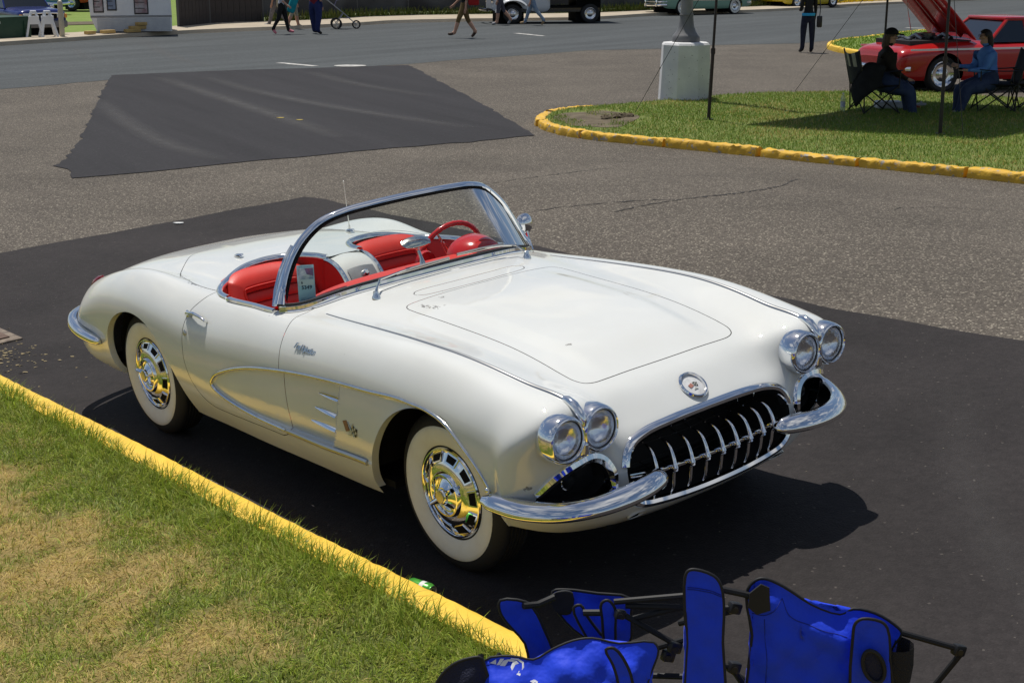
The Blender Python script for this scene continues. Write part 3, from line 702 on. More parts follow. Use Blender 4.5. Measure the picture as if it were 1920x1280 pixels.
def subdivided(V, F, lev):
    me = bpy.data.meshes.new('tmp'); me.from_pydata(V.tolist(), [], F); o = bpy.data.objects.new('tmp', me); COL.objects.link(o)
    md = o.modifiers.new('s', 'SUBSURF'); md.levels = lev; md.render_levels = lev; md.use_limit_surface = True; md.quality = 4
    dg = bpy.context.evaluated_depsgraph_get(); ev = o.evaluated_get(dg); em = ev.to_mesh()
    P = np.zeros(len(em.vertices) * 3); em.vertices.foreach_get('co', P)
    Q = np.zeros(len(em.polygons) * 4, dtype=np.int32); em.loops.foreach_get('vertex_index', Q)
    ev.to_mesh_clear(); bpy.data.objects.remove(o); bpy.data.meshes.remove(me)
    return P.reshape(-1, 3), Q.reshape(-1, 4)

CV, CF = body_cage()
TGT = CV.copy()
for _ in range(7):
    L, _q = subdivided(CV, CF, 1)
    CV += 0.9 * (TGT - L[:len(CV)])
BV, BQ = subdivided(CV, CF, 4)
# the raised centre of the bonnet
ay = np.abs(BV[:, 1])
ridge = smooth01((0.385 - 0.03 * smooth01((BV[:, 0] + .1) / .5) - ay) / 0.085) * smooth01((0.44 - BV[:, 0]) / 0.22) * smooth01((BV[:, 0] + 0.75) / 0.35) * (BV[:, 2] > 0.7)
BV[:, 2] += 0.014 * ridge

class TM:
    def __init__(s, V, T): s.V = V; s.T = T
tm = TM(BV, np.vstack([BQ[:, [0, 1, 2]], BQ[:, [0, 2, 3]]]))
BODY_BVH = BVHTree.FromPolygons([tuple(v) for v in BV], [tuple(int(i) for i in q) for q in BQ])

def hit_top(x, y, z0=2.0):
    p, n, i, d = BODY_BVH.ray_cast(Vector((x, y, z0)), Vector((0, 0, -1)))
    return np.array(p), np.array(n if n.z > 0 else -n)
def hit_side(x, z, s=-1):
    p, n, i, d = BODY_BVH.ray_cast(Vector((x, s * 2.0, z)), Vector((0, -s, 0)))
    return np.array(p), np.array(n if n.y * s > 0 else -n)
def hit_front(y, z):
    p, n, i, d = BODY_BVH.ray_cast(Vector((3.0, y, z)), Vector((-1, 0, 0)))
    return np.array(p), np.array(n if n.x > 0 else -n)
def hit_near(p):
    q, n, i, d = BODY_BVH.find_nearest(Vector(p))
    return np.array(q), np.array(n)

def cut(tm, f, eps=4e-4):
    """split the triangles along f = 0"""
    V, T = tm.V, tm.T
    v = f(V); v = np.where(np.abs(v) < eps, 0.0, v); s = np.sign(v)
    S = s[T]; cross = (S.min(1) < 0) & (S.max(1) > 0)
    if not cross.any(): return tm
    K = T[cross]; keep = T[~cross]
    E = np.vstack([K[:, [0, 1]], K[:, [1, 2]], K[:, [2, 0]]]); E = E[s[E[:, 0]] * s[E[:, 1]] < 0]
    E = np.unique(np.sort(E, 1), axis=0)
    a, b = V[E[:, 0]], V[E[:, 1]]; fa, fb = v[E[:, 0]], v[E[:, 1]]
    t = fa / (fa - fb); P = a + (b - a) * t[:, None]
    for _ in range(2):                                  # refine towards the true line
        fp = f(P); left = np.sign(fp) == np.sign(fa)
        lo_t = np.where(left, t, 0.0); lo_f = np.where(left, fp, fa); hi_t = np.where(left, 1.0, t); hi_f = np.where(left, fb, fp)
        den = np.where(np.abs(lo_f - hi_f) < 1e-12, 1.0, lo_f - hi_f)
        t = np.clip(lo_t + (hi_t - lo_t) * lo_f / den, 0.02, 0.98); P = a + (b - a) * t[:, None]
    idx = {(int(i), int(j)): len(V) + k for k, (i, j) in enumerate(E)}
    new = []
    for tri in K:
        i, j, k = (int(q) for q in tri); si, sj, sk = s[i], s[j], s[k]
        for _ in range(3):                              # bring the odd one out (or the zero vertex) first
            if si == 0 or (sj == sk and sj != 0 and si != 0) : break
            i, j, k = j, k, i; si, sj, sk = sj, sk, si
        g = lambda p, q: idx[(p, q) if p < q else (q, p)]
        if si == 0:
            m = g(j, k); new += [(i, j, m), (i, m, k)]
        else:
            m, n = g(i, j), g(i, k); new += [(i, m, n), (m, j, k), (m, k, n)]
    return TM(np.vstack([V, P]), np.vstack([keep, np.array(new, dtype=keep.dtype)]))

def sdf(P, poly):
    """signed distance (negative inside) of 2-D points to a polygon; far points only roughly"""
    P = np.asarray(P, float); poly = np.asarray(poly, float)
    lo, hi = poly.min(0), poly.max(0)
    far = np.linalg.norm(np.maximum(np.maximum(lo - P, P - hi), 0), axis=1)
    out = far + 0.05
    near = far < 0.06; Q = P[near]
    if len(Q):
        A = poly; B = np.roll(poly, -1, 0); best = np.full(len(Q), 1e9); ins = np.zeros(len(Q), bool)
        for a, b in zip(A, B):
            d = b - a; w = Q - a
            t = np.clip((w @ d) / max(d @ d, 1e-12), 0, 1)
            best = np.minimum(best, np.linalg.norm(w - t[:, None] * d, axis=1))
            c = (a[1] > Q[:, 1]) != (b[1] > Q[:, 1])
            with np.errstate(divide='ignore', invalid='ignore'):
                ins ^= c & (Q[:, 0] < (b[0] - a[0]) * (Q[:, 1] - a[1]) / (b[1] - a[1]) + a[0])
        out[near] = np.where(ins, -best, best)
    return out

def mirror_poly(half):
    h = np.asarray(half, float); return np.vstack([h, (h * [1, -1])[::-1]])

# ---- outlines (plan: x,y; side: x,z; front: y,z)
ck = catmull([(-1.035,0),(-1.037,.2),(-1.06,.42),(-1.115,.58),(-1.185,.685),(-1.28,.732),(-1.5,.737),(-1.74,.737),(-1.88,.715),(-2.0,.64),(-2.085,.53),(-2.128,.40),(-2.125,.27),(-2.06,.165),(-1.95,.115),(-1.86,.10),(-1.86,0)], 6)
COCKPIT = mirror_poly(ck)
hd = catmull([(-.700,0),(-.703,.2),(-.710,.345),(-.712,.39),(-.704,.425),(-.678,.444),(-.62,.449),(-.45,.447),(-.2,.448),(.05,.448),(.24,.449),(.334,.448),(.392,.441),(.425,.42),(.440,.385),(.445,.31),(.447,.15),(.447,0)], 8)
HOOD = mirror_poly(hd)
vt = catmull([(-.818,0),(-.822,.15),(-.830,.25),(-.824,.295),(-.795,.317),(-.758,.295),(-.735,.22),(-.724,.1),(-.721,0)], 6)
VENT = mirror_poly(vt)
ld = catmull([(-2.89,0),(-2.88,.2),(-2.82,.36),(-2.70,.48),(-2.58,.575),(-2.42,.645),(-2.23,.688),(-2.05,.70),(-1.95,.70)], 6)
LID = mirror_poly(np.vstack([ld, [(-1.8, .69), (-1.8, 0)]]))
DOOR = np.vstack([catmull([(-1.135,1.0),(-1.122,.89),(-1.103,.84),(-1.09,.76),(-1.082,.67),(-1.082,.58),(-1.085,.48),(-1.09,.41),(-1.11,.355),(-1.17,.328)], 6), catmull([(-1.28,.327),(-1.7,.322),(-1.84,.328),(-1.92,.36),(-1.98,.43),(-2.005,.52),(-2.008,.62),(-2.008,.72),(-1.992,.785),(-1.955,.828),(-1.925,.865),(-1.91,1.0)], 6)])
COVE = np.array([0, -.012]) + catmull([(-1.765,.478),(-1.72,.525),(-1.60,.575),(-1.40,.628),(-1.12,.672),(-.80,.705),(-.50,.724),(-.22,.735),(.02,.738),(.2,.70),(.2,.42),(0,.40),(-.44,.388),(-.62,.381),(-.85,.376),(-1.12,.376),(-1.36,.383),(-1.55,.403),(-1.69,.432),(-1.748,.455)], 6, closed=True)
ARCH_F = np.vstack([catmull([(-.475,.20),(-.468,.27),(-.43,.355),(-.35,.495),(-.23,.63),(-.09,.703),(.038,.717),(.169,.686),(.291,.607),(.362,.54),(.402,.48),(.428,.42),(.455,.365),(.495,.315),(.55,.275),(.63,.235),(.70,.20)], 6), [(.70,.1),(-.475,.1)]])
ARCH_R = np.vstack([catmull([(-2.935,.18),(-2.93,.32),(-2.938,.45),(-2.90,.54),(-2.83,.61),(-2.74,.66),(-2.62,.692),(-2.50,.692),(-2.38,.66),(-2.28,.60),(-2.20,.50),(-2.15,.38),(-2.13,.26),(-2.13,.18)], 6), [(-2.13,.1),(-2.935,.1)]])
mo = catmull([(.628,0),(.626,.2),(.612,.34),(.585,.42),(.535,.456),(.47,.462),(.41,.445),(.365,.395),(.343,.30),(.335,.15),(.333,0)], 6)
MOUTH = np.vstack([mo[:, ::-1], (mo[:, ::-1] * [-1, 1])[::-1]])
SCOOP = catmull([(.525,.47),(.53,.535),(.565,.58),(.625,.60),(.69,.585),(.755,.545),(.805,.49),(.81,.45),(.70,.43),(.58,.43)], 5, closed=True)

def f_cockpit(V): return np.maximum(sdf(V[:, :2], COCKPIT), 0.6 - V[:, 2])
def f_arch(V):
    f = np.minimum(sdf(V[:, [0, 2]], ARCH_F), sdf(V[:, [0, 2]], ARCH_R))
    return np.maximum(f, 0.5 - np.abs(V[:, 1]))
def f_mouth(V): return np.maximum(sdf(V[:, 1:], MOUTH), 0.4 - V[:, 0])
def f_scoop(V): return np.maximum(sdf(np.c_[np.abs(V[:, 1]), V[:, 2]], SCOOP), 0.47 - V[:, 0])
def f_hood(V): return np.maximum(sdf(V[:, :2], HOOD), 0.65 - V[:, 2])
def f_vent(V): return np.maximum(sdf(V[:, :2], VENT), 0.65 - V[:, 2])
def f_lid(V): return np.maximum(sdf(V[:, :2], LID), 0.6 - V[:, 2])
def f_door(V): return np.maximum(sdf(V[:, [0, 2]], DOOR), 0.55 - np.abs(V[:, 1]))
def f_cove(V): return np.maximum(sdf(V[:, [0, 2]], COVE), 0.6 - np.abs(V[:, 1]))
def x_div(z): return np.interp(z, [.36, .38, .49, .595, .684, .72], [-.745, -.733, -.657, -.616, -.591, -.588])
def f_div(V): return np.where(f_cove(V) < 0.03, V[:, 0] - x_div(V[:, 2]), 1.0)

def f_lamp(V):
    a = np.abs(V[:, 1]); d = np.minimum(np.hypot(a - .745, V[:, 2] - .707), np.hypot(a - .58, V[:, 2] - .707)) - .0715
    return np.maximum(d, .5 - V[:, 0])
for f in (f_cockpit, f_arch, f_mouth, f_scoop, f_lamp):
    tm = cut(tm, f)
    tm.T = tm.T[f(tm.V[tm.T].mean(1)) > 0]
# cove: recess behind the side trim
tm = cut(tm, f_cove); tm = cut(tm, lambda V: f_cove(V) + 0.014)
def f_step(V, o=0.0): return np.where((f_cove(V) < 0.004) & (np.abs(V[:, 1]) > .6), V[:, 0] - x_div(V[:, 2]) - o, 0.5 + 0 * V[:, 0])
fs = f_cove(tm.V)
for o in (0.0, 0.006):
    m = (f_cove(tm.V[tm.T].mean(1)) < 0)
    sub = TM(tm.V, tm.T[m]); sub = cut(sub, lambda V: V[:, 0] - x_div(V[:, 2]) - o)
    tm = TM(np.vstack([tm.V, sub.V[len(tm.V):]]), np.vstack([tm.T[~m], sub.T]))
fc = f_cove(tm.V); inside = smooth01(-fc / 0.014)
X = tm.V[:, 0]; xd = X - x_div(tm.V[:, 2])
depth = np.where(xd <= 0.0005, 0.010 + 0.026 * smooth01((X + 1.75) / 1.1), 0.008)
tm.V[:, 1] -= np.sign(tm.V[:, 1]) * depth * inside * (fc < 0)

# ---- panel gaps
GAP = 0.0020
liner_T = []
zone = np.zeros(0)
for f in (f_hood, f_vent, f_lid, f_door):
    tm = cut(tm, lambda V: f(V) - GAP, 2e-4); tm = cut(tm, lambda V: f(V) + GAP, 2e-4)
# vertex normals of the whole surface
def vnormals(V, T):
    n = np.cross(V[T[:, 1]] - V[T[:, 0]], V[T[:, 2]] - V[T[:, 0]]); N = np.zeros_like(V)
    for k in range(3): np.add.at(N, T[:, k], n)
    return unit(N)
if vnormals(tm.V, tm.T)[np.argmax(tm.V[:, 2])][2] < 0: tm.T = tm.T[:, ::-1]
NB = vnormals(tm.V, tm.T)
cen = tm.V[tm.T].mean(1)
FH, FV_, FL, FD = f_hood(cen), f_vent(cen), f_lid(cen), f_door(cen)
gapmask = (np.abs(FH) < GAP) | (np.abs(FV_) < GAP) | (np.abs(FL) < GAP) | (np.abs(FD) < GAP)
near = (np.abs(FH) < .012) | (np.abs(FV_) < .012) | (np.abs(FL) < .012) | (np.abs(FD) < .012)
def part(mask): 
    T = tm.T[mask]; u, inv = np.unique(T, return_inverse=True); return tm.V[u], inv.reshape(-1, 3), NB[u]

# paint with chips and faint grime: primer shows where it has flaked
def paint_material():
    m = PAINT; nt = m.node_tree; n, l = nt.nodes, nt.links
    b = n['Principled BSDF']; old = b.inputs['Base Color'].links[0].from_socket
    at = n.new('ShaderNodeAttribute'); at.attribute_name = 'chip'
    tc = n.new('ShaderNodeTexCoord'); no = n.new('ShaderNodeTexNoise'); no.inputs['Scale'].default_value = 70; no.inputs['Detail'].default_value = 4; no.inputs['Roughness'].default_value = 0.65
    l.new(tc.outputs['Object'], no.inputs['Vector'])
    mul = n.new('ShaderNodeMath'); mul.operation = 'MULTIPLY_ADD'; mul.inputs[1].default_value = 1.9; mul.inputs[2].default_value = -1.0
    l.new(no.outputs['Fac'], mul.inputs[0])
    ad = n.new('ShaderNodeMath'); ad.operation = 'ADD'; l.new(mul.outputs[0], ad.inputs[0]); l.new(at.outputs['Fac'], ad.inputs[1])
    gt = n.new('ShaderNodeMath'); gt.operation = 'GREATER_THAN'; gt.inputs[1].default_value = 0.5; l.new(ad.outputs[0], gt.inputs[0])
    mx = n.new('ShaderNodeMix'); mx.data_type = 'RGBA'; l.new(gt.outputs[0], mx.inputs['Factor']); l.new(old, mx.inputs['A'])
    mx.inputs['B'].default_value = (0.27, 0.26, 0.235, 1); l.new(mx.outputs['Result'], b.inputs['Base Color'])
paint_material()
CHIPS = [(-.64,-.385,.05,.022,.66),(-.585,-.365,.045,.024,.66),(-.56,-.34,.03,.012,.5),(-.65,-.265,.02,.014,.85),(.19,-.276,.018,.012,.95),(-.5,-.30,.02,.01,.4),(-2.33,-.672,.10,.022,.5),(-2.2,-.70,.10,.018,.55),(-2.08,-.705,.06,.02,.45),(-2.48,-.63,.07,.025,.5),(-2.56,-.59,.05,.02,.5),(-2.3,.05,.2,.02,.22),(-2.45,-.1,.3,.03,.2),(-1.30,-.775,.035,.012,.4),(-1.16,-.80,.04,.01,.3)]
CHIPS_F = [(-.84,.52,.016,.012,.8),(-.50,.515,.02,.02,.34),(.1,.66,.01,.008,.5)]
def chip_values(V):
    c = np.zeros(len(V))
    for x, y, a, b, w in CHIPS:
        d = np.hypot((V[:, 0] - x) / a, (V[:, 1] - y) / b); c = np.maximum(c, w * np.clip(1.35 - d, 0, 1) * (V[:, 2] > .7))
    for y, z, a, b, w in CHIPS_F:
        d = np.hypot((V[:, 1] - y) / a, (V[:, 2] - z) / b); c = np.maximum(c, w * np.clip(1.35 - d, 0, 1) * (V[:, 0] > .3))
    return c
def body_part(name, mask, parent):
    V, T, N = part(mask)
    o = mesh_obj(name, V, T, PAINT, parent, normals=N)
    a = o.data.attributes.new('chip', 'FLOAT', 'POINT'); a.data.foreach_set('value', chip_values(V).astype(np.float32))
    return o
is_h, is_v, is_l, is_d = FH < -GAP, FV_ < -GAP, FL < -GAP, FD < -GAP
rest = ~(gapmask | is_h | is_v | is_l | is_d)
body = body_part('body', rest, car)
hood = body_part('hood', is_h & ~gapmask, car)
body_part('cowl_vent_panel', is_v & ~gapmask, car)
lid = body_part('top_cover', is_l & ~gapmask, car)
door_r = body_part('door', is_d & ~gapmask & (cen[:, 1] < 0), car)
door_l = body_part('door', is_d & ~gapmask & (cen[:, 1] > 0), car)
V, T, N = part(near)
mesh_obj('panel_gap_liner', V - N * 0.007, T, M_('gap_dark', (0.03, 0.027, 0.022), rough=0.9), body, normals=N)

# flanges turned in round the wheel openings
def flange(poly, y_in, s):
    pts = []
    for x, z in poly:
        if z < .235: continue
        try: p, n = hit_side(x, z, s)
        except Exception: continue
        pts.append(p)
    pts = np.array(pts); a = pts.copy(); b = pts.copy(); b[:, 1] -= s * y_in
    return np.stack([a, b], 1), pts
for s in (-1, 1):
    for poly in (ARCH_F[:-2], ARCH_R[:-2]):
        G, pts = flange(poly, .035, s)
        MB().grid(G).build('wheel_arch_flange', PAINT, body)
# dark wheel housings and floor pan so that no daylight shows under the skin
m = MB()
for s in (-1, 1):
    for cx in (0.0, -2.55):
        prof = [((.47 if cx == 0 else .42) * math.cos(t) + cx, .34 + .42 * math.sin(t)) for t in np.linspace(.0, math.pi, 22)]
        G = np.array([[(x, s * y, z) for x, z in prof] for y in (.80, .50)])
        m.grid(G)
        for k in range(len(prof) - 1): m.add([(prof[k][0], s * .50, prof[k][1]), (prof[k + 1][0], s * .50, prof[k + 1][1]), (cx, s * .50, .25)], [(0, 1, 2)])
m.box((-1.31, 0, .262), (1.82, 1.56, .03)); m.box((-3.05, 0, .28), (.5, 1.5, .03)); m.box((.2, 0, .27), (.8, 1.0, .03))
m.build('underbody', BLACK, car)
# ------------------------------------------------------------------ lettering
def text_geo(s, size=1.0, extrude=0.0, shear=0.0, bold=0.0, align='CENTER', space=1.0):
    c = bpy.data.curves.new('tmp_text', 'FONT'); c.body = s; c.size = size; c.extrude = extrude; c.shear = shear
    c.offset = bold; c.align_x = align; c.align_y = 'CENTER'; c.resolution_u = 3; c.space_character = space
    o = bpy.data.objects.new('tmp_text', c); COL.objects.link(o)
    me = bpy.data.meshes.new_from_object(o.evaluated_get(bpy.context.evaluated_depsgraph_get()))
    V = np.array([v.co[:] for v in me.vertices]).reshape(-1, 3); F = [tuple(p.vertices) for p in me.polygons]
    bpy.data.objects.remove(o); bpy.data.curves.remove(c); bpy.data.meshes.remove(me)
    return V, F
def put(V, o, ex, ey, ez=None):
    ex, ey = unit(ex), unit(ey); ez = unit(np.cross(ex, ey)) if ez is None else ez
    return np.asarray(o) + V[:, :1] * ex + V[:, 1:2] * ey + V[:, 2:] * ez

# ------------------------------------------------------------------ wheels
def make_wheel():
    m = MB()
    prof = [(.185,-.06),(.215,-.078),(.262,-.088),(.30,-.084),(.322,-.070),(.333,-.058),(.335,-.045)]
    for g in (-.036,-.018,0,.018,.036): prof += [(.335,g-.008),(.329,g-.006),(.329,g+.004),(.335,g+.006)]
    prof += [(.335,.05),(.333,.058),(.322,.070),(.30,.084),(.283,.0872),(.262,.088),(.215,.078),(.19,.066),(.185,.06)]
    m.lathe(prof, axis='-y', n=56)
    tyre = m.build('wheel', RUBBER, car, angle=40)
    w = MB().lathe([(.281,.0873),(.279,.0888),(.262,.0905),(.24,.0882),(.215,.0805),(.200,.0735),(.197,.071)], axis='-y', n=64).build('whitewall', WHITEWALL, tyre, angle=60)
    MB().lathe([(.20,.066),(.196,.068),(.186,.064),(.18,.05),(.10,.05)], axis='-y', n=48).build('rim', BLACK, tyre)
    c = MB()
    c.lathe([(.1905,.062),(.1905,.072),(.186,.078),(.180,.0785),(.176,.074),(.174,.069),(.168,.068),(.150,.077),(.130,.088),(.118,.093),(.106,.0945),(.098,.0955),(.093,.104),(.088,.1085),(.081,.1085),(.077,.104),(.073,.096),(.066,.094),(.056,.099),(.044,.108),(.036,.114),(.034,.122),(.030,.126),(.022,.1275),(.02,.1255),(.0,.1255)], axis='-y', n=60)
    cover = c.build('wheel_cover', CHROME, tyre, angle=28)
    for k in range(10):
        fr = MB(); ho = MB()
        a = 2 * math.pi * k / 10 + .1
        e = np.array([math.cos(a), 0, math.sin(a)]); t = np.array([-math.sin(a), 0, math.cos(a)]); n = np.array([0, -1, 0.])
        sl = unit(e * -.5 + 0 * n) ; d = unit(e * .024 * -1 + n * .0125)
        nn = unit(np.cross(t, d)); nn = nn if nn[1] < 0 else -nn
        o = e * .1505 + n * .0768
        for mb, hw, hl, z0, z1, tw in ((fr, .036, .021, -.002, .0045, .82), (ho, .0285, .0145, 0, .0052, .82)):
            P = np.array([(-hw, -hl), (hw, -hl), (hw * tw, hl), (-hw * tw, hl)])
            mb.prism(P, z0, z1, M=np.stack([t, d, nn], 1), o=o)
        fr.build('slot_frame', CHROME, tyre, smooth=False); ho.build('cooling_slot', BLACK, tyre, smooth=False)
    for s in (1, -1):
        a = R(35); e = np.array([math.cos(a), 0, math.sin(a)]) * s; t = np.array([-math.sin(a), 0, math.cos(a)]); n = np.array([0, -1., 0])
        P = [e * .02 + n * .112, e * .05 + n * .118, e * .078 + n * .130, e * .086 + n * .128]
        MB().sweep(P, [n] * 4, [(-.016, -.006), (-.008, .005), (0, .009), (.008, .005), (.016, -.006)], scale=[1.0, .85, .55, .25]).build('spinner_ear', CHROME, tyre)
    MB().lathe([(.026,.127),(.0255,.130),(.018,.1305),(.0,.1305)], axis='-y', n=24).build('hub_medallion', STEEL, tyre)
    return tyre
wheel = make_wheel(); wheel.location = (0, -.712, .335)
for x, y, rz, ry in ((-2.591, -.737, 0, .9), (0, .712, math.pi, .3), (-2.591, .737, math.pi, 2.0)):
    w = copy_tree(wheel, car); w.location = (x, y, .335); w.rotation_euler = (0, ry, rz)

# ------------------------------------------------------------------ headlamps
LENS = M_('headlamp_glass', (0.95, 0.97, 1.0), rough=0.03, trans=1.0, ior=1.2, bump=0.12, bscale=90)
REFLECTOR = M_('headlamp_reflector', (0.9, 0.91, 0.93), rough=0.22, metal=1.0, bump=0.25, bscale=50)
def headlamp(y):
    c = (.684, y, .707)
    b = MB().lathe([(.0735,.000),(.0745,.010),(.0785,.015),(.084,.012),(.0895,-.004),(.0935,-.03),(.0935,-.05),(.088,-.07)], c=c, axis='x', n=48).build('headlamp_bezel', CHROME, car, angle=60)
    MB().lathe([(.0742,-.002),(.0742,.006),(.070,.004),(.0695,-.006)], c=c, axis='x', n=40).build('gasket', M_('grey_rubber', (.05, .05, .052), rough=.5), b)
    MB().lathe([(.0700,-.002),(.0702,.002),(.062,.007),(.045,.013),(.022,.0165),(.0,.0175)], c=c, axis='x', n=36).build('lens', LENS, b, angle=60)
    MB().lathe([(.0698,-.004),(.066,-.020),(.05,-.036),(.025,-.046),(.0,-.049)], c=c, axis='x', n=32).build('reflector', REFLECTOR, b, angle=60)
    return b
for s in (-1, 1):
    headlamp(s * .745); headlamp(s * .580)
    m = MB()
    m.tube([(.575, s*.664, .822), (.61, s*.663, .823), (.645, s*.6625, .808), (.675, s*.662, .782), (.69, s*.662, .755), (.692, s*.662, .74)], [.010, .017, .019, .017, .013, .006], n=12)
    m.tube([(.69, s*.662, .672), (.682, s*.662, .645), (.66, s*.662, .625)], [.012, .022, .016], n=12)
    m.box((.645, s*.6625, .707), (.05, .022, .10))
    m.build('headlamp_divider', CHROME, car)

# ------------------------------------------------------------------ bright strips
def strip(name, pts, nrm, w, h, mt=CHROME_OLD, parent=None, scale=None):
    prof = [(-w, -.002), (-w * .8, h * .55), (-w * .25, h), (w * .25, h), (w * .8, h * .55), (w, -.002)]
    return MB().sweep(pts, nrm, prof, scale=scale).build(name, mt, parent or car, angle=50)
for s in (-1, 1):
    P = catmull([(-.994,.663),(-.7,.680),(-.4,.692),(-.1,.70),(.2,.690),(.42,.675),(.60,.664)], 10)
    H = [hit_top(x, s * y) for x, y in P]
    k = len(H); sc = np.clip(np.linspace(.35, 1.25, k), 0, 1.2)
    strip('fender_spear', [h[0] for h in H], [h[1] for h in H], .0115, .007, STEEL, scale=sc)
    # trim round the side cove and over the front wheel
    up = np.vstack([catmull([(-1.13,.376),(-1.36,.383),(-1.55,.403),(-1.69,.432),(-1.748,.455),(-1.765,.478),(-1.72,.525),(-1.60,.575),(-1.40,.628),(-1.12,.672),(-.80,.705),(-.50,.724),(-.22,.7315),(-.06,.727),(.045,.722),(.172,.692),(.296,.612),(.367,.545),(.41,.485)], 8)])
    up = np.array(up); up[:, 1] -= .012 * smooth01((-.1 - up[:, 0]) / .3)
    H = [hit_side(x, z, s) for x, z in up]
    strip('cove_trim', [h[0] for h in H], [h[1] for h in H], .0085, .007, CHROME_OLD)
    lo = np.array([(x, .366 + .012 * smooth01((x + .85) / .4)) for x in np.linspace(-1.105, -.452, 16)])
    H = [hit_side(x, z, s) for x, z in lo]
    strip('rocker_trim', [h[0] for h in H], [h[1] for h in H], .0135, .010, STEEL)
    # three spears lying in the cove
    for (x0, z0, x1, z1) in ((-.80,.613,-.632,.612),(-.845,.538,-.672,.531),(-.90,.464,-.70,.459)):
        pts = []; nr = []
        for t in np.linspace(0, 1, 7):
            x, z = x0 + (x1 - x0) * t, z0 + (z1 - z0) * t
            p, n = hit_side(x, z, s); dep = .010 + .026 * float(smooth01((x + 1.75) / 1.1)); p = p.copy(); p[1] -= s * dep
            pts.append(p); nr.append(n)
        MB().sweep(pts, nr, [(-.011, -.004), (-.006, .007), (.002, .013), (.011, .001), (.011, -.004)], scale=[.25, .55, .8, .95, 1.05, 1.1, 1.1]).build('cove_spear', CHROME, car, angle=30)
    # crossed flags
    p, n = hit_side(-.528, .517, s); n = unit(n); p = p - np.array([0, s * .008, 0])
    ex = unit(np.array([-s * 1.0, 0, 0]) * -1); ex = np.array([1., 0, 0]); ey = np.array([0, 0, 1.])
    fl = MB()
    Mx = np.stack([ex, ey, n], 1) @ np.diag([.85, .85, 1])
    fl.prism([(-.062,.030),(-.028,.040),(-.010,-.012),(-.040,-.022)], .001, .004, mi=0, M=Mx, o=p)
    fl.tube([p + ex * -.022 + ey * -.03 + n * .003, p + ex * .004 + ey * -.026 + n * .004, p + ex * .028 + ey * .03 + n * .003], .002, n=6, mi=2)
    fl.tube([p + ex * .022 + ey * -.03 + n * .003, p + ex * -.012 + ey * .03 + n * .003], .002, n=6, mi=2)
    for i in range(4):
        for j in range(3):
            a = np.array([.016, .026]) + np.array([.0115, -.0045]) * i + np.array([-.006, -.0145]) * j
            q = [a, a + [.0112, -.0044], a + [.0053, -.0185], a + [-.0058, -.0142]]
            fl.prism(q, .001, .004, mi=1 if (i + j) % 2 else 3, M=Mx, o=p)
    fl.build('crossed_flags_badge', [M_('badge_red', (.30, .16, .12), rough=.4, metal=.5), M_('badge_black', (.03, .03, .028), rough=.4), CHROME_OLD, M_('badge_white', (.5, .5, .44), rough=.4, metal=.3)], car, smooth=False)
    # injection script
    V, F = text_geo('Fuel Injection', .038, .0018, shear=.45, bold=.0006, space=.86)
    ctr, n = hit_side(-.885, .792, s); n = unit(n); ex = np.array([-s * -1.0, 0, 0]) if s < 0 else np.array([-1.0, 0, 0])
    ex = np.array([1.0, 0, -.03]) if s < 0 else np.array([-1.0, 0, -.03])
    ez = n; ey = unit(np.cross(ez, unit(ex)))
    mesh_obj('script_badge', put(V, ctr + n * .003, ex, ey, ez), F, CHROME_OLD, car, smooth=False)
    # door handle and lock
    d = door_r if s < 0 else door_l
    hp = [hit_side(x, z, s) for x, z in ((-2.0,.765),(-1.97,.770),(-1.90,.772),(-1.83,.766),(-1.805,.760))]
    off = [.004, .022, .03, .026, .016]
    MB().tube([h[0] + h[1] * o for h, o in zip(hp, off)], [.012, .013, .010, .0085, .006], n=10, sx=.8, sy=1.2).sphere(hp[0][0], (.016, .012, .016)).tube([hp[1][0], hp[1][0] + hp[1][1] * .03], .012, n=10).tube([hp[4][0], hp[4][0] + hp[4][1] * .02], .007, n=8).build('door_handle', CHROME, d)
    p, n = hit_side(-1.982, .684, s)
    MB().tube([p - n * .002, p + n * .005, p + n * .007], [.015, .014, .009], n=18).build('door_lock', STEEL, d)

# ------------------------------------------------------------------ nose: badge, mouth, teeth, bumpers, lamps
p, n = hit_front(0, .7)
ex = np.array([0, 1., 0]); ez = unit(n); ey = unit(np.cross(ez, ex)); Mx = np.stack([ex, ey, ez], 1)
Mx = Mx * 1.26
bd = MB().lathe([(.050,-.004),(.0505,.005),(.047,.010),(.0425,.009),(.041,.003),(.0405,.001)], c=p, n=40, M=Mx).build('nose_badge', CHROME, car)
dc = MB().lathe([(.0405,.0015),(.03,.003),(.0,.004)], c=p, n=32, M=Mx); dc.build('badge_disc', M_('badge_silver', (.80, .80, .79), rough=.35, coat=1.0, coat_rough=.02, var=(.62, .62, .60), vscale=60), bd)
fl = MB(); o = p + ez * .0045; Mx = Mx @ np.diag([.72, .72, 1])
fl.prism([(-.028,.004),(-.006,.012),(-.002,-.006),(-.024,-.012)], 0, .002, mi=0, M=Mx, o=o)
for i in range(4):
    for j in range(3): 
        a = np.array([.004, .016]) + np.array([.0055, -.0022]) * i + np.array([-.0018, -.0062]) * j
        fl.prism([a, a + [.0054, -.002], a + [.0038, -.0082], a + [-.0016, -.006]], 0, .002, mi=1 if (i + j) % 2 else 2, M=Mx, o=o)
fl.prism([(-.012,-.024),(.012,-.024),(.0,-.014)], 0, .002, mi=2, M=Mx, o=o)
fl.build('badge_flags', [M_('badge_red2', (.45, .20, .15), rough=.35), MT['badge_black'], MT['badge_white']], bd, smooth=False)

def front_line(pts, out=0.0):
    H = [hit_front(y, z) for y, z in pts]; return [h[0] + h[1] * out for h in H], [h[1] for h in H]
top_pts = [q for q in np.vstack([(mo[:, ::-1] * [-1, 1])[::-1], mo[1:, ::-1]]) if True]
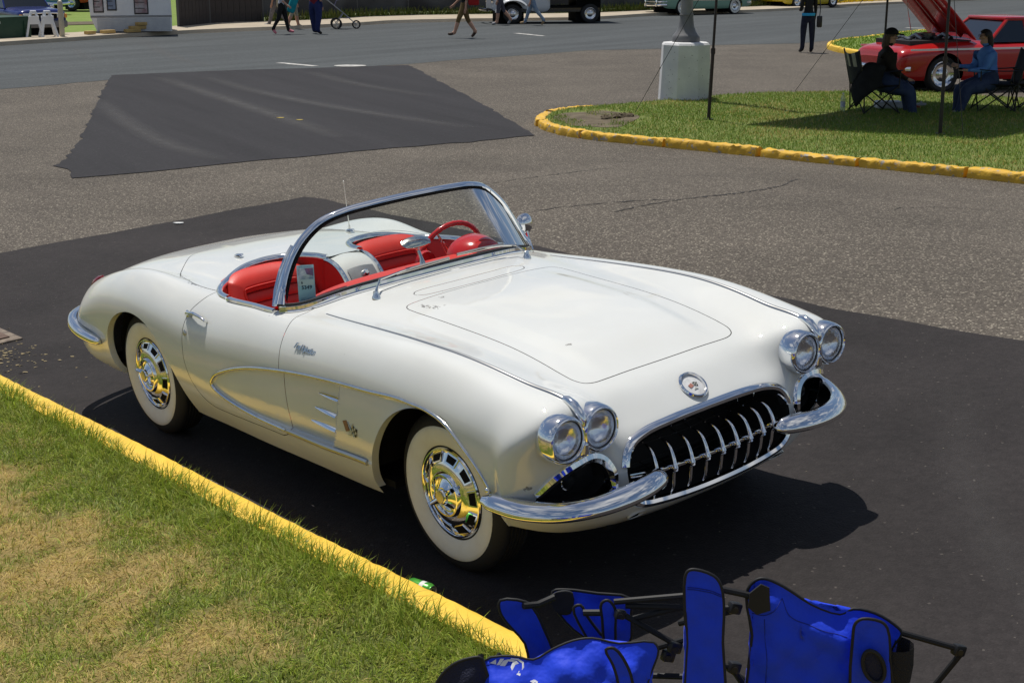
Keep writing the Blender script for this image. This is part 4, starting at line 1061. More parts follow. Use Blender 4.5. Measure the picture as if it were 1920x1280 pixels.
# MOUTH outline order: start at right side z~.5 over the top to the left
ring = [tuple(q) for q in np.vstack([mo[:, ::-1][::-1] * [-1, 1], mo[1:, ::-1]])]       # bottom centre -> right -> top -> left -> bottom
ring = np.array(ring); 
k0 = [i for i, q in enumerate(ring) if q[1] > .505]
upper = ring[min(k0):max(k0) + 1]
P, N = front_line(upper * [1.012, 1.0] + [0, .008])
N = [unit(np.array(q) + [.25, 0, .35]) for q in N]
MB().sweep(P, N, [(-.018, -.012), (-.017, .004), (-.006, .013), (.010, .014), (.019, .006), (.020, -.03), (-.01, -.03)]).build('grille_moulding', CHROME, car, angle=40)
lowr = [q for q in ring if q[1] < .43]
lowr_r = [q for q in lowr if q[0] <= 0][::-1]; lowr = np.array(lowr_r[::-1][::-1])
half = sorted([tuple(q) for q in ring if q[1] < .43 and q[0] <= 1e-6], key=lambda q: (-q[1] if q[0] < -.36 else -1 + q[0] * 1))
half = np.array([( -.455,.43),(-.447,.40),(-.425,.372),(-.39,.355),(-.30,.3445),(-.15,.337),(0,.335)])
low = catmull(np.vstack([half, (half[:-1] * [-1, 1])[::-1]]), 5)
P, N = front_line(low - [0, .004])
N = [unit(np.array(q) + [.3, 0, .25]) for q in N]
MB().sweep(P, N, [(-.016, -.012), (-.016, .006), (-.004, .014), (.010, .010), (.018, -.004), (.012, -.03)]).build('grille_moulding', CHROME, car, angle=40)
# dark cavity behind the mouth
m = MB(); rr = ring * [.995, 1]
back = np.array([(.40, y * .9, .47 + (z - .47) * .9) for y, z in rr]); frn = np.array([hit_front(y * 1.01, .475 + (z - .475) * 1.03)[0] - [.006, 0, 0] for y, z in rr])
m.grid(np.stack([frn, back], 0)); m.add(back, [tuple(range(len(back)))])
m.build('grille_cavity', M_('cavity_black', (.012, .012, .012), rough=.6), car)
m = MB()
for z in (.40, .43, .50, .53, .56): m.tube([(.50, -.42, z), (.53, 0, z), (.50, .42, z)], .003, n=6)
m.build('radiator_bars', M_('dark_metal', (.05, .05, .05), rough=.35, metal=.8), car)
TY = [0, .085, .166, .252, .335]; TX = [.747, .745, .740, .732, .718]
bar = [(TX[abs(k)] - .022, math.copysign(TY[abs(k)], k) if k else 0, .4625) for k in range(-4, 5)]
MB().tube([(.66, -.42, .4625)] + bar + [(.66, .42, .4625)], .0075, n=8, sx=1.1, sy=.8).build('grille_bar', CHROME, car)
def tooth():
    m = MB()
    up_ = catmull([(-.078,0,.096),(-.050,0,.090),(-.028,0,.074),(-.013,0,.045),(-.004,0,.015),(.001,0,.0)], 4)
    m.tube(up_, np.interp(np.linspace(0, 1, len(up_)), [0, .3, .7, 1], [.003, .0065, .0105, .0125]), n=12, sx=1.25, sy=.85, up=(1, 0, .3))
    m.tube(catmull([(.001,0,.0),(-.009,0,-.012),(-.014,0,-.04),(-.020,0,-.075),(-.034,0,-.104)], 4), np.interp(np.linspace(0, 1, 17), [0, .2, .7, 1], [.0125, .0100, .0085, .005]), n=12, sx=1.1, sy=.85, up=(1, 0, 0))
    m.tube([(-.09, 0, .100), (-.15, 0, .112)], [.0025, .002], n=6)
    m.tube([(-.02, 0, .0), (-.12, 0, .012)], [.004, .002], n=6)
    return m.build('grille_tooth', M_('tooth_chrome', (.88, .88, .88), rough=.10, metal=1.0), car, angle=70)
t0 = tooth(); t0.location = (TX[0], 0, .4625)
for k in range(-4, 5):
    if k:
        t = t0.copy(); COL.objects.link(t); t.parent = car; t.location = (TX[abs(k)], math.copysign(TY[abs(k)], k), .4625); t.rotation_euler = (0, 0, -.05 * k * -1)

BPROF = [(-.050,-.03),(-.054,-.012),(-.048,.004),(-.034,.018),(-.014,.0285),(.006,.034),(.020,.034),(.031,.026),(.034,.014),(.031,-.002),(.032,-.030),(.046,-.090),(.040,-.094),(.024,-.03),(-.03,-.03)]
for s in (-1, 1):
    C = catmull([(.735, s*.318, .463), (.765, s*.37, .462), (.788, s*.46, .458), (.785, s*.57, .450), (.752, s*.69, .442), (.685, s*.80, .438), (.58, s*.882, .443), (.47, s*.922, .455), (.405, s*.935, .463)], 7)
    T = np.gradient(C, axis=0); N = unit(np.c_[T[:, 1] * s, -T[:, 0] * s, np.full(len(C), .28) * np.linalg.norm(T, axis=1)])
    t = np.linspace(0, 1, len(C)); sc = np.interp(t, [0, .02, .06, .14, .25, .8, .93, 1], [.22, .46, .70, .86, .90, .84, .7, .35])
    MB().sweep(C, N, BPROF if s > 0 else [(-a, b) for a, b in BPROF][::-1] if False else BPROF, scale=sc).build('front_bumper', CHROME, car, angle=50) if s > 0 else \
        MB().sweep(C[::-1], N[::-1], BPROF, scale=sc[::-1]).build('front_bumper', CHROME, car, angle=50)
    # bolt at the bumper's outer end
    MB().sphere((.43, s*.925, .505), .011, 10, 6).build('bumper_bolt', CHROME, car)
    # arched scoop over the parking lamp
    arc = catmull([(.520,.455),(.526,.52),(.56,.575),(.62,.603),(.69,.590),(.76,.548),(.812,.488)], 7)
    P, N = front_line(np.c_[arc[:, 0] * s, arc[:, 1]])
    N = [unit(np.array(q) + [.2, 0, .3]) for q in N]
    P2, N2 = (P, N) if s > 0 else (P[::-1], N[::-1])
    P2, N2 = P2[::-1], N2[::-1]
    MB().sweep(P2, N2, [(-.017,-.012),(-.016,.006),(-.004,.015),(.010,.012),(.018,.0),(.017,-.035),(-.004,-.035)], scale=np.interp(np.linspace(0,1,len(P)), [0,.12,.85,1], [.8,1.3,1.3,1.0])).build('scoop_bezel', CHROME, car, angle=40)
    sc_ring = np.array([hit_front(s * y, z)[0] for y, z in SCOOP]); bk = sc_ring * [1, .9, .9] + [-.10, s * .066, .05]
    md_ = sc_ring * .55 + bk * .45
    MB().grid(np.concatenate([np.stack([sc_ring - [.004, 0, 0], md_], 0), np.stack([sc_ring[:1] - [.004, 0, 0], md_[:1]], 0)], 1)).build('scoop_wall', M_('dark_chrome', (.30, .31, .33), rough=.12, metal=1.0), car)
    m = MB(); m.grid(np.concatenate([np.stack([md_, bk], 0), np.stack([md_[:1], bk[:1]], 0)], 1)); m.add(bk, [tuple(range(len(bk)))])
    m.build('scoop_pocket', MT['cavity_black'], car)
    MB().lathe([(.034,.0),(.033,.012),(.022,.022),(.0,.027)], c=(.575, s*.66, .50), axis='x', n=20).build('parking_lamp', LENS, car)
    MB().lathe([(.037,-.004),(.038,.006),(.034,.008)], c=(.575, s*.66, .50), axis='x', n=20).build('parking_lamp_ring', CHROME, car)
    # lower air slot
    q, n2 = hit_front(s * .40, .305); e = np.array([0, 1., 0]); ez = unit(n2); ey = unit(np.cross(ez, e)); Mz = np.stack([e, ey, ez], 1)
    MB().lathe([(.05,-.006),(.05,.003),(.045,.004),(.043,-.004)], c=q, n=28, M=Mz @ np.diag([1, .45, 1])).build('duct_rim', PAINT, car)
    MB().lathe([(.044,.001),(.0,.001)], c=q, n=28, M=Mz @ np.diag([1, .45, 1])).build('duct_opening', BLACK, car)
    # rear bumper
    C = catmull([(-3.03, s*.895, .455), (-3.10, s*.905, .46), (-3.25, s*.91, .475), (-3.40, s*.885, .495), (-3.49, s*.835, .512), (-3.56, s*.75, .52), (-3.63, s*.60, .525), (-3.68, s*.42, .525), (-3.70, s*.30, .525)], 6)
    T = np.gradient(C, axis=0); N = unit(np.c_[-T[:, 1] * s * -1 * -1, T[:, 0] * s * -1 * -1, np.full(len(C), .2) * np.linalg.norm(T, axis=1)])
    if (N[5] @ np.array([0, s, 0])) < 0: N[:, :2] *= -1
    t = np.linspace(0, 1, len(C)); sc = np.interp(t, [0, .03, .12, .3, .9, 1], [.3, .6, .8, 1, 1, .6])
    a, b, c_ = (C, N, sc) if s < 0 else (C[::-1], N[::-1], sc[::-1])
    MB().sweep(a[::-1], b[::-1], [(-.033,-.02),(-.035,0),(-.025,.022),(0,.030),(.025,.022),(.034,.0),(.033,-.04)], scale=c_[::-1]).build('rear_bumper', CHROME, car, angle=50)
    tl, tn = hit_near((-3.43, s*.68, .69))
    MB().lathe([(.036,-.01),(.035,.008),(.02,.02),(.0,.024)], c=tl, n=24, M=np.stack([unit(np.cross(tn,[0,0,1])), unit(np.cross(np.cross(tn,[0,0,1]),tn))*-1.4, unit(tn)], 1)).build('tail_lamp', M_('tail_red', (.16, .006, .006), rough=.12, coat=.5), car)
# ------------------------------------------------------------------ windscreen
base_h = [(-1.028,0),(-1.030,.2),(-1.052,.42),(-1.105,.58),(-1.175,.685),(-1.232,.722),(-1.268,.738)]
BASE = []
for x, y in catmull(base_h, 6):
    p, n = hit_top(x, y); BASE.append(p + [0, 0, .012])
BASE = np.array(BASE)
TOP = catmull([(-1.205,0,1.293),(-1.21,.2,1.289),(-1.232,.37,1.275),(-1.258,.48,1.245),(-1.278,.562,1.188),(-1.285,.622,1.125),(-1.287,.672,1.045),(-1.282,.71,.965),(-1.268,.738,.903)], 6)
def both(P): P = np.asarray(P); return np.vstack([(P * [1, -1, 1])[::-1], P[1:]])
BASE2, TOP2 = both(BASE), both(TOP)
GLASS = bpy.data.materials.new('windscreen_glass'); GLASS.use_nodes = True
_n, _l = GLASS.node_tree.nodes, GLASS.node_tree.links; _n.clear()
_o = _n.new('ShaderNodeOutputMaterial'); _t = _n.new('ShaderNodeBsdfTransparent'); _t.inputs[0].default_value = (.86, .90, .88, 1)
_g = _n.new('ShaderNodeBsdfGlossy'); _g.inputs['Roughness'].default_value = .01; _f = _n.new('ShaderNodeFresnel'); _f.inputs[0].default_value = 1.22
_m = _n.new('ShaderNodeMixShader'); _l.new(_f.outputs[0], _m.inputs[0]); _l.new(_t.outputs[0], _m.inputs[1]); _l.new(_g.outputs[0], _m.inputs[2]); _l.new(_m.outputs[0], _o.inputs[0])
def rs(P, n):
    d = np.r_[0, np.cumsum(np.linalg.norm(np.diff(P, axis=0), axis=1))]; t = np.linspace(0, d[-1], n)
    return np.stack([np.interp(t, d, P[:, k]) for k in range(3)], 1)
ws = empty('windscreen'); ws.parent = car
b_, t_ = rs(BASE, 24), rs(TOP, 24)
G = []
for u in np.linspace(0, 1, 9):
    row = b_ * (1 - u) + t_ * u; row[:, 0] += .035 * math.sin(math.pi * u) * np.linspace(1, 0, 24) ** .5 * .4
    G.append(both(row))
MB().grid(np.array(G)).build('glass', GLASS, ws, angle=80)
m = MB()
fr = rs(TOP2, 80); nr = unit(fr - np.array([-1.6, 0, .6]))
wd = np.interp(np.abs(np.linspace(-1, 1, 80)), [0, .45, .62, .8, .93, 1], [1, 1, 1.1, 1.15, 1.35, 1.9])
m.sweep(fr, nr, [(-.019, -.010), (-.020, .006), (-.012, .014), (.010, .014), (.019, .005), (.017, -.010), (0, -.014)], scale=wd * .84)
m.build('frame', CHROME, ws, angle=50)
bb = rs(BASE2, 70); nb = np.tile([.75, 0, .66], (70, 1)) + np.c_[np.zeros(70), np.sign(bb[:, 1]) * np.clip((np.abs(bb[:, 1]) - .5) * 3, 0, .9), np.zeros(70)]
MB().sweep(bb - [0, 0, .004], nb, [(-.024, -.014), (-.022, .007), (-.008, .016), (.004, .008), (.014, .013), (.022, .003), (.022, -.014)]).build('lower_moulding', CHROME, ws, angle=35)
MB().sweep(rs(BASE2, 60) + [-.012, 0, .012], np.tile([0, 0, 1.], (60, 1)), [(-.005, -.01), (-.005, .012), (.005, .012), (.005, -.01)]).build('rubber_seal', MT['grey_rubber'], ws)
# dark seal inside the frame, painted inner pillars and the side-window channels
m = MB()
for s in (-1, 1):
    q = rs(TOP, 40)[18:] * [1, s, 1]
    m.tube(q + np.array([-.018, -s * .022, -.004]), .011, n=8)
m.build('inner_pillar', RED_PAINT, ws)
q = rs(TOP2, 80); MB().sweep(q + (np.array([-1.5, 0, .8]) - q) * .028 + [.02, 0, 0], nr, [(-.004, -.006), (-.004, .006), (.004, .006), (.004, -.006)]).build('glass_channel', BLACK, ws)
for s in (-1, 1):
    MB().tube([(-1.295, s*.745, .895), (-1.31, s*.722, .96), (-1.316, s*.685, 1.04), (-1.314, s*.642, 1.11), (-1.31, s*.612, 1.15)], [.018, .016, .015, .014, .011], n=8, sx=.8, sy=1.1).build('vent_post', CHROME, ws)
for s, piv, pts, b0, b1 in ((-1, (-.909, -.448), [(-.985, -.37, .985), (-.998, -.24, .995), (-1.004, -.11, 1.0)], (-.999, -.267, .992), (-1.006, .046, 1.0)), (1, (-.925, .455), [(-.985, .44, .985), (-1.002, .36, .997), (-1.01, .264, 1.004)], (-1.006, .093, 1.008), (-1.012, .382, 1.0))):
    p, n = hit_top(*piv)
    wi = MB(); wi.lathe([(.021,-.004),(.020,.008),(.014,.018),(.011,.034),(.0,.037)], c=p, n=18); 
    w_o = wi.build('wiper', CHROME, car)
    MB().tube([p + [0, 0, .028], *pts], [.0065, .006, .005, .004], n=6).build('wiper_arm', CHROME_OLD, w_o)
    MB().tube([b0, np.mean([b0, b1], 0) + [.003, 0, .004], b1], .0048, n=6).tube([np.array(b0) - [0, 0, .006], np.array(b1) - [0, 0, .006]], .0035, n=5).build('wiper_blade', STEEL, w_o)

# ------------------------------------------------------------------ cockpit
cab = empty('cabin'); cab.parent = car
m = MB()                                             # tub: floor, back wall, sides
m.box((-1.45, 0, .30), (1.4, 1.5, .02)); m.box((-.92, 0, .55), (.02, 1.46, .6))
m.build('floor_carpet', RED_CARPET, cab)
rim = ck                                             # rear lobes and door tops (half outline)
ri = [i for i, q in enumerate(rim) if q[0] < -1.30]
half = rim[ri[0]:ri[-1] + 1]
half = half[half[:, 1] > .098]
for s in (-1, 1):
    P = []
    for x, y in half:
        p, n = hit_top(x, s * y); P.append(p)
    P = np.array(P)
    # lining under the rim
    lo = P.copy(); lo[:, 2] = .35; lo[:, 0] = P[:, 0] * .985 - .02 * 0; mid = P - [0, 0, .03]; mid[:, 1] -= s * .012; mid[:, 0] += .012 * (P[:, 0] < -1.9)
    MB().grid(np.stack([P, mid, lo + [.02, -s * .03, 0]], 0)).build('side_lining', RED, cab, angle=60)
    k = len(P)
    nrm = np.tile([0, 0, 1.], (k, 1)); isdoor = P[:, 0] > -1.76
    rear = P[~isdoor] if s < 0 else P[~isdoor]
    MB().sweep(rear, np.tile([0, 0, 1.], (len(rear), 1)), [(-.017, -.008), (-.016, .006), (-.007, .013), (.007, .013), (.016, .006), (.017, -.008)]).build('cockpit_rim', CHROME, car, angle=50)
    dr = P[isdoor]
    MB().sweep(dr, np.tile([0, -s * .15, 1.], (len(dr), 1)), [(-.024, -.008), (-.022, .004), (-.008, .010), (.008, .008), (.02, .004), (.022, -.012)]).build('door_top_moulding', CHROME, door_r if s < 0 else door_l, angle=50)
# body-colour fall between the seats with its bright panel
fall = catmull([(-1.87,.9235),(-1.82,.918),(-1.765,.90),(-1.715,.865),(-1.675,.815),(-1.645,.755),(-1.63,.68),(-1.625,.58),(-1.62,.45)], 5)
G = np.array([[(x, y, z - .012 * (abs(y) / .1) ** 2) for y in np.linspace(-.105, .105, 9)] for x, z in fall])
wf = MB().grid(G).build('console_fall', PAINT, car, angle=60)
k1 = 18
SILVER = M_('silver_panel', (.55, .53, .50), rough=.38, metal=.85, var=(.48, .47, .44), vscale=20)
MB().grid(G[k1 - 4:, 1:-1] + [.004, 0, .003]).build('speaker_panel', SILVER, wf, angle=60)
for s in (-1, 1):
    e = np.array([(x, s * .108, z - .012) for x, z in fall]); 
    MB().tube(e, .0125, n=8).build('console_edge', CHROME, wf)
    MB().grid(np.stack([e, e * [1, 1, 0] + [-.12, 0, .35]], 0)).build('console_side', RED, wf)
for q in (k1, k1 + 7):
    x, z = fall[q]; MB().tube([(x, .005, z), (x + .02, .005, z + .012), (x + .026, .005, z + .016)], [.020, .018, .010] if q == k1 else [.011, .010, .005], n=16).build('lock_button', CHROME, wf)

def seat(s):
    se = empty('seat'); se.parent = car
    cy = s * .378; NU, NV = 49, 141; G = np.zeros((NV, NU, 3)); 
    for j, v in enumerate(np.linspace(0, 1, NV)):
        for i, u in enumerate(np.linspace(-1, 1, NU)):
            z = .40 + .505 * v - .035 * abs(u) ** 4 * v ** 3; hw = .268 - .012 * v - .03 * max(0, v - .8) / .2
            x = -1.80 - .22 * v + .05 * abs(u) ** 2.5
            inp = smooth01((.60 - abs(u)) / .05) * smooth01((.87 - v) / .04)
            roll = abs(math.cos(math.pi * v * 9.5))
            x -= .012 * inp; x -= .016 * inp * (1 - roll ** .35)
            edge = max(abs(u) ** 8, ((v - .5) * 2) ** 12 if v > .5 else 0)
            x -= .06 * edge
            G[j, i] = (x, cy + u * hw, z)
    STITCH = M_('red_stitching', (.20, .008, .008), rough=.7)
    for kk in range(3, 9):                                   # sewn pleats
        j = int(round((kk + .5) / 9.5 * (NV - 1))); ii = [i for i in range(NU) if abs(-1 + 2 * i / (NU - 1)) < .60]
        if j < NV * .87: MB().tube([G[j, i] + [.003, 0, 0] for i in ii], .0032, n=5).build('pleat_seam', STITCH, se)
    jt = int(.855 * (NV - 1)); il, ir = int(.19 * (NU - 1)), int(.81 * (NU - 1))
    MB().tube(np.array([G[j, il] + [.006, 0, 0] for j in range(int(.3 * NV), jt, 6)] + [G[jt, i] + [.007, 0, 0] for i in range(il, ir + 1, 2)] + [G[j, ir] + [.006, 0, 0] for j in range(jt, int(.3 * NV), -6)]), .0042, n=6).build('welt', RED, se)
    bk = G.copy(); bk[:, :, 0] = np.minimum(G[:, :, 0] - .02, -1.93 - .15 * np.linspace(0, 1, NV)[:, None]); 
    m = MB().grid(G); m.grid(bk, flip=True)
    for A, B in ((G[-1], bk[-1]), (G[:, 0], bk[:, 0]), (G[:, -1], bk[:, -1])): m.grid(np.stack([A, B], 0))
    m.build('backrest', RED, se, angle=70)
    m = MB().bbox((-1.55, cy, .43), (.5, .50, .16), .05)
    for k in range(6): m.tube([(-1.74 + k * .06, cy - .17, .512), (-1.74 + k * .06, cy + .17, .512)], .028, n=10, sx=.45)
    m.build('cushion', RED, se, angle=60)
seat(-1); seat(1)

# dashboard with the hooded cluster before the driver
dash_p = rs(BASE, 30)
top = both(dash_p + [-.012, 0, -.012])
back = both(np.array([(-1.245 - .03 * smooth01(p[1] / .3) * 0, p[1] * (.97 if p[1] > .6 else 1), p[2] - .008) for p in dash_p]))
back[:, 0] = np.minimum(back[:, 0], top[:, 0] - .02)
mid = (top + back) / 2 + [0, 0, .012]
lip = back + [-.012, 0, -.03]; face = back + [.03, 0, -.18]
dsh = MB().grid(np.stack([top, mid, back, lip, face], 0)).build('dashboard', RED, cab, angle=60)
m = MB(); cy, cx = .385, -1.175; prof = []
G = []
for a in np.linspace(0, math.pi, 25):
    row = []
    for t, rr_, xx in ((0, 1, -.125), (.1, 1.06, -.11), (.3, 1.0, -.06), (.6, .9, -.02), (.8, .72, .02), (.93, .45, .045), (1, 0.05, .055)):
        row.append((cx + xx, cy + .138 * rr_ * math.cos(a), .925 + .088 * rr_ * math.sin(a)))
    G.append(row)
m.grid(np.array(G)); m.add([(cx - .112, cy + .128 * math.cos(a), .92 + .08 * math.sin(a)) for a in np.linspace(0, math.pi, 25)], [tuple(range(25))])
m.build('instrument_hood', RED_PAINT, dsh, angle=70)
MB().lathe([(.055,.02),(.06,.0),(.05,-.01),(.0,-.012)], c=(-1.34, .14, .915), axis='x', n=20).build('tachometer', RED_PAINT, dsh)
MB().tube([(-1.335, -.55, .84), (-1.37, -.5, .845), (-1.37, -.12, .845), (-1.335, -.08, .84)], .011, n=10).build('grab_bar', CHROME, dsh)
for k in range(5): MB().tube([(-1.305, -.05 + .045 * k, .80), (-1.335, -.05 + .045 * k, .80)], .011, n=12).build('dash_knob', CHROME, dsh)

# steering wheel on its column
c = np.array([-1.48, .395, .855]); a = R(16); up = np.array([math.sin(a), 0, math.cos(a)]); sd = np.array([0, 1., 0]); ax = np.array([-math.cos(a), 0, math.sin(a)])
st = MB()
n = 72; RW = .207
st.tube([c + RW * (math.cos(t) * up + math.sin(t) * sd) for t in np.linspace(0, 2 * math.pi, n, endpoint=False)], [.0135 + .0012 * math.cos(t * 28) for t in np.linspace(0, 2 * math.pi, n, endpoint=False)], n=10, closed=True)
sw = st.build('steering_wheel', RED_PAINT, car, angle=80)
for t0_ in (R(90), R(210), R(330)):
    e = math.cos(t0_) * up + math.sin(t0_) * sd; tt = -math.sin(t0_) * up + math.cos(t0_) * sd
    MB().tube([c - ax * .03 + e * .02 + tt * .01, c - ax * .02 + e * .1 + tt * .008, c + e * RW], .0042, n=6).tube([c - ax * .03 + e * .02 - tt * .01, c - ax * .02 + e * .1 - tt * .008, c + e * RW], .0042, n=6).build('spoke', CHROME, sw)
MB().tube([c - ax * .055, c - ax * .02, c - ax * .005], [.05, .045, .02], n=20).build('horn_button', RED_PAINT, sw)
MB().tube([c - ax * .05, c - ax * .42], .028, n=14).build('steering_column', RED_PAINT, sw)

# inside mirror on its post, seen from the back
mp = np.array([-1.155, 0, .945])
mi = MB().tube([mp, mp + [-.005, 0, .012], mp + [-.012, 0, .04], mp + [-.03, -.003, .085]], [.030, .016, .009, .007], n=12).sphere(mp + [-.03, -.003, .088], .012, 10, 6)
mir = mi.build('interior_mirror', CHROME, car)
G = []
for v in np.linspace(-1, 1, 9):
    G.append([(mp[0] - .045 + .028 * (1 - abs(u) ** 2.2) * (1 - v * v) ** .5 - .02 * v, u * .082 * (1 - .12 * v * v), mp[2] + .115 + .026 * v * (1 - .55 * abs(u) ** 3)) for u in np.linspace(-1, 1, 17)])
g = np.array(G); m = MB().grid(g); m.grid(g * [0, 1, 1] + [mp[0] - .05, 0, 0] - np.stack([.02 * np.linspace(-1, 1, 9)[:, None] * np.ones((1, 17)), np.zeros((9, 17)), np.zeros((9, 17))], 2), flip=True)
m.build('mirror_back', CHROME_OLD, mir, angle=70)
# outside mirror
p = np.array(hit_side(-1.29, .835, 1)[0])
MB().tube([p - [0, .02, .01], p + [-.02, .0, .02], p + [-.055, .012, .075], p + [-.06, .01, .115]], [.022, .012, .008, .009], n=10).sphere(p + [-.06, .01, .118], .012, 10, 6).lathe([(.0,.034),(.03,.028),(.05,.012),(.056,.0),(.054,-.006),(.0,-.006)], c=p + [-.075, .01, .145], axis='x', n=24).build('door_mirror', CHROME, car)
# aerial, deck latches
p, n_ = hit_top(-2.70, .585)
MB().lathe([(.018,-.004),(.016,.008),(.007,.018),(.005,.04)], c=p, n=14).tube([p, p + [-.012, .0, .30]], [.0035, .002], n=6).sphere(p + [-.012, .0, .30], .004, 8, 6).build('aerial', M_('aerial_steel', (.75, .74, .7), rough=.3, metal=.6), car)
for s in (-1, 1):
    p, n_ = hit_top(-2.33, s * .351); 
    MB().tube([p + [-.045, 0, .003], p + [-.015, 0, .011], p + [.025, 0, .016], p + [.04, 0, .014]], [.004, .009, .009, .003], n=8, sx=.7, sy=1.6).box(p + [.0, 0, .002], (.06, .022, .006)).build('deck_latch', CHROME, lid)
# windscreen entry card
cd = empty('entry_card'); 
P0 = np.array([-1.215, -.668, .912]); ex = unit(np.array([.35, .62, -.03])); ey = unit(np.array([-.16, .10, 1.0])); ey = unit(ey - ex * (ex @ ey)); ez = np.cross(ex, ey)
cd.matrix_world = CAR_MW
tag(cd, 'pale blue entry card propped inside the lower corner of the windscreen', 'card')
W_, H_ = .078, .165
Mx = np.stack([ex, ey, ez], 1)
MB().prism([(0, 0), (W_, 0), (W_, H_), (0, H_)], 0, .0012, M=Mx, o=P0).build('card_sheet', M_('card_blue', (.36, .58, .66), rough=.6), cd, smooth=False)
MB().prism([(.004, .100), (W_ - .004, .100), (W_ - .004, .150), (.004, .150)], .0014, .0018, M=Mx, o=P0).build('card_picture', M_('card_print', (.20, .27, .38), rough=.5, var=(.55, .6, .62), vscale=45), cd, smooth=False)
MB().prism([(.044, .122), (W_ - .004, .114), (W_ - .004, .150), (.036, .150)], .002, .0024, M=Mx, o=P0).build('card_picture', M_('card_print_red', (.26, .09, .15), rough=.5, var=(.16, .14, .3), vscale=60), cd, smooth=False)
MB().prism([(.004, .072), (W_ - .004, .072), (W_ - .004, .099), (.004, .099)], .0014, .0018, M=Mx, o=P0).build('card_panel', M_('card_pale', (.52, .62, .62), rough=.6), cd, smooth=False)
INK = M_('ink', (.03, .05, .08), rough=.7)
for s_, sz, u, v in (('5349', .024, .040, .062), ('6', .017, .020, .085)):
    V, F = text_geo(s_, sz, .0002, bold=.0006)
    mesh_obj('card_lettering', put(V, P0 + ex * u + ey * v + ez * .0022, ex, ey, ez), F, INK, cd, smooth=False)
for u0, u1, v0, v1 in ((.010, .068, .005, .011), (.012, .066, .0545 - .04, .0165), (.010, .068, .154, .159)):
    MB().prism([(u0, v0), (u1, v0), (u1, v1), (u0, v1)], .0014, .0018, M=Mx, o=P0).build('card_print_line', M_('card_ink', (.10, .16, .22), rough=.7, var=(.34, .52, .6), vscale=380), cd, smooth=False)
# ================================================================== STREET FURNITURE, PEOPLE, VEHICLES
def gz1(x, y): return float(ground_z(x, y))
SKIN = M_('skin', (.50, .29, .20), rough=.55, var=(.46, .25, .17), vscale=12)
def cloth(name, col, var=None, rough=.85): return M_(name, col, rough=rough, var=var or tuple(c * .8 for c in col), vscale=9, bump=.35, bscale=35, spec=.25)

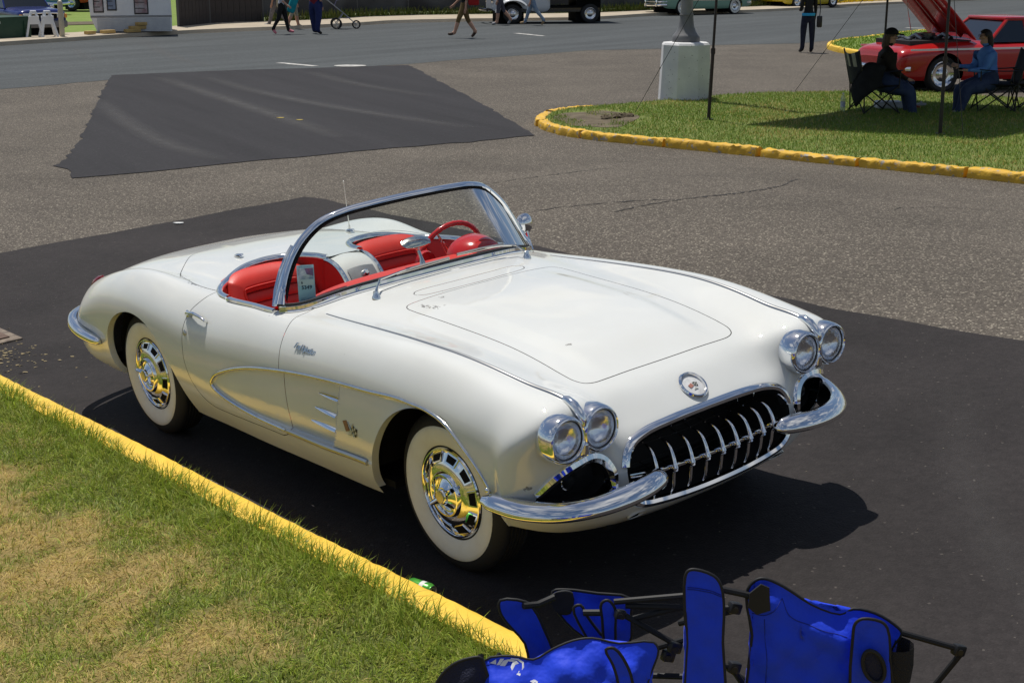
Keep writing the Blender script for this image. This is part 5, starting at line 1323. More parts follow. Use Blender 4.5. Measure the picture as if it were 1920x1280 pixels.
def human(label, loc, face, H=1.7, thigh=(0, 0), knee=(.05, .05), arm=(.05, .05), elbow=(.25, .25), splay=.12, lean=0.0, stance=.0, top=None, bottom=None, shorts=False,
          sleeves=True, shoe=None, hair=(.05, .03, .02), long_hair=False, sit=None, girth=1.0, head_turn=0.0, socks=None, twist=0.0):
    """one continuous skinned body in a pose, facing local +x; thigh/knee/arm/elbow = (left, right) angles in radians"""
    J = {}; rad = {}; E_ = []
    def node(k, p, r): J[k] = np.array(p, float); rad[k] = r * H
    def bone(a, b, m): E_.append((a, b, m))
    hz = .53 * H; g = girth
    node('pelvis', (0, 0, hz), .072 * g); sp = np.array([math.sin(lean), 0, math.cos(lean)])
    pel = J['pelvis']
    node('waist', pel + sp * .09 * H, .066 * g); node('chest', pel + sp * .20 * H, .076 * g); node('collar', pel + sp * .285 * H, .05); node('neck', pel + sp * .325 * H + [.005 * H, 0, 0], .030)
    hd = pel + sp * .36 * H + [.012 * H, 0, 0]
    node('jaw', hd + [.010 * H, 0, 0], .040); node('head', hd + [.006 * H, 0, .05 * H], .052); node('crown', hd + [-.004 * H, 0, .088 * H], .034)
    c, s_ = math.cos(head_turn), math.sin(head_turn)
    node('nose', hd + np.array([.068 * c, .068 * s_, .030]) * H, .007); node('brow', hd + np.array([.052 * c, .052 * s_, .058]) * H, .016); node('chin', hd + np.array([.045 * c, .045 * s_, -.014]) * H, .016)
    for a, b, m in (('pelvis', 'waist', 't'), ('waist', 'chest', 't'), ('chest', 'collar', 't'), ('collar', 'neck', 's'), ('neck', 'jaw', 's'), ('jaw', 'head', 's'), ('head', 'crown', 's'), ('head', 'nose', 's'), ('head', 'brow', 's'), ('jaw', 'chin', 's')): bone(a, b, m)
    for i, (sd, nm) in enumerate(((1, 'l'), (-1, 'r'))):
        tw = twist * sd
        hip = pel + [0, sd * .058 * H * g, -.03 * H]; node('hip' + nm, hip, .068 * g)
        a, b = thigh[i], knee[i]; kn = hip + np.array([math.sin(a), sd * stance, -math.cos(a)]) * .245 * H
        node('knee' + nm, kn, (.042 if shorts else .046) * g); an = kn + np.array([math.sin(a - b), sd * stance * .5, -math.cos(a - b)]) * .235 * H
        node('calf' + nm, kn * .65 + an * .35 - np.array([.006 * H * math.cos(a - b), 0, 0]), .041 * g)
        node('ankle' + nm, an, .027 if shorts else .034); f = a - b if abs(a - b) > .5 and not sit else (a - b) * .6
        fd = np.array([math.cos(f), sd * .12, math.sin(f)]); dn = np.array([math.sin(f), 0, -math.cos(f)])
        node('heel' + nm, an - fd * .022 * H + dn * .022 * H, .030); node('ball' + nm, an + fd * .075 * H + dn * .026 * H, .030); node('toe' + nm, an + fd * .115 * H + dn * .030 * H, .021)
        low = 's' if shorts else 'b'
        for p, q, m in (('pelvis', 'hip' + nm, 'b'), ('hip' + nm, 'knee' + nm, 'b'), ('knee' + nm, 'calf' + nm, low), ('calf' + nm, 'ankle' + nm, low), ('ankle' + nm, 'heel' + nm, 'f'), ('ankle' + nm, 'ball' + nm, 'f'), ('ball' + nm, 'toe' + nm, 'f')): bone(p, q, m)
        sh = J['collar'] + np.array([-.005 * H + .02 * tw, sd * .098 * H, -.018 * H]); node('sh' + nm, sh, .040 * g)
        a, b = arm[i] + lean * .5, elbow[i]
        el = sh + unit(np.array([math.sin(a), sd * splay, -math.cos(a)])) * .172 * H; node('el' + nm, el, .027 * g)
        fa = unit(np.array([math.sin(a + b), sd * splay * (.4 if b < .8 else -1.2), -math.cos(a + b)])); wr = el + fa * .145 * H; node('wr' + nm, wr, .018)
        pm = wr + fa * .045 * H; node('palm' + nm, pm, .019)
        m2 = 't' if sleeves else 's'
        for p, q, m in (('collar', 'sh' + nm, 't'), ('sh' + nm, 'el' + nm, 't'), ('el' + nm, 'wr' + nm, m2), ('wr' + nm, 'palm' + nm, 's')): bone(p, q, m)
        lat = unit(np.cross(fa, [0, 1, 0.01])); lat = lat if abs(lat[0]) > .1 else np.array([1., 0, 0])
        for k, (o, L) in enumerate(((-.016, .036), (-.006, .042), (.004, .040), (.014, .032))):
            node(f'f{k}a{nm}', pm + fa * .020 * H + lat * o * H, .0062); node(f'f{k}b{nm}', pm + fa * (.020 + L) * H + lat * o * H - np.array([0, sd * .01 * H, 0]), .005)
            bone('palm' + nm, f'f{k}a{nm}', 's'); bone(f'f{k}a{nm}', f'f{k}b{nm}', 's')
        node('th' + nm, wr + fa * .045 * H + lat * -.032 * H, .0065); bone('wr' + nm, 'th' + nm, 's')
    keys = list(J); P = np.array([J[k] for k in keys]); ix = {k: i for i, k in enumerate(keys)}
    if sit is None: P[:, 2] -= (P[:, 2] - np.array([rad[k] for k in keys])).min() + .006
    else: P[:, 2] += sit - J['pelvis'][2]
    me = bpy.data.meshes.new('tmp'); me.from_pydata(P.tolist(), [(ix[a], ix[b]) for a, b, m in E_], [])
    o = bpy.data.objects.new('tmp', me); COL.objects.link(o)
    md = o.modifiers.new('k', 'SKIN'); md.use_smooth_shade = True; md.branch_smoothing = .4
    for i, k in enumerate(keys):
        v = me.skin_vertices[0].data[i]; v.radius = (rad[k], rad[k]); v.use_root = (k == 'pelvis')
        if k in ('chest', 'waist', 'pelvis'): v.radius = (rad[k] * 1.28, rad[k] * .86) if False else (rad[k], rad[k])
    s2 = o.modifiers.new('u', 'SUBSURF'); s2.levels = 1; s2.render_levels = 1
    ev = o.evaluated_get(bpy.context.evaluated_depsgraph_get()); em = ev.to_mesh()
    V = np.zeros(len(em.vertices) * 3); em.vertices.foreach_get('co', V); V = V.reshape(-1, 3); F = [tuple(p.vertices) for p in em.polygons]
    ev.to_mesh_clear(); bpy.data.objects.remove(o); bpy.data.meshes.remove(me)
    top = top or cloth('black_cloth', (.012, .012, .013)); bottom = bottom or cloth('denim', (.03, .045, .09)); shoe = shoe or M_('dark_shoe', (.03, .025, .022), rough=.6)
    slots = {'t': 0, 'b': 1, 's': 2, 'f': 3}
    A = np.array([P[ix[a]] for a, b, m in E_]); Bv = np.array([P[ix[b]] for a, b, m in E_]); mm = np.array([slots[m] for a, b, m in E_])
    rr = np.array([(rad[a] + rad[b]) / 2 for a, b, m in E_])
    fm = []
    for f in F:
        cpt = V[list(f)].mean(0); d = Bv - A; t = np.clip(((cpt - A) * d).sum(1) / np.maximum((d * d).sum(1), 1e-9), 0, 1)
        fm.append(int(mm[np.argmin(np.linalg.norm(cpt - (A + d * t[:, None]), axis=1) - rr)]))
    root = empty('person', (loc[0], loc[1], loc[2] if len(loc) > 2 else gz1(*loc[:2])), face)
    body_ = mesh_obj('body', V, F, [top, bottom, SKIN, shoe], root, fmat=fm, angle=180)
    hc = P[ix['head']]; hm = M_('hair_%d' % int(hair[0] * 1000), hair, rough=.6, var=tuple(c * 1.6 for c in hair), vscale=30, bump=.6, bscale=60)
    m = MB(); G = []
    for a in np.linspace(.02, 1.0, 9):
        row = []
        for t in np.linspace(0, 2 * math.pi, 21):
            th = a * (1.75 if abs(((t + math.pi) % (2 * math.pi)) - math.pi) > .95 else 1.05)
            row.append(hc + np.array([math.sin(th) * math.cos(t) * 1.03 - .10, math.sin(th) * math.sin(t) * .93, math.cos(th) * 1.0 + .16]) * .062 * H)
        G.append(row)
    m.grid(np.array(G))
    if long_hair:
        m.tube([hc + np.array([-.03, 0, .03]) * H, hc + np.array([-.045, 0, -.03]) * H, hc + np.array([-.05, 0, -.09]) * H, hc + np.array([-.045, 0, -.14]) * H], [.045 * H, .05 * H, .048 * H, .022 * H], n=12, sx=.75)
    m.build('hair', hm, root, angle=70)
    tag(root, label, 'person')
    return root, {k: P[ix[k]] for k in keys}

DENIM = cloth('denim', (.028, .042, .095), (.05, .07, .13)); DENIM_L = cloth('light_denim', (.12, .19, .30), (.30, .36, .42)); DARK_DENIM = cloth('dark_denim', (.012, .014, .028), (.022, .026, .045))
BLK = cloth('black_cloth', (.012, .012, .013), (.02, .02, .02)); KHAKI = cloth('khaki', (.13, .085, .035), (.18, .12, .05)); WHITE_T = cloth('white_tee', (.55, .55, .58), (.45, .45, .50)); MAROON = cloth('maroon_top', (.13, .012, .02), (.19, .02, .03))
GREYC = cloth('grey_cloth', (.13, .12, .13), (.2, .19, .2)); BLUE_SW = cloth('blue_sweater', (.12, .27, .62), (.09, .21, .50)); BROWN_C = cloth('dark_brown_coat', (.022, .018, .012), (.035, .028, .02)); NAVY = cloth('navy_trousers', (.025, .035, .12), (.018, .025, .09))
SNEAK = M_('grey_sneaker', (.35, .35, .37), rough=.6, var=(.2, .2, .2), vscale=30); PINK = M_('pink_sneaker', (.62, .10, .14), rough=.6, var=(.75, .3, .35), vscale=40); BROWN_SH = M_('brown_shoe', (.055, .03, .02), rough=.6)
TEAL = cloth('teal_jacket', (.01, .22, .27), (.015, .30, .36)); CANVAS_B = cloth('canvas_bag', (.32, .29, .22), (.4, .37, .28))

w_, k = human('woman in a black top and dark jeans standing on the lot with her back turned', (7.78, 38.75), R(95), 1.66, thigh=(.02, -.02), knee=(.02, .02), stance=.03, top=BLK, bottom=DARK_DENIM, elbow=(1.5, .2), arm=(.05, .15), long_hair=True, girth=1.08)
wb = k['pelvis']; MB().lathe([(.165, -.035), (.172, -.01), (.172, .02), (.168, .035)], c=wb + [0, 0, .05], n=24).build('shirt_hem', M_('blue_hem', (.02, .33, .62), rough=.7), w_)
bag = MB().bbox((0, 0, 0), (.14, .09, .30), .03).tube([(0, 0, .14), (.02, .04, .35), (.0, .10, .60)], .012, n=6).build('shoulder_bag', M_('black_leather', (.014, .014, .015), rough=.45))
bag.location = (8.07, 38.72, gz1(8.07, 38.7) + .80); tag(bag, "black shoulder bag hanging at the standing woman's hip", 'bag')
human('man in khaki shorts and brown boots striding across the road', (-1.49, 45.71), R(183), 1.78, thigh=(.42, -.30), knee=(.12, .30), arm=(-.25, .35), elbow=(.4, .5), top=BLK, bottom=KHAKI, shorts=True, sleeves=False, shoe=BROWN_SH)
hb = MB().bbox((0, 0, 0), (.34, .16, .24), .05).build('red_bag', cloth('red_cloth', (.36, .02, .02))); hb.location = (-1.18, 45.55, 1.12); tag(hb, 'small red bag carried by the man in khaki shorts', 'bag')
human('girl in white top, black leggings and pink sneakers walking', (-7.47, 47.93), R(-10), 1.62, thigh=(.28, -.22), knee=(.1, .35), arm=(-.2, .3), elbow=(.3, .6), top=WHITE_T, bottom=BLK, sleeves=False, shoe=PINK, long_hair=True)
human('large person in maroon top and wide blue trousers', (-6.42, 48.27), R(60), 1.74, thigh=(.16, -.12), knee=(.05, .1), arm=(.1, .0), elbow=(.2, .3), top=MAROON, bottom=NAVY, sleeves=False, girth=1.32, stance=.06)
human('person in grey trousers and pale shoes walking behind the girl', (-8.35, 52.4), R(165), 1.66, thigh=(.38, -.25), knee=(.1, .45), top=GREYC, bottom=GREYC, shoe=SNEAK, sleeves=False)
human('man in pale shorts and black sandals behind the girl', (-7.62, 51.6), R(15), 1.76, thigh=(.22, -.2), knee=(.05, .2), top=cloth('navy_tee', (.03, .03, .08)), bottom=CANVAS_B, shorts=True, sleeves=False, shoe=M_('black_shoe', (.015, .015, .015), rough=.5))
tb = MB().bbox((0, 0, 0), (.2, .3, .42), .07).build('tote_bag', CANVAS_B); tb.location = (-8.2, 52.2, .92); tag(tb, 'cream canvas tote bag carried behind the girl', 'bag')
tj = MB().bbox((0, 0, 0), (.26, .2, .62), .08).build('teal_jacket', TEAL); tj.location = (-7.1, 48.0, .98); tj.rotation_euler = (0, .35, .2); tag(tj, 'teal jacket held between the girl and the maroon top person', 'jacket')
human('man in grey shorts walking beside the truck', (-0.45, 54.6), R(178), 1.76, thigh=(.15, -.34), knee=(.05, .35), top=GREYC, bottom=cloth('slate_shorts', (.09, .085, .11)), shorts=True, sleeves=False, shoe=SNEAK)
human('woman in ripped light jeans walking beside the truck', (0.75, 54.3), R(176), 1.68, thigh=(-.45, .40), knee=(.28, .1), top=WHITE_T, bottom=DENIM_L, sleeves=False, shoe=M_('tan_shoe', (.3, .2, .1), rough=.6), long_hair=True)

# ---- push chair
st = empty('stroller', (-6.0, 51.6, gz1(-6.0, 51.6)), R(10)); tag(st, 'three-wheeled stroller with navy seat pushed on the far walk', 'stroller')
def spoked(x, y, r, parent):
    w = MB().lathe([(r - .035, -.022), (r, -.02), (r, .02), (r - .035, .022), (r - .05, 0), (r - .035, -.022)], axis='-y', n=22).build('wheel', RUBBER, parent); w.location = (x, y, r)
    m = MB()
    for q in range(6): m.tube([(0, 0, 0), ((r - .03) * math.cos(q * 1.047), 0, (r - .03) * math.sin(q * 1.047))], .008, n=5)
    m.build('spokes', CHROME_OLD, w)
spoked(.55, 0, .15, st); spoked(-.15, .28, .19, st); spoked(-.15, -.28, .19, st)
MB().tube([(.55, 0, .15), (.1, .2, .55), (-.45, .24, 1.0)], .016, n=8).tube([(.55, 0, .15), (.1, -.2, .55), (-.45, -.24, 1.0)], .016, n=8).tube([(-.45, .24, 1.0), (-.5, 0, 1.03), (-.45, -.24, 1.0)], .02, n=8).tube([(-.15, .28, .19), (.1, .2, .55)], .014, n=6).tube([(-.15, -.28, .19), (.1, -.2, .55)], .014, n=6).build('frame', M_('grey_alloy', (.4, .4, .42), rough=.35, metal=.8), st)
MB().grid(np.array([[(x, y, z) for y in (-.2, -.07, .07, .2)] for x, z in ((.35, .38), (.2, .36), (.0, .38), (-.12, .5), (-.2, .78), (-.12, .98), (.1, 1.02))])).build('seat', cloth('navy_tee', (.03, .03, .08)), st)

# ---- lamp standard on a concrete foot
lp = empty('lamp_post', (2.98, 25.2, float(isl_z(2.98, 25.2)) - .05)); tag(lp, 'grey lamp post on a tall pale concrete foot on the grass island', 'lamp post')
def octo(r, z, cx=0.0): return [(r * math.cos(t), r * math.sin(t), z) for t in np.arange(8) * math.pi / 4 + math.pi / 8]
CONCW = M_('foot_concrete', (.72, .72, .71), rough=.85, var=(.62, .62, .62), vscale=3, bump=.5, bscale=25)
def speckle(m, sc, amt, col):
    n, l = m.node_tree.nodes, m.node_tree.links; b = n['Principled BSDF']; old = b.inputs['Base Color'].links[0].from_socket
    tc = n.new('ShaderNodeTexCoord'); vo = n.new('ShaderNodeTexVoronoi'); vo.inputs['Scale'].default_value = sc; l.new(tc.outputs['Object'], vo.inputs['Vector'])
    lt = n.new('ShaderNodeMath'); lt.operation = 'LESS_THAN'; lt.inputs[1].default_value = amt; l.new(vo.outputs['Distance'], lt.inputs[0])
    mx = n.new('ShaderNodeMix'); mx.data_type = 'RGBA'; l.new(lt.outputs[0], mx.inputs['Factor']); l.new(old, mx.inputs['A']); mx.inputs['B'].default_value = (*col, 1); l.new(mx.outputs['Result'], b.inputs['Base Color'])
speckle(CONCW, 14, .11, (.2, .2, .19))
G = np.array([octo(.475, 0), octo(.47, .04), octo(.425, .955), octo(.40, .99), octo(.30, 1.0)]); G = np.concatenate([G, G[:, :1]], 1)
foot = MB().grid(G).add(G[-1, :-1], [tuple(range(8))]).build('concrete_foot', CONCW, lp, smooth=False)
POST = M_('post_grey', (.20, .205, .21), rough=.45, var=(.26, .26, .26), vscale=5, metal=.3)
MB().lathe([(.235, 1.0), (.24, 1.03), (.235, 1.09), (.215, 1.12), (.17, 1.17), (.135, 1.26), (.118, 1.38), (.115, 1.44), (.12, 1.445), (.12, 1.46), (.10, 1.465)], n=28).build('pole_base', M_('cast_grey', (.13, .13, .135), rough=.5, var=(.17, .17, .17), vscale=8), lp)
MB().lathe([(.105, 1.46), (.10, 2.5), (.085, 5), (.07, 8.2), (.0, 8.22)], n=24).build('pole', POST, lp)
MB().tube([(0, 0, 8.0), (.5, 0, 8.25), (1.2, 0, 8.35)], .04, n=10).build('lamp_arm', POST, lp)
MB().bbox((1.45, 0, 8.36), (.6, .3, .14), .05).build('lamp_head', POST, lp)

# ---- pop-up canopy: its roof is above the picture and shades the grass
cn = empty('canopy', (0, 0, 0)); tag(cn, 'pop-up canopy on thin black poles shading the seated people', 'canopy')
PB = M_('black_pole', (.012, .012, .013), rough=.4, var=(.03, .012, .012), vscale=1.2)
feet = [(2.91, 21.47), (5.86, 19.8), (9.4, 23.4), (6.42, 25.35)]; tops = []
for (x, y), (lx, ly) in zip(feet, ((.07, .0), (.0, .05), (-.05, 0), (.0, -.05))):
    z = float(isl_z(x, y)); t_ = np.array([x + lx, y + ly, 2.35]); tops.append(t_)
    b_ = np.array([x, y, z]); mid = b_ * .55 + t_ * .45
    MB().tube([b_, mid], .026, n=8).tube([mid, t_], .020, n=8).lathe([(.034, -.05), (.034, .03)], c=mid, n=10).lathe([(.07, 0), (.07, .012), (.03, .016)], c=b_, n=12).build('pole', PB, cn)
tops = np.array(tops); ctr = tops.mean(0) + [0, 0, .75]
V = np.vstack([tops, tops - [0, 0, .22], ctr[None]]); CAN = cloth('canopy_cloth', (.02, .03, .09))
mesh_obj('canopy_roof', V, [(0, 1, 8), (1, 2, 8), (2, 3, 8), (3, 0, 8), (0, 1, 5, 4), (1, 2, 6, 5), (2, 3, 7, 6), (3, 0, 4, 7)], CAN, cn, smooth=False)
for a, b in ((tops[0], (1.9, 22.45)), (tops[3], (5.14, 26.45)), (tops[1], (5.95, 19.05))):
    b3 = np.array([*b, float(isl_z(*b)) + .01]); mid = a * .32 + b3 * .68
    MB().tube([a, b3], .0045, n=5).tube([mid, mid * .97 + b3 * .03], .010, n=6).build('guy_line', M_('cord_black', (.02, .02, .02), rough=.7), cn)

# ---- folding chairs
CH_TUBE = M_('chair_tube', (.010, .010, .011), rough=.4)
def camp_chair(label, loc, face, fab, stripe=None, extra=None):
    c = empty('camp_chair', (loc[0], loc[1], float(isl_z(*loc)) - .005), face); tag(c, label, 'chair', 'folding chairs on the grass island'); c.scale = (1.12, 1.12, 1.08)
    w, d, sh, bt = .27, .24, .40, .90
    F4 = {(1, 1): (d, w), (1, -1): (d, -w), (-1, 1): (-d, w), (-1, -1): (-d, -w)}
    for a, b in (((1, 1), (1, -1)), ((1, -1), (1, 1)), ((-1, 1), (-1, -1)), ((-1, -1), (-1, 1)), ((1, 1), (-1, 1)), ((-1, 1), (1, 1)), ((1, -1), (-1, -1)), ((-1, -1), (1, -1))):
        p, q = F4[a], F4[b]; MB().tube([(p[0] * 1.05, p[1] * 1.08, .02), (q[0], q[1], sh)], .010, n=6).sphere((p[0] * 1.05, p[1] * 1.08, .018), .017, 8, 5).build('leg', CH_TUBE, c)
    for s in (1, -1):
        MB().tube([(-d, s * w, .02), (-d - .02, s * w, sh), (-d - .13, s * (w + .015), bt)], .011, n=6).build('back_post', CH_TUBE, c)
        MB().tube([(d, s * w, sh * .9), (d + .01, s * w, .62)], .010, n=6).build('arm_post', CH_TUBE, c)
        G = np.array([[(x, s * (w + yy), z - .02 * math.sin(math.pi * k / 6)) for yy in (-.035, .035)] for k, (x, z) in enumerate([(d + .03 - (d + .03 + d + .06) * t, .625 - .01 * t) for t in np.linspace(0, 1, 7)])])
        o = MB().grid(G).build('armrest', fab, c); o.modifiers.new('t', 'SOLIDIFY').thickness = .012
    n1 = 9
    G = np.array([[(d - 2 * d * u, w * v, sh - .05 * (1 - v * v) * math.sin(math.pi * (.15 + .7 * u)) + .015 * abs(v) ** 3) for v in np.linspace(-1, 1, 9)] for u in np.linspace(0, 1, n1)])
    o = MB().grid(G).build('seat', fab, c, angle=80); o.modifiers.new('t', 'SOLIDIFY').thickness = .008
    G = np.array([[(-d - .02 - .11 * u - .045 * (1 - v * v), (w + .012 * u) * v, sh + (bt - sh) * u + .0 - .06 * (1 - abs(v) ** 2) * u * u) for v in np.linspace(-1, 1, 13)] for u in np.linspace(0, 1, 10)])
    m = MB(); a, b = G.shape[:2]
    for i in range(a - 1):
        for j in range(b - 1): m.add([G[i, j], G[i, j + 1], G[i + 1, j + 1], G[i + 1, j]], [(0, 1, 2, 3)], mi=(1 if stripe and (j // 2) % 2 and i > 4 else 0))
    o = m.build('backrest', [fab, stripe or fab], c, angle=80); o.modifiers.new('t', 'SOLIDIFY').thickness = .008
    return c
FAB_D = cloth('dark_fabric', (.016, .017, .026), (.025, .026, .036)); FAB_S = cloth('grey_stripe', (.25, .24, .22), (.32, .31, .28)); FAB_B = cloth('brown_fabric', (.045, .034, .024), (.06, .045, .03))
camp_chair('striped navy and grey folding chair under the woman in the cap', (5.66, 22.75), R(8), FAB_D, FAB_S)
camp_chair('black folding chair under the woman in the blue sweater', (7.60, 22.95), R(172), FAB_D)
camp_chair('brown folding chair beside the red car, partly out of the picture', (8.22, 22.9), R(150), FAB_B)
# jacket thrown over the striped chair
G = np.array([[(5.34 + .42 * u - .06 * math.sin(3 * v), 22.42 + .05 * math.sin(5 * u + v * 4) - .1 * v, .60 + .06 * math.sin(4 * u) - .30 * v + .13 * u - .22 * v * (1 - u)) for u in np.linspace(0, 1, 10)] for v in np.linspace(0, 1, 8)]) + [0, 0, .14]
G[:, :, 0] -= .05
o = MB().grid(G).build('dark_jacket', cloth('black_cloth', (.012, .012, .013)), angle=80); o.modifiers.new('t', 'SOLIDIFY').thickness = .05; tag(o, 'black jacket hung over the side of the striped chair', 'jacket')
w1, k1_ = human('seated woman in a black cap and dark coat facing right', (5.80, 22.80, float(isl_z(5.8, 22.8))), R(-4), 1.66, thigh=(1.42, 1.36), knee=(1.35, 1.2), arm=(.12, .2), elbow=(.95, .85), lean=.08, top=BROWN_C, bottom=DENIM, sit=.48, hair=(.06, .035, .02), long_hair=True, girth=1.55)
hc = k1_['head']
MB().sphere(hc + [0, 0, .03], (.115, .100, .105), 18, 8, half=True).build('cap', BLK, w1)
MB().grid(np.array([[(hc[0] + .06 + .13 * u, hc[1] + .085 * v * (1 - .35 * u), hc[2] + .055 - .02 * u - .025 * v * v) for v in np.linspace(-1, 1, 7)] for u in np.linspace(0, 1, 5)])).build('cap_brim', BLK, w1)
w2, k2_ = human('seated woman in a blue sweater and jeans facing left', (7.47, 22.93, float(isl_z(7.47, 22.9))), R(186), 1.64, thigh=(1.40, 1.34), knee=(1.15, 1.3), arm=(.25, .35), elbow=(1.25, 1.3), lean=.12, top=BLUE_SW, bottom=DENIM, sit=.48, hair=(.018, .012, .010), long_hair=True, girth=1.55, shoe=SNEAK)
for rt, kk in ((w1, k1_), (w2, k2_)):
    h = kk['head']; m = MB()
    for s in (1, -1):
        m.tube([h + [.082, s * .03 + .026 * math.cos(t), .012 + .020 * math.sin(t)] for t in np.linspace(0, 6.28, 13)[:-1]], .0028, n=5, closed=True); m.tube([h + [.082, s * .056, .016], h + [.0, s * .085, .02]], .003, n=5)
    m.build('glasses', M_('glasses_frame', (.08, .04, .03), rough=.3), rt)
# things on the grass
def bottle(x, y, label):
    b = empty('water_bottle', (x, y, float(isl_z(x, y)))); tag(b, label, 'bottle')
    MB().lathe([(.0, .0), (.034, .0), (.038, .012), (.038, .16), (.036, .17), (.038, .18), (.036, .20), (.022, .24), (.014, .255), (.014, .27)], n=18).build('body', M_('clear_plastic', (.85, .9, .95), rough=.1, trans=.7, ior=1.3), b)
    MB().lathe([(.0388, .07), (.0388, .15)], n=18).build('paper_band', M_('bottle_label', (.42, .45, .6), rough=.5), b); MB().lathe([(.016, .262), (.016, .285), (.0, .286)], n=14).build('cap', M_('white_plastic', (.75, .76, .78), rough=.4), b)
bottle(5.2, 22.85, 'clear water bottle standing on the grass beside the striped chair')
def sandal(x, y, rz, label, col):
    m = MB().prism([(.13 * math.cos(t) * (1 if math.cos(t) > 0 else 1.05), .045 * math.sin(t) * (1 + .25 * math.cos(t))) for t in np.linspace(0, 6.28, 18)[:-1]], 0, .03); m.tube([(.03, -.045, .02), (.04, 0, .06), (.03, .045, .02)], .012, n=6)
    o = m.build('slipper', M_('slipper_' + col[0], col[1], rough=.7)); o.location = (x, y, float(isl_z(x, y)) + .03); o.rotation_euler = (0, 0, rz); tag(o, label, 'shoe')
sandal(6.58, 23.5, .3, 'pale slipper lying on the grass between the two seated women', ('pale', (.4, .4, .42)))
sandal(6.42, 23.2, 2.0, "orange shoe lying at the capped woman's feet", ('orange', (.32, .07, .03)))
MB_ = MB().bbox((0, 0, .06), (.42, .26, .12), .03).build('food_box', M_('foam_white', (.6, .62, .66), rough=.7)); MB_.location = (6.02, 23.25, float(isl_z(6.02, 23.25))); tag(MB_, 'low white box on the grass under the striped chair', 'box')
# ------------------------------------------------------------------ vehicles across the road
DARKGLASS = M_('car_window', (.012, .014, .016), rough=.05, spec=.8, coat=.5)
HUB = M_('bright_wheel', (.7, .7, .72), rough=.15, metal=1.0)
def road_wheel(parent, x, y, r=.33, wd=.20, hub=.6, ww=False, rz=0):
    w = MB().lathe([(r * hub, -wd * .42), (r * .86, -wd * .5), (r * .97, -wd * .42), (r, -wd * .25), (r, wd * .25), (r * .97, wd * .42), (r * .86, wd * .5), (r * hub, wd * .42)], axis='-y', n=30).build('wheel', RUBBER, parent)
    w.location = (x, y, r); w.rotation_euler = (0, 0, rz)
    MB().lathe([(r * hub, wd * .42), (r * hub * .95, wd * .46), (r * hub * .8, wd * .30), (r * hub * .55, wd * .26), (r * hub * .4, wd * .36), (r * hub * .2, wd * .44), (0, wd * .45)], axis='-y', n=24).build('rim', HUB, w)
    if ww: MB().lathe([(r * .86, wd * .505), (r * .75, wd * .50), (r * hub * 1.02, wd * .44)], axis='-y', n=30).build('whitewall', WHITEWALL, w)
    return w
def shell(stations, wheels, r_arch, nx=10):
    """lofted car body: (x, z_bottom, z_top, half_width, crown) stations; round wheel openings cut out"""
    S = catmull(np.array(stations, float), nx); rows = []
    for x, zb, zt, hw, cr in S:
        h = zt - zb
        half = [(0, zt + cr), (.35 * hw, zt + .93 * cr), (.7 * hw, zt + .6 * cr), (.9 * hw, zt - .04 * h), (.985 * hw, zt - .16 * h), (hw, zt - .35 * h), (hw, zb + .35 * h), (.985 * hw, zb + .15 * h), (.93 * hw, zb)]
        hp = catmull([(0, a, b) for a, b in half], 3)[:, 1:]
        rows.append([(x, -y, z) for y, z in hp[::-1]] + [(x, y, z) for y, z in hp[1:]])
    G = np.array(rows); a, b = G.shape[:2]
    V = G.reshape(-1, 3); Q = np.array([(i * b + j, (i + 1) * b + j, (i + 1) * b + j + 1, i * b + j + 1) for i in range(a - 1) for j in range(b - 1)])
    t = TM(V, np.vstack([Q[:, [0, 1, 2]], Q[:, [0, 2, 3]]]))
    for x, zc in wheels:
        f = lambda P: np.maximum(np.hypot(P[:, 0] - x, P[:, 2] - zc) - r_arch, .3 - np.abs(P[:, 1]))
        t = cut(t, f, 1e-4); t.T = t.T[f(t.V[t.T].mean(1)) > 0]
    u, inv = np.unique(t.T, return_inverse=True); V, T = t.V[u], inv.reshape(-1, 3)
    if vnormals(V, T)[np.argmax(V[:, 2])][2] < 0: T = T[:, ::-1]
    ends = [(G[0], 1), (G[-1], -1)]
    k = len(V); Vs = [V]; F = [tuple(q) for q in T]
    for ring_, sgn in ends:
        Vs.append(ring_); f = tuple(range(k, k + b)); F.append(f if sgn > 0 else f[::-1]); k += b
    return np.vstack(Vs), F
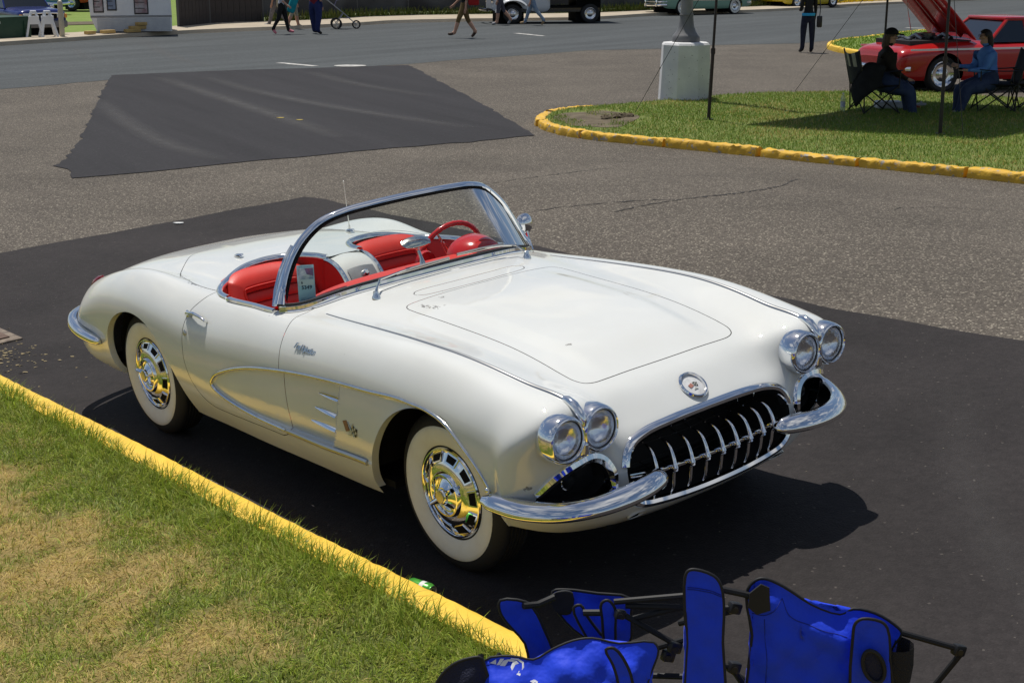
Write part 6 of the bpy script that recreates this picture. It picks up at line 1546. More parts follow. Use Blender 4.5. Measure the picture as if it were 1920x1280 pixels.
def auto(name, label, loc, face, col, stations, axles, r=.33, track=.72, r_arch=.40, cabin=None, cat='car', ww=False, group=None, extra=None, rough=.2, cabin_col=None, hub=.6):
    """cabin = (x_front_base, x_front_top, x_rear_top, x_rear_base, z_belt, z_roof, half_width_base, half_width_top)"""
    c = empty(name, (loc[0], loc[1], loc[2] if len(loc) > 2 else gz1(*loc)), face); tag(c, label, cat, group)
    P = M_('paint_%d_%d_%d' % tuple(int(255 * q) for q in col), col, rough=rough, coat=.6, coat_rough=.04)
    V, F = shell(stations, [(x, r) for x in axles], r_arch); mesh_obj('body', V, F, P, c, angle=50)
    m = MB(); xs = [s[0] for s in stations]; zb = min(s[1] for s in stations)
    hw = max(s[3] for s in stations)
    for x in axles: m.box((x, 0, r + .1), (r_arch * 2.1, 2 * (track - .2), r_arch * 1.8))
    m.box((np.mean(axles), 0, zb + .12), (abs(axles[0] - axles[-1]), 2 * hw * .82, .2)); m.build('underside', BLACK, c)
    for x in axles:
        road_wheel(c, x, -track, r, ww=ww, hub=hub); road_wheel(c, x, track, r, ww=ww, hub=hub, rz=math.pi)
    if cabin:
        xf, xft, xrt, xr, zb_, zr, wb_, wt = cabin
        pts = [(xf, zb_, wb_), (xft, zr, wt), (xrt, zr, wt), (xr, zb_, wb_)]
        V = [(x, s * w, z) for x, z, w in pts for s in (-1, 1)]
        CP = P if cabin_col is None else M_('paint_%d_%d_%d' % tuple(int(255 * q) for q in cabin_col), cabin_col, rough=rough, coat=.6)
        mesh_obj('cabin_glass', V, [(0, 2, 4, 6), (1, 7, 5, 3), (0, 1, 3, 2), (4, 5, 7, 6)], DARKGLASS, c, smooth=False)
        MB().bbox(((xft + xrt) / 2, 0, zr + .015), (abs(xft - xrt) + .10, 2 * wt + .06, .07), .03).build('roof', CP, c)
        for s in (-1, 1):
            for (a, b) in (((xf, wb_, zb_), (xft, wt, zr)), ((xr, wb_, zb_), (xrt, wt, zr)), (((xf + xr) / 2, wb_, zb_), ((xft + xrt) / 2, wt, zr))):
                MB().tube([(a[0], s * (a[1] + .005), a[2] - .03), (b[0], s * (b[1] + .005), b[2])], .035, n=6).build('pillar', CP, c)
    return c, P
def bar(parent, name, pts, r, mt=CHROME, n=10, **k): return MB().tube(catmull(pts, 6), r, n, **k).build(name, mt, parent, angle=60)
def lamp(parent, x, y, z, r, mt=None):
    return MB().lathe([(r * 1.15, -.03), (r * 1.15, .01), (r, .015), (r * .8, .03), (0, .045)], c=(x, y, z), axis='x', n=18).build('headlamp', mt or HUB, parent)

# red coupe with its bonnet up, beside the island
rc, RP = auto('red_car', 'red classic car with its bonnet raised, parked beyond the grass island', (7.75, 27.9), R(197), (.42, .012, .012),
     [(.92, .36, .62, .70, .02), (.86, .28, .76, .80, .03), (.6, .24, .83, .86, .04), (0, .22, .87, .88, .05), (-.6, .22, .89, .88, .05), (-1.4, .22, .88, .89, .03), (-2.3, .22, .89, .88, .03), (-3.0, .25, .88, .85, .03), (-3.6, .32, .80, .78, .03), (-3.72, .38, .66, .70, .02)],
     (0, -2.7), r=.335, track=.74, r_arch=.40, cabin=(-.95, -1.45, -2.2, -2.75, .90, 1.30, .76, .58), hub=.72)
MB().box((-.05, 0, .90), (1.3, 1.2, .08)).build('engine_bay', M_('engine_dark', (.012, .012, .013), rough=.5), rc)
m = MB(); 
for i in range(3): m.tube([(.1 - .3 * i, -.25, .93), (.1 - .3 * i, .0, 1.02), (.1 - .3 * i, .25, .95)], .05, n=8)
m.lathe([(.17, .94), (.18, .98), (.18, 1.05), (.0, 1.07)], c=(-.1, 0, 0), n=18); m.tube([(.4, -.4, .93), (.35, -.1, .99), (.4, .3, .95)], .03, n=8)
m.build('engine', M_('engine_metal', (.25, .25, .25), rough=.3, metal=.8, var=(.05, .05, .05), vscale=9), rc)
a = R(47); G = np.array([[(-.72 + 1.35 * u * math.cos(a), (.74 * v), .96 + 1.35 * u * math.sin(a) + .05 * (1 - v * v) - .10 * u * u) for v in np.linspace(-1, 1, 11)] for u in np.linspace(0, 1, 10)])
o = MB().grid(G).build('raised_bonnet', RP, rc, angle=60); o.modifiers.new('t', 'SOLIDIFY').thickness = .03
for v in (-.3, .3): MB().tube([(-.68, v, .985), (.1, v, 1.72)], .025, n=8).build('bonnet_brace', RP, rc)
MB().tube([(-.2, -.6, .9), (.05, -.5, 1.65)], .008, n=6).build('bonnet_prop', CHROME_OLD, rc)
for s in (-1, 1):
    MB().box((-1.4, s * .893, .795), (4.3, .012, .035)).build('side_stripe', M_('stripe_white', (.75, .75, .75), rough=.3), rc)
    lamp(rc, .86, s * .62, .64, .085)
bar(rc, 'front_bumper', [(.7, -.86, .45), (.93, -.6, .45), (.98, 0, .45), (.93, .6, .45), (.7, .86, .45)], .05)
MB().tube([(-.98, -.80, 1.0), (-.98, -.88, 1.06), (-1.0, -.9, 1.09)], [.015, .012, .05], n=10).build('wing_mirror', CHROME, rc)
MB().lathe([(.09, 0), (.09, .012), (.05, .014)], c=(-.62, -.66, .895), n=20).build('cowl_vent', CHROME, rc)

# white and black vintage truck
tr, TP = auto('vintage_truck', 'white-fronted vintage flatbed truck with black bed and chrome wheels', (-0.15, 56.3), R(192), (.62, .64, .66),
     [(.75, .55, .90, .55, .05), (.6, .45, 1.2, .70, .08), (.2, .42, 1.32, .74, .10), (-.4, .42, 1.38, .78, .08), (-1.0, .42, 1.38, .82, .04), (-1.35, .45, 1.38, .82, .04), (-1.45, .5, 1.30, .80, .02)],
     (0, -3.0), r=.36, track=.80, r_arch=.46, cabin=(-.5, -.7, -1.35, -1.45, 1.36, 1.85, .76, .66), cat='truck', cabin_col=(.02, .02, .02), hub=.62)
TB = M_('truck_black', (.015, .015, .017), rough=.25, coat=.5)
MB().box((-2.75, 0, .92), (2.5, 1.9, .10)).build('flat_bed', TB, tr)
for s in (-1, 1):
    MB().box((-2.75, s * .93, 1.17), (2.5, .05, .42)).build('bed_side', TB, tr); MB().box((-1.6, s * .72, .5), (3.6, .10, .14)).build('chassis_rail', TB, tr)
    arc = [(.62 * math.cos(t), s * .86, .36 + .52 * math.sin(t)) for t in np.linspace(.1, 2.5, 14)]
    MB().sweep([np.array(p) for p in arc], [np.array([math.cos(t), 0, math.sin(t)]) for t in np.linspace(.1, 2.5, 14)], [(-.17, -.02), (-.12, .04), (0, .06), (.12, .04), (.17, -.02)]).build('fender', TP, tr, angle=60)
    MB().box((-1.1, s * .86, .42), (1.0, .22, .04)).build('running_board', TB, tr); lamp(tr, .72, s * .55, .85, .11)
bar(tr, 'front_bumper', [(.95, -.75, .52), (1.02, 0, .52), (.95, .75, .52)], .06, TB)

# mint green sedan
mc, MP = auto('mint_sedan', 'mint green 1950s sedan with chrome bumper parked behind the lamp post', (6.9, 64.3), R(213), (.20, .36, .27),
     [(.95, .42, .66, .62, .03), (.85, .32, .88, .76, .05), (.4, .28, .98, .88, .06), (-.4, .26, 1.02, .92, .05), (-1.4, .26, 1.02, .93, .03), (-2.6, .26, 1.02, .92, .03), (-3.4, .30, .98, .86, .04), (-3.95, .36, .82, .74, .03), (-4.05, .42, .66, .66, .02)],
     (0, -2.95), r=.35, track=.76, r_arch=.41, cabin=(-.7, -1.15, -2.3, -3.0, 1.02, 1.52, .78, .60), ww=True)
for z in (.44, .58, .70): bar(mc, 'grille_bar', [(.82, -.78, z), (1.02, -.45, z), (1.06, 0, z), (1.02, .45, z), (.82, .78, z)], .035 if z > .5 else .06)
for s in (-1, 1):
    MB().tube([(1.1, s * .38, .38), (1.12, s * .38, .56), (1.08, s * .38, .72)], .04, n=8).build('bumper_guard', CHROME, mc); lamp(mc, .86, s * .66, .80, .10)
    MB().box((-1.6, s * .935, .62), (3.6, .012, .03)).build('side_moulding', CHROME, mc)
bar(mc, 'rear_bumper', [(-3.7, -.86, .5), (-4.12, -.5, .5), (-4.16, 0, .5), (-4.12, .5, .5), (-3.7, .86, .5)], .06)
# yellow car
yc, YP = auto('yellow_car', 'bright yellow car parked at the far end of the road', (13.3, 72.4), R(218), (.55, .42, .015),
     [(.85, .34, .60, .70, .02), (.75, .25, .72, .84, .03), (.2, .22, .84, .90, .05), (-.8, .2, .90, .92, .04), (-2.0, .2, .92, .92, .03), (-3.0, .24, .95, .90, .03), (-3.6, .34, .85, .82, .02), (-3.68, .4, .7, .78, .02)],
     (0, -2.65), r=.34, track=.78, r_arch=.41, cabin=(-.6, -1.2, -2.2, -2.9, .90, 1.30, .78, .58))
for s in (-1, 1): lamp(yc, .80, s * .66, .58, .09)
bar(yc, 'front_bumper', [(.6, -.88, .42), (.9, -.6, .42), (.95, 0, .42), (.9, .6, .42), (.6, .88, .42)], .045, MT['paint_140_107_3'] if 'paint_140_107_3' in MT else YP)
# blue sport utility
su, SP = auto('blue_suv', 'dark blue sport utility parked behind the green dumpster', (-14.75, 45.6), R(-48), (.012, .022, .14),
     [(.78, .50, .80, .74, .02), (.70, .38, .98, .86, .03), (.3, .34, 1.02, .90, .05), (-.4, .34, 1.06, .91, .05), (-1.0, .34, 1.08, .92, .02), (-2.4, .34, 1.08, .92, .02), (-3.5, .36, 1.08, .90, .02), (-3.85, .45, 1.06, .86, .02), (-3.9, .5, .95, .84, .02)],
     (0, -2.85), r=.37, track=.78, r_arch=.45, cabin=(-.55, -1.15, -3.6, -3.85, 1.07, 1.72, .84, .68), cat='suv', hub=.62)
GREYP = M_('grey_plastic', (.16, .16, .17), rough=.5)
MB().bbox((.78, 0, .52), (.16, 1.72, .24), .05).build('front_bumper', GREYP, su); MB().bbox((.80, 0, .80), (.05, .95, .18), .02).build('grille', BLACK, su)
MB().tube([(.83, -.5, .90), (.84, 0, .92), (.83, .5, .90)], .025, n=8).build('grille_trim', CHROME, su)
for s in (-1, 1):
    MB().bbox((.76, s * .62, .82), (.10, .28, .16), .03).build('headlamp', M_('lamp_clear', (.65, .66, .62), rough=.15, coat=.5), su); MB().bbox((.74, s * .83, .80), (.10, .10, .14), .02).build('turn_lamp', M_('amber', (.7, .3, .05), rough=.3), su)
    MB().bbox((-.75, s * 1.02, 1.10), (.12, .18, .16), .04).build('door_mirror', HUB, su)
su.scale = (.86, .86, .86)
MB().tube([(-1.2, .62, 1.80), (-3.4, .62, 1.80)], .02, n=6).build('roof_rail', BLACK, su); MB().tube([(-1.2, -.62, 1.80), (-3.4, -.62, 1.80)], .02, n=6).build('roof_rail', BLACK, su)
# light blue classic and red pickup beyond the lawn
lb, LP = auto('light_blue_car', 'light blue 1950s car with chrome bumper on the far lawn', (-19.6, 61.5, .12), R(-22), (.045, .26, .46),
     [(.9, .42, .66, .66, .02), (.8, .32, .86, .80, .04), (.3, .28, .95, .88, .06), (-.6, .26, 1.0, .91, .05), (-2.4, .26, 1.0, .91, .03), (-3.5, .3, .98, .86, .03), (-4.0, .4, .8, .76, .02)],
     (0, -2.9), r=.34, track=.76, r_arch=.40, cabin=(-.7, -1.15, -2.3, -2.9, 1.0, 1.48, .78, .6), ww=False)
for s in (-1, 1): lamp(lb, .84, s * .64, .78, .10)
bar(lb, 'front_bumper', [(.6, -.9, .48), (.96, -.6, .46), (1.02, 0, .44), (.96, .6, .46), (.6, .9, .48)], .06); MB().box((.86, 0, .66), (.10, 1.0, .14)).build('grille', HUB, lb)
rp, RPP = auto('red_pickup', 'red pickup truck on the far lawn behind the camper', (-19.2, 66.0, .12), R(-14), (.45, .012, .015),
     [(.8, .45, .9, .72, .03), (.65, .38, 1.1, .86, .05), (0, .36, 1.16, .92, .06), (-.7, .36, 1.18, .93, .03), (-1.8, .36, 1.15, .93, .01), (-3.6, .38, 1.12, .92, .01), (-3.9, .45, 1.1, .90, .01)],
     (0, -2.9), r=.36, track=.80, r_arch=.44, cabin=(-.45, -.85, -1.7, -1.85, 1.16, 1.7, .82, .68), cat='pickup')
for s in (-1, 1): lamp(rp, .74, s * .62, .85, .11)
bar(rp, 'front_bumper', [(.7, -.9, .55), (.9, 0, .55), (.7, .9, .55)], .06)

# camper trailer
cp = empty('camper_trailer', (-12.05, 46.75, .10), R(13)); cp.scale = (.88, .9, 1); tag(cp, 'white camper trailer with rounded windows beside the dark fence', 'trailer')
CW = M_('camper_white', (.80, .80, .80), rough=.4, var=(.74, .74, .75), vscale=2.5); CG = M_('camper_grey', (.52, .53, .54), rough=.45, var=(.45, .46, .48), vscale=4)
L_, hgt = 2.25, 2.5
prof = [(-1.22, .06), (-1.42, .5), (-1.45, 1.0), (-1.40, 1.5), (-1.2, 1.72), (0, 1.78), (1.2, 1.72), (1.40, 1.5), (1.42, .5), (1.40, .05)]
m = MB(); P_ = np.array(prof)
m.prism(P_, 0, 2.1, M=np.array([[1, 0, 0], [0, 0, 1], [0, 1, 0]]).T, o=(0, 0, 0)); m.build('body', CW, cp, smooth=False)
MB().box((.08, -.004, .27), (2.56, .008, .40)).build('lower_panel', CG, cp)
for z in (.50, .535): MB().box((0, -.006, z), (2.84, .012, .018)).build('side_stripe', M_('stripe_dark', (.10, .09, .10), rough=.5), cp)
for x0, w0, z0, h0, t in ((-1.12, .36, .90, .52, 'a'), (-.66, .34, .92, .44, 'b'), (.36, .50, .86, .56, 'a')):
    fr = MB().bbox((x0, -.008, z0), (w0, .03, h0), .012).build('window', M_('window_seal', (.03, .028, .03), rough=.5), cp)
    MB().box((x0, -.026, z0), (w0 - .08, .008, h0 - .09)).build('pane', M_('pane_blue', (.06, .12, .26), rough=.1, coat=.5, var=(.25, .3, .4), vscale=3) if t == 'b' else M_('pane_red', (.20, .06, .08), rough=.12, coat=.5, var=(.42, .40, .42), vscale=3.2), fr)
    for q in range(1, 3): MB().box((x0 - .05, -.032, z0 - h0 / 2 + h0 * q / 3), (w0 - .16, .006, .022)).build('glazing_bar', MT['window_seal'], fr)
road_wheel(cp, .2, .35, .22); road_wheel(cp, .2, 1.8, .22, rz=math.pi)
PLANK = M_('yellow_timber', (.52, .36, .13), rough=.7, var=(.42, .28, .10), vscale=6)
for i, (x, y, rz, L2, lab) in enumerate(((-11.55, 47.05, .88, 1.0, 'yellow timber plank lying topmost by the fence end of the camper'), (-11.75, 46.85, .8, .9, 'yellow timber plank under the topmost plank at the camper'), (-12.0, 46.55, .7, .5, 'short yellow timber block at the middle of the camper'), (-12.6, 45.9, .9, .45, 'short yellow timber block at the far corner of the camper'), (-13.0, 45.35, .9, .3, 'smallest yellow timber block, left of the camper'))):
    o = MB().bbox((0, 0, .06), (L2, .20, .10), .01).build('timber', PLANK); o.location = (x, y, .13 + (.20 if i == 0 else .09 if i == 1 else 0)); o.rotation_euler = (0, 0, rz); tag(o, lab, 'plank', 'timbers in front of the camper')
# dumpster, sawhorse signs, bollard
dm = empty('dumpster', (-15.35, 43.75, .05), R(58)); dm.scale = (.85, .85, .56); tag(dm, 'dark green dumpster at the left edge of the picture', 'dumpster')
DG = M_('dumpster_green', (.012, .05, .028), rough=.5, var=(.02, .06, .035), vscale=3)
MB().box((0, 0, .62), (1.9, 1.4, 1.1), taper=1.04).build('bin', DG, dm); MB().bbox((0, 0, 1.19), (2.02, 1.5, .06), .02).build('lid', DG, dm); MB().box((-.4, -.735, .95), (.10, .01, .12)).build('sticker', M_('sticker_white', (.6, .6, .6), rough=.6), dm)
for s in (-.7, .7): MB().box((s, -.72, .55), (.10, .06, .9)).build('rib', DG, dm)
WP = M_('white_plastic', (.75, .76, .78), rough=.4)
for i, (x, y, lab) in enumerate(((-14.28, 44.05, 'white plastic A-frame barricade next to the dumpster'), (-13.9, 44.15, 'white plastic A-frame barricade next to the cream bollard'))):
    b = empty('barricade', (x, y, .12), R(20 + 12 * i)); tag(b, lab, 'barricade', 'white barricades by the dumpster')
    for s in (-1, 1):
        for yy in (-1, 1): MB().tube([(s * .24, yy * .16, 0), (s * .07, yy * .06, .72)], .035, n=6, sx=1, sy=.7).build('leg', WP, b)
        MB().box((0, s * .12, .50), (.30, .03, .24), rot=(s * -.14, 0, 0)).build('board', WP, b)
    MB().bbox((0, 0, .74), (.18, .18, .07), .02).build('top', WP, b)
bo = MB().lathe([(.075, 0), (.078, .02), (.078, 1.02), (.06, 1.08), (.0, 1.12)], n=16).build('bollard', M_('cream_paint', (.55, .49, .36), rough=.6, var=(.48, .42, .30), vscale=6)); bo.location = (-13.55, 44.35, .08); tag(bo, 'cream bollard between the barricades and the camper', 'bollard')

# dark screened fence behind the walk
SCREEN = M_('fence_screen', (.035, .035, .037), rough=.9, var=(.075, .08, .085), vscale=.9, vdetail=1.0, bump=.4, bscale=30); SOLID = M_('dark_boards', (.036, .030, .028), rough=.8, var=(.05, .042, .04), vscale=5)
fence_line = resample(catmull([(*p, 0) for p in [(-11.45, 50.6), (-10.6, 53.9), (-8.0, 56.6), (-5.4, 60.6), (-1.7, 62.4), (3.3, 64.2), (6.6, 67.9), (12.9, 73.5), (18.3, 80.1), (24, 86.5), (34, 97)]], 10)[:, :2], 26)
fn = empty('fence', (0, 0, 0)); tag(fn, 'long dark screened fence behind the far sidewalk', 'fence')
for i in range(25):
    a, b = fence_line[i], fence_line[i + 1]; k = 7; T_ = np.linspace(0, 1, k)
    if i < 2:
        n = 9
        for j in range(n):
            p = a + (b - a) * (j + .5) / n; L2 = np.linalg.norm(b - a) / n
            o = MB().box((0, 0, 1.25), (L2 * .93, .03, 2.5)).build('board', SOLID, fn, smooth=False); o.location = (p[0], p[1], .10); o.rotation_euler = (0, 0, math.atan2(*(b - a)[::-1]))
    else:
        G = np.array([[(*(a + (b - a) * t), z) for t in T_] for z in (.25, 1.0, 1.8, 2.6)]); G[:, :, 1] += RNG.normal(0, .03, G.shape[:2])
        MB().grid(G).build('screen_panel', SCREEN, fn, angle=80)
        for q in range(2):                                     # sweeping printed swirls on the cloth
            u0, u1 = RNG.uniform(.0, .3), RNG.uniform(.6, 1.0); z0 = RNG.uniform(.9, 2.2); amp = RNG.uniform(-.5, .5)
            Tq = np.linspace(u0, u1, 12); wv = .16 * np.sin(math.pi * np.linspace(0.02, .98, 12))
            cx = a + (b - a) * Tq[:, None]; dn = np.array([(b - a)[1], -(b - a)[0]]); dn = dn / np.linalg.norm(dn) * .05
            zz = z0 + amp * np.sin(np.linspace(0, 2.4, 12))
            G = np.zeros((2, 12, 3)); G[:, :, :2] = cx + dn; G[0, :, 2] = zz - wv; G[1, :, 2] = zz + wv
            MB().grid(G).build('printed_swirl', M_('screen_print', (.016, .016, .018), rough=.9) if q else M_('screen_print_pale', (.13, .135, .14), rough=.9), fn)
    MB().tube([(a[0], a[1], .0), (a[0], a[1], 2.7)], .045, n=8).build('post', M_('fence_post', (.08, .08, .08), rough=.6), fn)
# grass and weeds along the fence foot
n = 9000; s_ = RNG.uniform(.08, 1, n); dF = np.linspace(0, 1, 26); Pf = np.stack([np.interp(s_, dF, fence_line[:, 0]), np.interp(s_, dF, fence_line[:, 1])], 1) + np.c_[RNG.normal(.15, .12, n), RNG.normal(-.25, .14, n)]
t_ = RNG.random((n, 1)); blades('weeds', np.c_[Pf, np.full(n, .12)], RNG.uniform(.12, .42, n), RNG.uniform(.02, .045, n), np.abs(RNG.normal(.3, .25, n)), RNG.uniform(0, 6.28, n), (GREEN2 * t_ + OLIVE * (1 - t_)) * .8, 'weeds growing along the foot of the dark fence')
fl_ = RNG.random(260); Pq = np.stack([np.interp(.52 + .2 * fl_, dF, fence_line[:, 0]), np.interp(.52 + .2 * fl_, dF, fence_line[:, 1])], 1) + np.c_[RNG.normal(.5, .15, 260), RNG.normal(-.9, .15, 260)]
blades('yellow_flowers', np.c_[Pq, np.full(260, .12)], RNG.uniform(.15, .3, 260), RNG.uniform(.08, .14, 260), np.abs(RNG.normal(.3, .2, 260)), RNG.uniform(0, 6.28, 260), np.tile([.65, .45, .02], (260, 1)), 'yellow flowers at the fence behind the mint sedan')
# ------------------------------------------------------------------ blue folding chairs in the foreground
BLUE = M_('royal_blue_canvas', (.013, .058, .74), rough=.6, var=(.012, .052, .68), vscale=10, bump=.9, bscale=16, sheen=.1, spec=.3)
NAVYM = M_('navy_mesh', (.006, .008, .03), rough=.7, bump=.4, bscale=200); PIPE = M_('black_piping', (.010, .010, .011), rough=.6)
FRT = M_('frame_black', (.012, .012, .013), rough=.55, spec=.3); JOINT = M_('joint_black', (.010, .010, .011), rough=.45)
def panel(name, pts, parent, mt, bulge=.014, pipe=True, tilt=0.0, seed=0, thick=.006, zlow=None, fold=.005):
    """sewn cloth panel: outline in x,z at its own depth, gently bellied and creased, with piping round the edge"""
    P = np.array(pts, float); Pc = catmull(P, 3, closed=True); cen = Pc.mean(0)
    bm = bmesh.new(); vs = [bm.verts.new((p[0], 0, p[2])) for p in Pc]; bm.faces.new(vs); bmesh.ops.triangulate(bm, faces=bm.faces[:])
    for ax in (0, 2):
        lo, hi = Pc[:, ax].min(), Pc[:, ax].max(); c_ = lo + .013
        while c_ < hi:
            bmesh.ops.bisect_plane(bm, geom=bm.verts[:] + bm.edges[:] + bm.faces[:], plane_co=(c_, 0, 0) if ax == 0 else (0, 0, c_), plane_no=(1, 0, 0) if ax == 0 else (0, 0, 1), dist=1e-5); c_ += .013
    def dep(x, z):
        e = sdf(np.c_[x, z], Pc[:, [0, 2]]); d_ = np.clip(-e, 0, 1)
        return P[0, 1] - bulge * smooth01(d_ / .07) + tilt * (z - Pc[:, 2].max()) + fold * (np.sin(31 * x + 19 * z + seed) * .6 + np.sin(17 * x - 43 * z + 2 * seed) * .5 + .9 * np.abs(np.sin(24 * x + 33 * z + 3 * seed)) ** 3 + .7 * np.abs(np.sin(37 * x - 21 * z + seed)) ** 4) * smooth01(d_ / .03)
    global LAST_DEP
    LAST_DEP = dep
    V = np.array([v.co[:] for v in bm.verts]); yy = dep(V[:, 0], V[:, 2])
    for v, q in zip(bm.verts, yy): v.co.y = q
    me = bpy.data.meshes.new(name); bm.to_mesh(me); bm.free(); me.materials.append(mt); me.polygons.foreach_set('use_smooth', np.ones(len(me.polygons), dtype=bool))
    o = bpy.data.objects.new(name, me); link(o, parent); s_ = o.modifiers.new('t', 'SOLIDIFY'); s_.thickness = thick; s_.offset = 0
    if pipe:
        q = Pc.copy(); q[:, 1] = dep(q[:, 0], q[:, 2]); MB().tube(q, .0038, n=6, closed=True, sy=1.0, sx=1.3).build('piping', PIPE, o, angle=80)
    return o
def seam(parent, pts, dep):
    q = catmull([(a, 0, b) for a, b in pts], 8); q[:, 1] = dep(q[:, 0], q[:, 2]) - .0035
    MB().tube(q, .0013, n=5).build('seam', M_('blue_thread', (.006, .02, .25), rough=.8), parent)
def rod(parent, pts, r=.0085): return MB().tube(np.array(pts, float), r, n=8).build('frame_tube', FRT, parent)
def joint(parent, p, s=.024, rz=.3): 
    return MB().bbox(p, (s * 1.5, s, s * 1.3), .006, rot=(0, rz, .4)).tube([np.array(p) - [0, s * .7, 0], np.array(p) + [0, s * .7, 0]], s * .35, n=8).build('joint', JOINT, parent)
def legs(parent, cx, w, y0, y1, ztop):
    for a, b in (((cx - w, y0), (cx + w, y0)), ((cx + w, y0), (cx - w, y0)), ((cx - w, y1), (cx + w, y1)), ((cx + w, y1), (cx - w, y1)), ((cx - w, y0), (cx - w, y1)), ((cx + w, y1), (cx + w, y0))):
        za = gz1(*a) + .015
        MB().tube([(a[0], a[1], za), (b[0] * .9 + a[0] * .1, b[1], ztop)], .0085, n=8).sphere((a[0], a[1], za + .002), .017, 8, 5).build('leg', FRT, parent)
bc = empty('camp_chair', (.81, 3.5, gz1(.81, 3.5))); tag(bc, 'royal blue folding chair with a cup holder, upright in the near right corner', 'chair', 'blue folding chairs in the foreground')
inv = Matrix.Translation((-.81, -3.5, -gz1(.81, 3.5)))
def child_shift(root):
    for o in list(root.children): o.matrix_parent_inverse = root.matrix_world.inverted()
bc.matrix_world = Matrix.Translation((.81, 3.5, gz1(.81, 3.5)))
ARM_G = [(0.442, 3.4, 0.92), (0.449, 3.4, 0.938), (0.465, 3.4, 0.942), (0.514, 3.4, 0.925), (0.532, 3.4, 0.901), (0.542, 3.4, 0.842), (0.542, 3.4, 0.744), (0.547, 3.4, 0.46), (0.462, 3.4, 0.46), (0.452, 3.4, 0.744), (0.444, 3.4, 0.834)]
BACK_H = [(0.61, 3.45, 0.844), (0.617, 3.45, 0.874), (0.638, 3.45, 0.893), (0.66, 3.45, 0.893), (0.706, 3.45, 0.871), (0.778, 3.45, 0.823), (0.855, 3.45, 0.795), (0.889, 3.45, 0.809), (0.946, 3.45, 0.797), (0.998, 3.45, 0.765), (1.019, 3.45, 0.741), (1.002, 3.45, 0.707), (0.993, 3.45, 0.673), (1.008, 3.45, 0.44), (0.641, 3.45, 0.44), (0.629, 3.45, 0.735)]
ARM_I = [(0.877, 3.385, 0.774), (0.881, 3.385, 0.8), (0.897, 3.385, 0.812), (0.944, 3.385, 0.805), (0.962, 3.385, 0.787), (0.976, 3.385, 0.699), (0.995, 3.385, 0.46), (0.907, 3.385, 0.46)]
o = panel('armrest', ARM_G, bc, BLUE, .010, seed=1, tilt=.05); seam(o, [(.448, .895), (.49, .892), (.535, .875)], LAST_DEP); seam(o, [(.448, .890), (.49, .887), (.536, .870)], LAST_DEP)
o = panel('backrest', BACK_H, bc, BLUE, .035, seed=2, fold=.008); seam(o, [(.625, .80), (.66, .803), (.70, .845)], LAST_DEP); seam(o, [(.70, .845), (.72, .80), (.80, .765), (.87, .745)], LAST_DEP); seam(o, [(.655, .79), (.665, .68), (.67, .46)], LAST_DEP)
ai = panel('armrest', ARM_I, bc, BLUE, .008, seed=3)
t_ = np.linspace(0, 6.28, 25)[:-1]
MB().tube([(.930 + .027 * math.cos(q) - .012 * math.sin(q), 3.366, .688 + .045 * math.sin(q)) for q in t_], .0055, n=8, closed=True).build('cup_ring', PIPE, ai)
MB().add([(.930 + .026 * math.cos(q) - .012 * math.sin(q), 3.370, .688 + .044 * math.sin(q)) for q in t_], [tuple(range(24))]).build('cup_mesh', NAVYM, ai)
MB().lathe([(.045, -.10), (.05, -.05), (.048, 0.0)], c=(1.0, 3.43, .72), n=14).build('cup_pouch', M_('net_black', (.02, .018, .018), rough=.9, bump=.8, bscale=250), bc)
MB().prism([(0, 0), (.035, .012), (.030, .075), (.008, .085), (-.02, .06), (-.022, .02)], 0, .006, M=np.array([[1, 0, 0], [0, 0, 1], [0, 1, 0]]).T, o=(.632, 3.417, .808)).build('corner_patch', PIPE, bc)
rod(bc, [(.53, 3.44, .872), (.60, 3.44, .856), (.648, 3.435, .843)], .0095)
rod(bc, [(.99, 3.47, .742), (1.169, 3.47, .688)]); joint(bc, (1.18, 3.47, .682)); rod(bc, [(1.185, 3.47, .669), (1.04, 3.50, .42), (.86, 3.52, gz1(.86, 3.52) + .02)])
rod(bc, [(.54, 3.47, .801), (.575, 3.47, .803)]); joint(bc, (.583, 3.47, .803)); rod(bc, [(.583, 3.47, .795), (.45, 3.55, .72)]); joint(bc, (.588, 3.47, .632)); rod(bc, [(.54, 3.47, .64), (.58, 3.47, .634)]); rod(bc, [(.588, 3.48, .62), (.9, 3.6, gz1(.9, 3.6) + .02)])
legs(bc, .80, .24, 3.5, 3.85, .45); child_shift(bc)
b2 = empty('camp_chair', (.15, 3.55, gz1(.15, 3.55))); tag(b2, 'crumpled royal blue folding chair with white lettering, half folded by the kerb', 'chair', 'blue folding chairs in the foreground')
b2.matrix_world = Matrix.Translation((.15, 3.55, gz1(.15, 3.55)))
panel('armrest', [(-0.031, 3.55, 0.786), (0.036, 3.55, 0.782), (0.057, 3.55, 0.763), (0.086, 3.55, 0.701), (0.115, 3.55, 0.60), (0.058, 3.55, 0.58), (0.036, 3.55, 0.661), (-0.014, 3.55, 0.724), (-0.031, 3.55, 0.755)], b2, BLUE, .012, seed=4)
panel('backrest', [(0.112, 3.62, 0.78), (0.145, 3.62, 0.785), (0.233, 3.62, 0.774), (0.32, 3.62, 0.76), (0.325, 3.62, 0.714), (0.319, 3.62, 0.62), (0.249, 3.62, 0.62), (0.168, 3.62, 0.67), (0.117, 3.62, 0.738)], b2, BLUE, .02, seed=5, fold=.010)
panel('corner_patch', [(0.104, 3.60, 0.775), (0.135, 3.60, 0.792), (0.165, 3.60, 0.785), (0.16, 3.60, 0.725), (0.125, 3.60, 0.725)], b2, PIPE, .01, pipe=False)
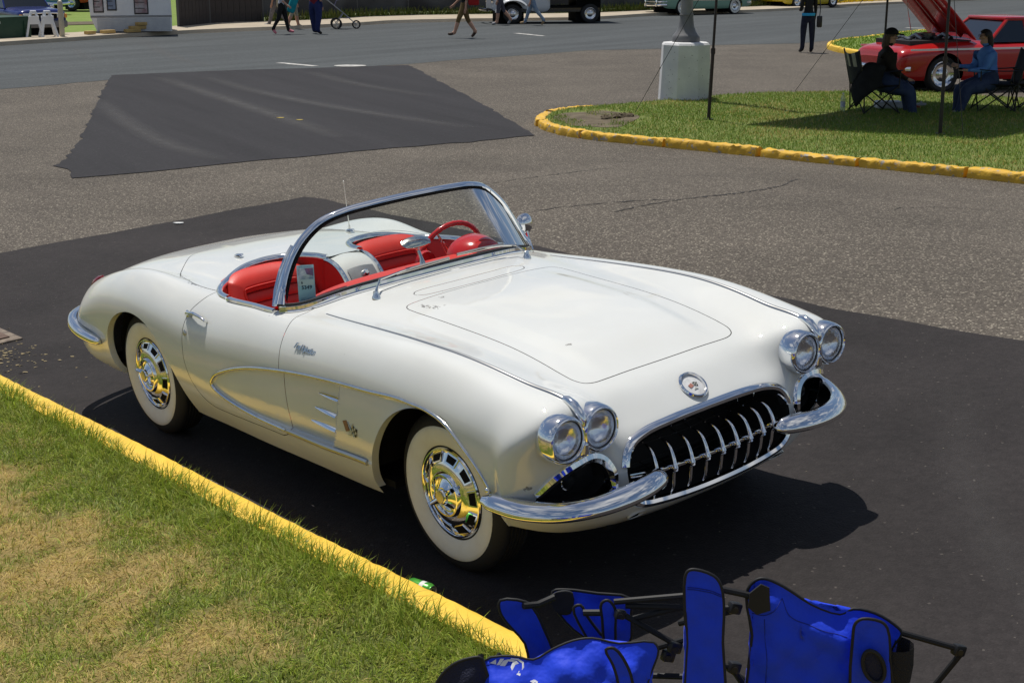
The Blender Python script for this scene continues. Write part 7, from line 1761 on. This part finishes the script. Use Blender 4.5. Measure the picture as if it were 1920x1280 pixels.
panel('strap', [(0.237, 3.5, 0.802), (0.253, 3.5, 0.81), (0.271, 3.5, 0.787), (0.273, 3.5, 0.733), (0.27, 3.5, 0.66), (0.252, 3.5, 0.67), (0.24, 3.5, 0.756)], b2, BLUE, .02, seed=6)
panel('strap', [(0.165, 3.53, 0.775), (0.182, 3.53, 0.782), (0.20, 3.53, 0.75), (0.235, 3.53, 0.70), (0.26, 3.53, 0.672), (0.225, 3.53, 0.66), (0.19, 3.53, 0.71)], b2, BLUE, .012, seed=9)
panel('seat', [(-0.076, 3.4, 0.69), (0.0, 3.4, 0.705), (0.055, 3.4, 0.696), (0.104, 3.4, 0.722), (0.158, 3.4, 0.744), (0.207, 3.4, 0.75), (0.276, 3.4, 0.737), (0.365, 3.4, 0.74), (0.377, 3.4, 0.72), (0.363, 3.4, 0.676), (0.35, 3.4, 0.638), (0.34, 3.4, 0.50), (-0.07, 3.4, 0.50)], b2, BLUE, .05, seed=7, fold=.010, tilt=.25)
MARKS = [[(x, z - .020) for x, z in q] for q in (
 [(-0.0574, 0.7105), (-0.041, 0.7195), (-0.041, 0.7075)], [(-0.0397, 0.706), (-0.0301, 0.721), (-0.0205, 0.721), (-0.0315, 0.706)],
 [(-0.0315, 0.7045), (-0.0219, 0.7165), (-0.0096, 0.7195), (-0.0096, 0.715), (-0.0191, 0.7015)],
 [(-0.0068, 0.697), (0.0027, 0.7135), (-0.0109, 0.715), (-0.0096, 0.7195), (0.0109, 0.7165), (0.0178, 0.7105), (0.0082, 0.7075), (0.0, 0.6955)],
 [(-0.0027, 0.7225), (0.0164, 0.721), (0.0301, 0.7135), (0.0315, 0.7015), (0.0246, 0.6955), (0.0205, 0.6879), (0.011, 0.691), (0.0164, 0.694), (0.0191, 0.703), (0.026, 0.703), (0.026, 0.7105), (0.0137, 0.718), (-0.0041, 0.7195)],
 [(0.0466, 0.6759), (0.0575, 0.6789), (0.0685, 0.6759), (0.0672, 0.6698), (0.0589, 0.6744), (0.0548, 0.6713)])]
SEAT_DEP = LAST_DEP
for q in MARKS:
    q = np.array(q); y_ = SEAT_DEP(q[:, 0], q[:, 1]) - .0045; m_ = len(q)
    MB().add(np.vstack([np.c_[q[:, 0], y_, q[:, 1]], np.c_[q[:, 0], y_ + .003, q[:, 1]]]), [tuple(range(m_))] + [(i, (i + 1) % m_, m_ + (i + 1) % m_, m_ + i) for i in range(m_)]).build('printed_mark', M_('print_white', (.78, .79, .82), rough=.6), b2, smooth=False)
panel('side_pocket', [(-0.192, 3.36, 0.647), (-0.153, 3.36, 0.695), (-0.109, 3.36, 0.714), (-0.077, 3.36, 0.714), (-0.075, 3.36, 0.50), (-0.22, 3.36, 0.50)], b2, NAVYM, .03, seed=8)
panel('strap', [(0.239, 3.335, 0.752), (0.259, 3.335, 0.755), (0.29, 3.335, 0.712), (0.307, 3.335, 0.659), (0.312, 3.335, 0.52), (0.279, 3.335, 0.52), (0.272, 3.335, 0.659), (0.257, 3.335, 0.712)], b2, BLUE, .008, seed=10)
for p, q in (((.27, .806), (.457, .838)), ((.30, .795), (.461, .804)), ((.322, .758), (.461, .81)), ((.287, .774), (.444, .691)), ((.374, .669), (.464, .715)), ((.34, .593), (.467, .604))):
    rod(b2, [(p[0], 3.50, p[1]), (q[0], 3.47, q[1])])
rod(b2, [(.03, 3.54, .775), (.07, 3.56, .77), (.114, 3.58, .782)], .0095); rod(b2, [(.19, 3.52, .765), (.245, 3.51, .770)], .0095)
joint(b2, (.43, 3.47, .69)); joint(b2, (.415, 3.49, .655)); joint(b2, (.285, 3.49, .775), .02)
legs(b2, .15, .24, 3.45, 3.8, .50); child_shift(b2)

# ------------------------------------------------------------------ litter, drink can, drain
can = empty('drink_can', tuple(car2w((.085, -1.03, .034)))); tag(can, 'green and white drink can lying against the yellow kerb', 'can')
can.rotation_euler = (R(90), 0, math.atan2(CAR_M[1, 0], CAR_M[0, 0]) + R(90) + .25)
MB().lathe([(.0, -.06), (.024, -.058), (.030, -.052), (.033, -.045), (.033, .042), (.029, .052), (.0265, .056), (.0265, .058)], n=24).build('body', M_('can_print', (.10, .42, .05), rough=.3, metal=.3, var=(.02, .20, .03), vscale=22), can)
MB().lathe([(.0268, .059), (.026, .0565), (.024, .054), (.0, .054)], n=24).build('lid', M_('can_alu', (.55, .55, .56), rough=.3, metal=.9), can); MB().prism([(.010 * math.cos(t), .005 + .009 * math.sin(t)) for t in np.linspace(0, 6.28, 12)[:-1]], .0545, .0555).build('opening', BLACK, can)
MB().lathe([(.0332, .005), (.0332, .025)], n=24).build('printed_band', M_('can_white', (.7, .72, .7), rough=.35), can)
gr = empty('drain_grate', tuple(car2w((-5.56, -.84, .006)))); gr.rotation_euler = Matrix(CAR_M.tolist()).to_euler(); tag(gr, 'rusty iron drain grate set in broken concrete by the kerb', 'drain')
IRON = M_('rusty_iron', (.11, .07, .05), rough=.8, var=(.16, .10, .075), vscale=12, bump=.5, bscale=40)
MB().bbox((0, 0, 0), (.72, .58, .024), .006).build('slab', M_('grit_concrete', (.26, .21, .16), rough=.9, var=(.13, .10, .08), vscale=14, bump=.9, bscale=30), gr)
MB().bbox((0, 0, .014), (.56, .46, .018), .005).build('frame', IRON, gr)
for i in range(6): MB().box((-.2 + .08 * i, 0, .0245), (.035, .36, .006)).build('slot', BLACK, gr)
def scatter(name, label, n, area, size, mt, seed, off=.006):
    """uncountable specks of grit and dry leaf bits"""
    r = np.random.default_rng(seed); m = MB()
    for i in range(n):
        p = area(r); s = size * r.uniform(.4, 1.6); a = r.uniform(0, 6.28); k = r.integers(3, 6)
        q = np.array([[p[0] + s * r.uniform(.5, 1) * math.cos(a + t), p[1] + s * .6 * r.uniform(.5, 1) * math.sin(a + t), 0] for t in np.linspace(0, 6.28, k + 1)[:-1]]); q[:, 2] = ground_z(q[:, 0], q[:, 1]) + off + r.uniform(0, s * .3, k)
        m.add(q, [tuple(range(k))])
    o = m.build(name, mt, smooth=False); o['kind'] = 'stuff'; o['label'] = label
def on_patch(r):
    X, Y = r.uniform(-7, 4.5), r.uniform(-.95, 3.1); return car2w((X, Y, 0))
scatter('grit', 'pale grit and dry leaf bits on the dark asphalt', 260, on_patch, .005, M_('grit_pale', (.22, .19, .13), rough=.9, var=(.13, .11, .08), vscale=40), 3)
def by_grate(r): return car2w((-5.1 + r.normal(0, .35), -.80 + r.normal(0, .12), 0))
scatter('debris', 'dry debris gathered round the drain', 260, by_grate, .014, M_('debris_tan', (.30, .24, .13), rough=.95), 4)
for i, (x, y, s_, lab, c_) in enumerate(((-3.15, 13.45, .05, 'white paper scrap on the edge of the dark asphalt behind the car', (.7, .7, .68)), (-3.62, 22.7, .06, 'yellow crumb of paint, left one of a pair on the far patch', (.6, .45, .1)), (-3.28, 22.4, .055, 'yellow crumb of paint, right one of a pair on the far patch', (.6, .45, .1)))):
    m = MB().prism([(s_ * (1 + .3 * math.sin(3 * t)) * math.cos(t), s_ * .6 * math.sin(t)) for t in np.linspace(0, 6.28, 8)[:-1]], 0, .006); o = m.build('paper_scrap', M_('scrap_%d' % i, c_, rough=.8)); o.location = (x, y, gz1(x, y) + .012); tag(o, lab, 'scrap')
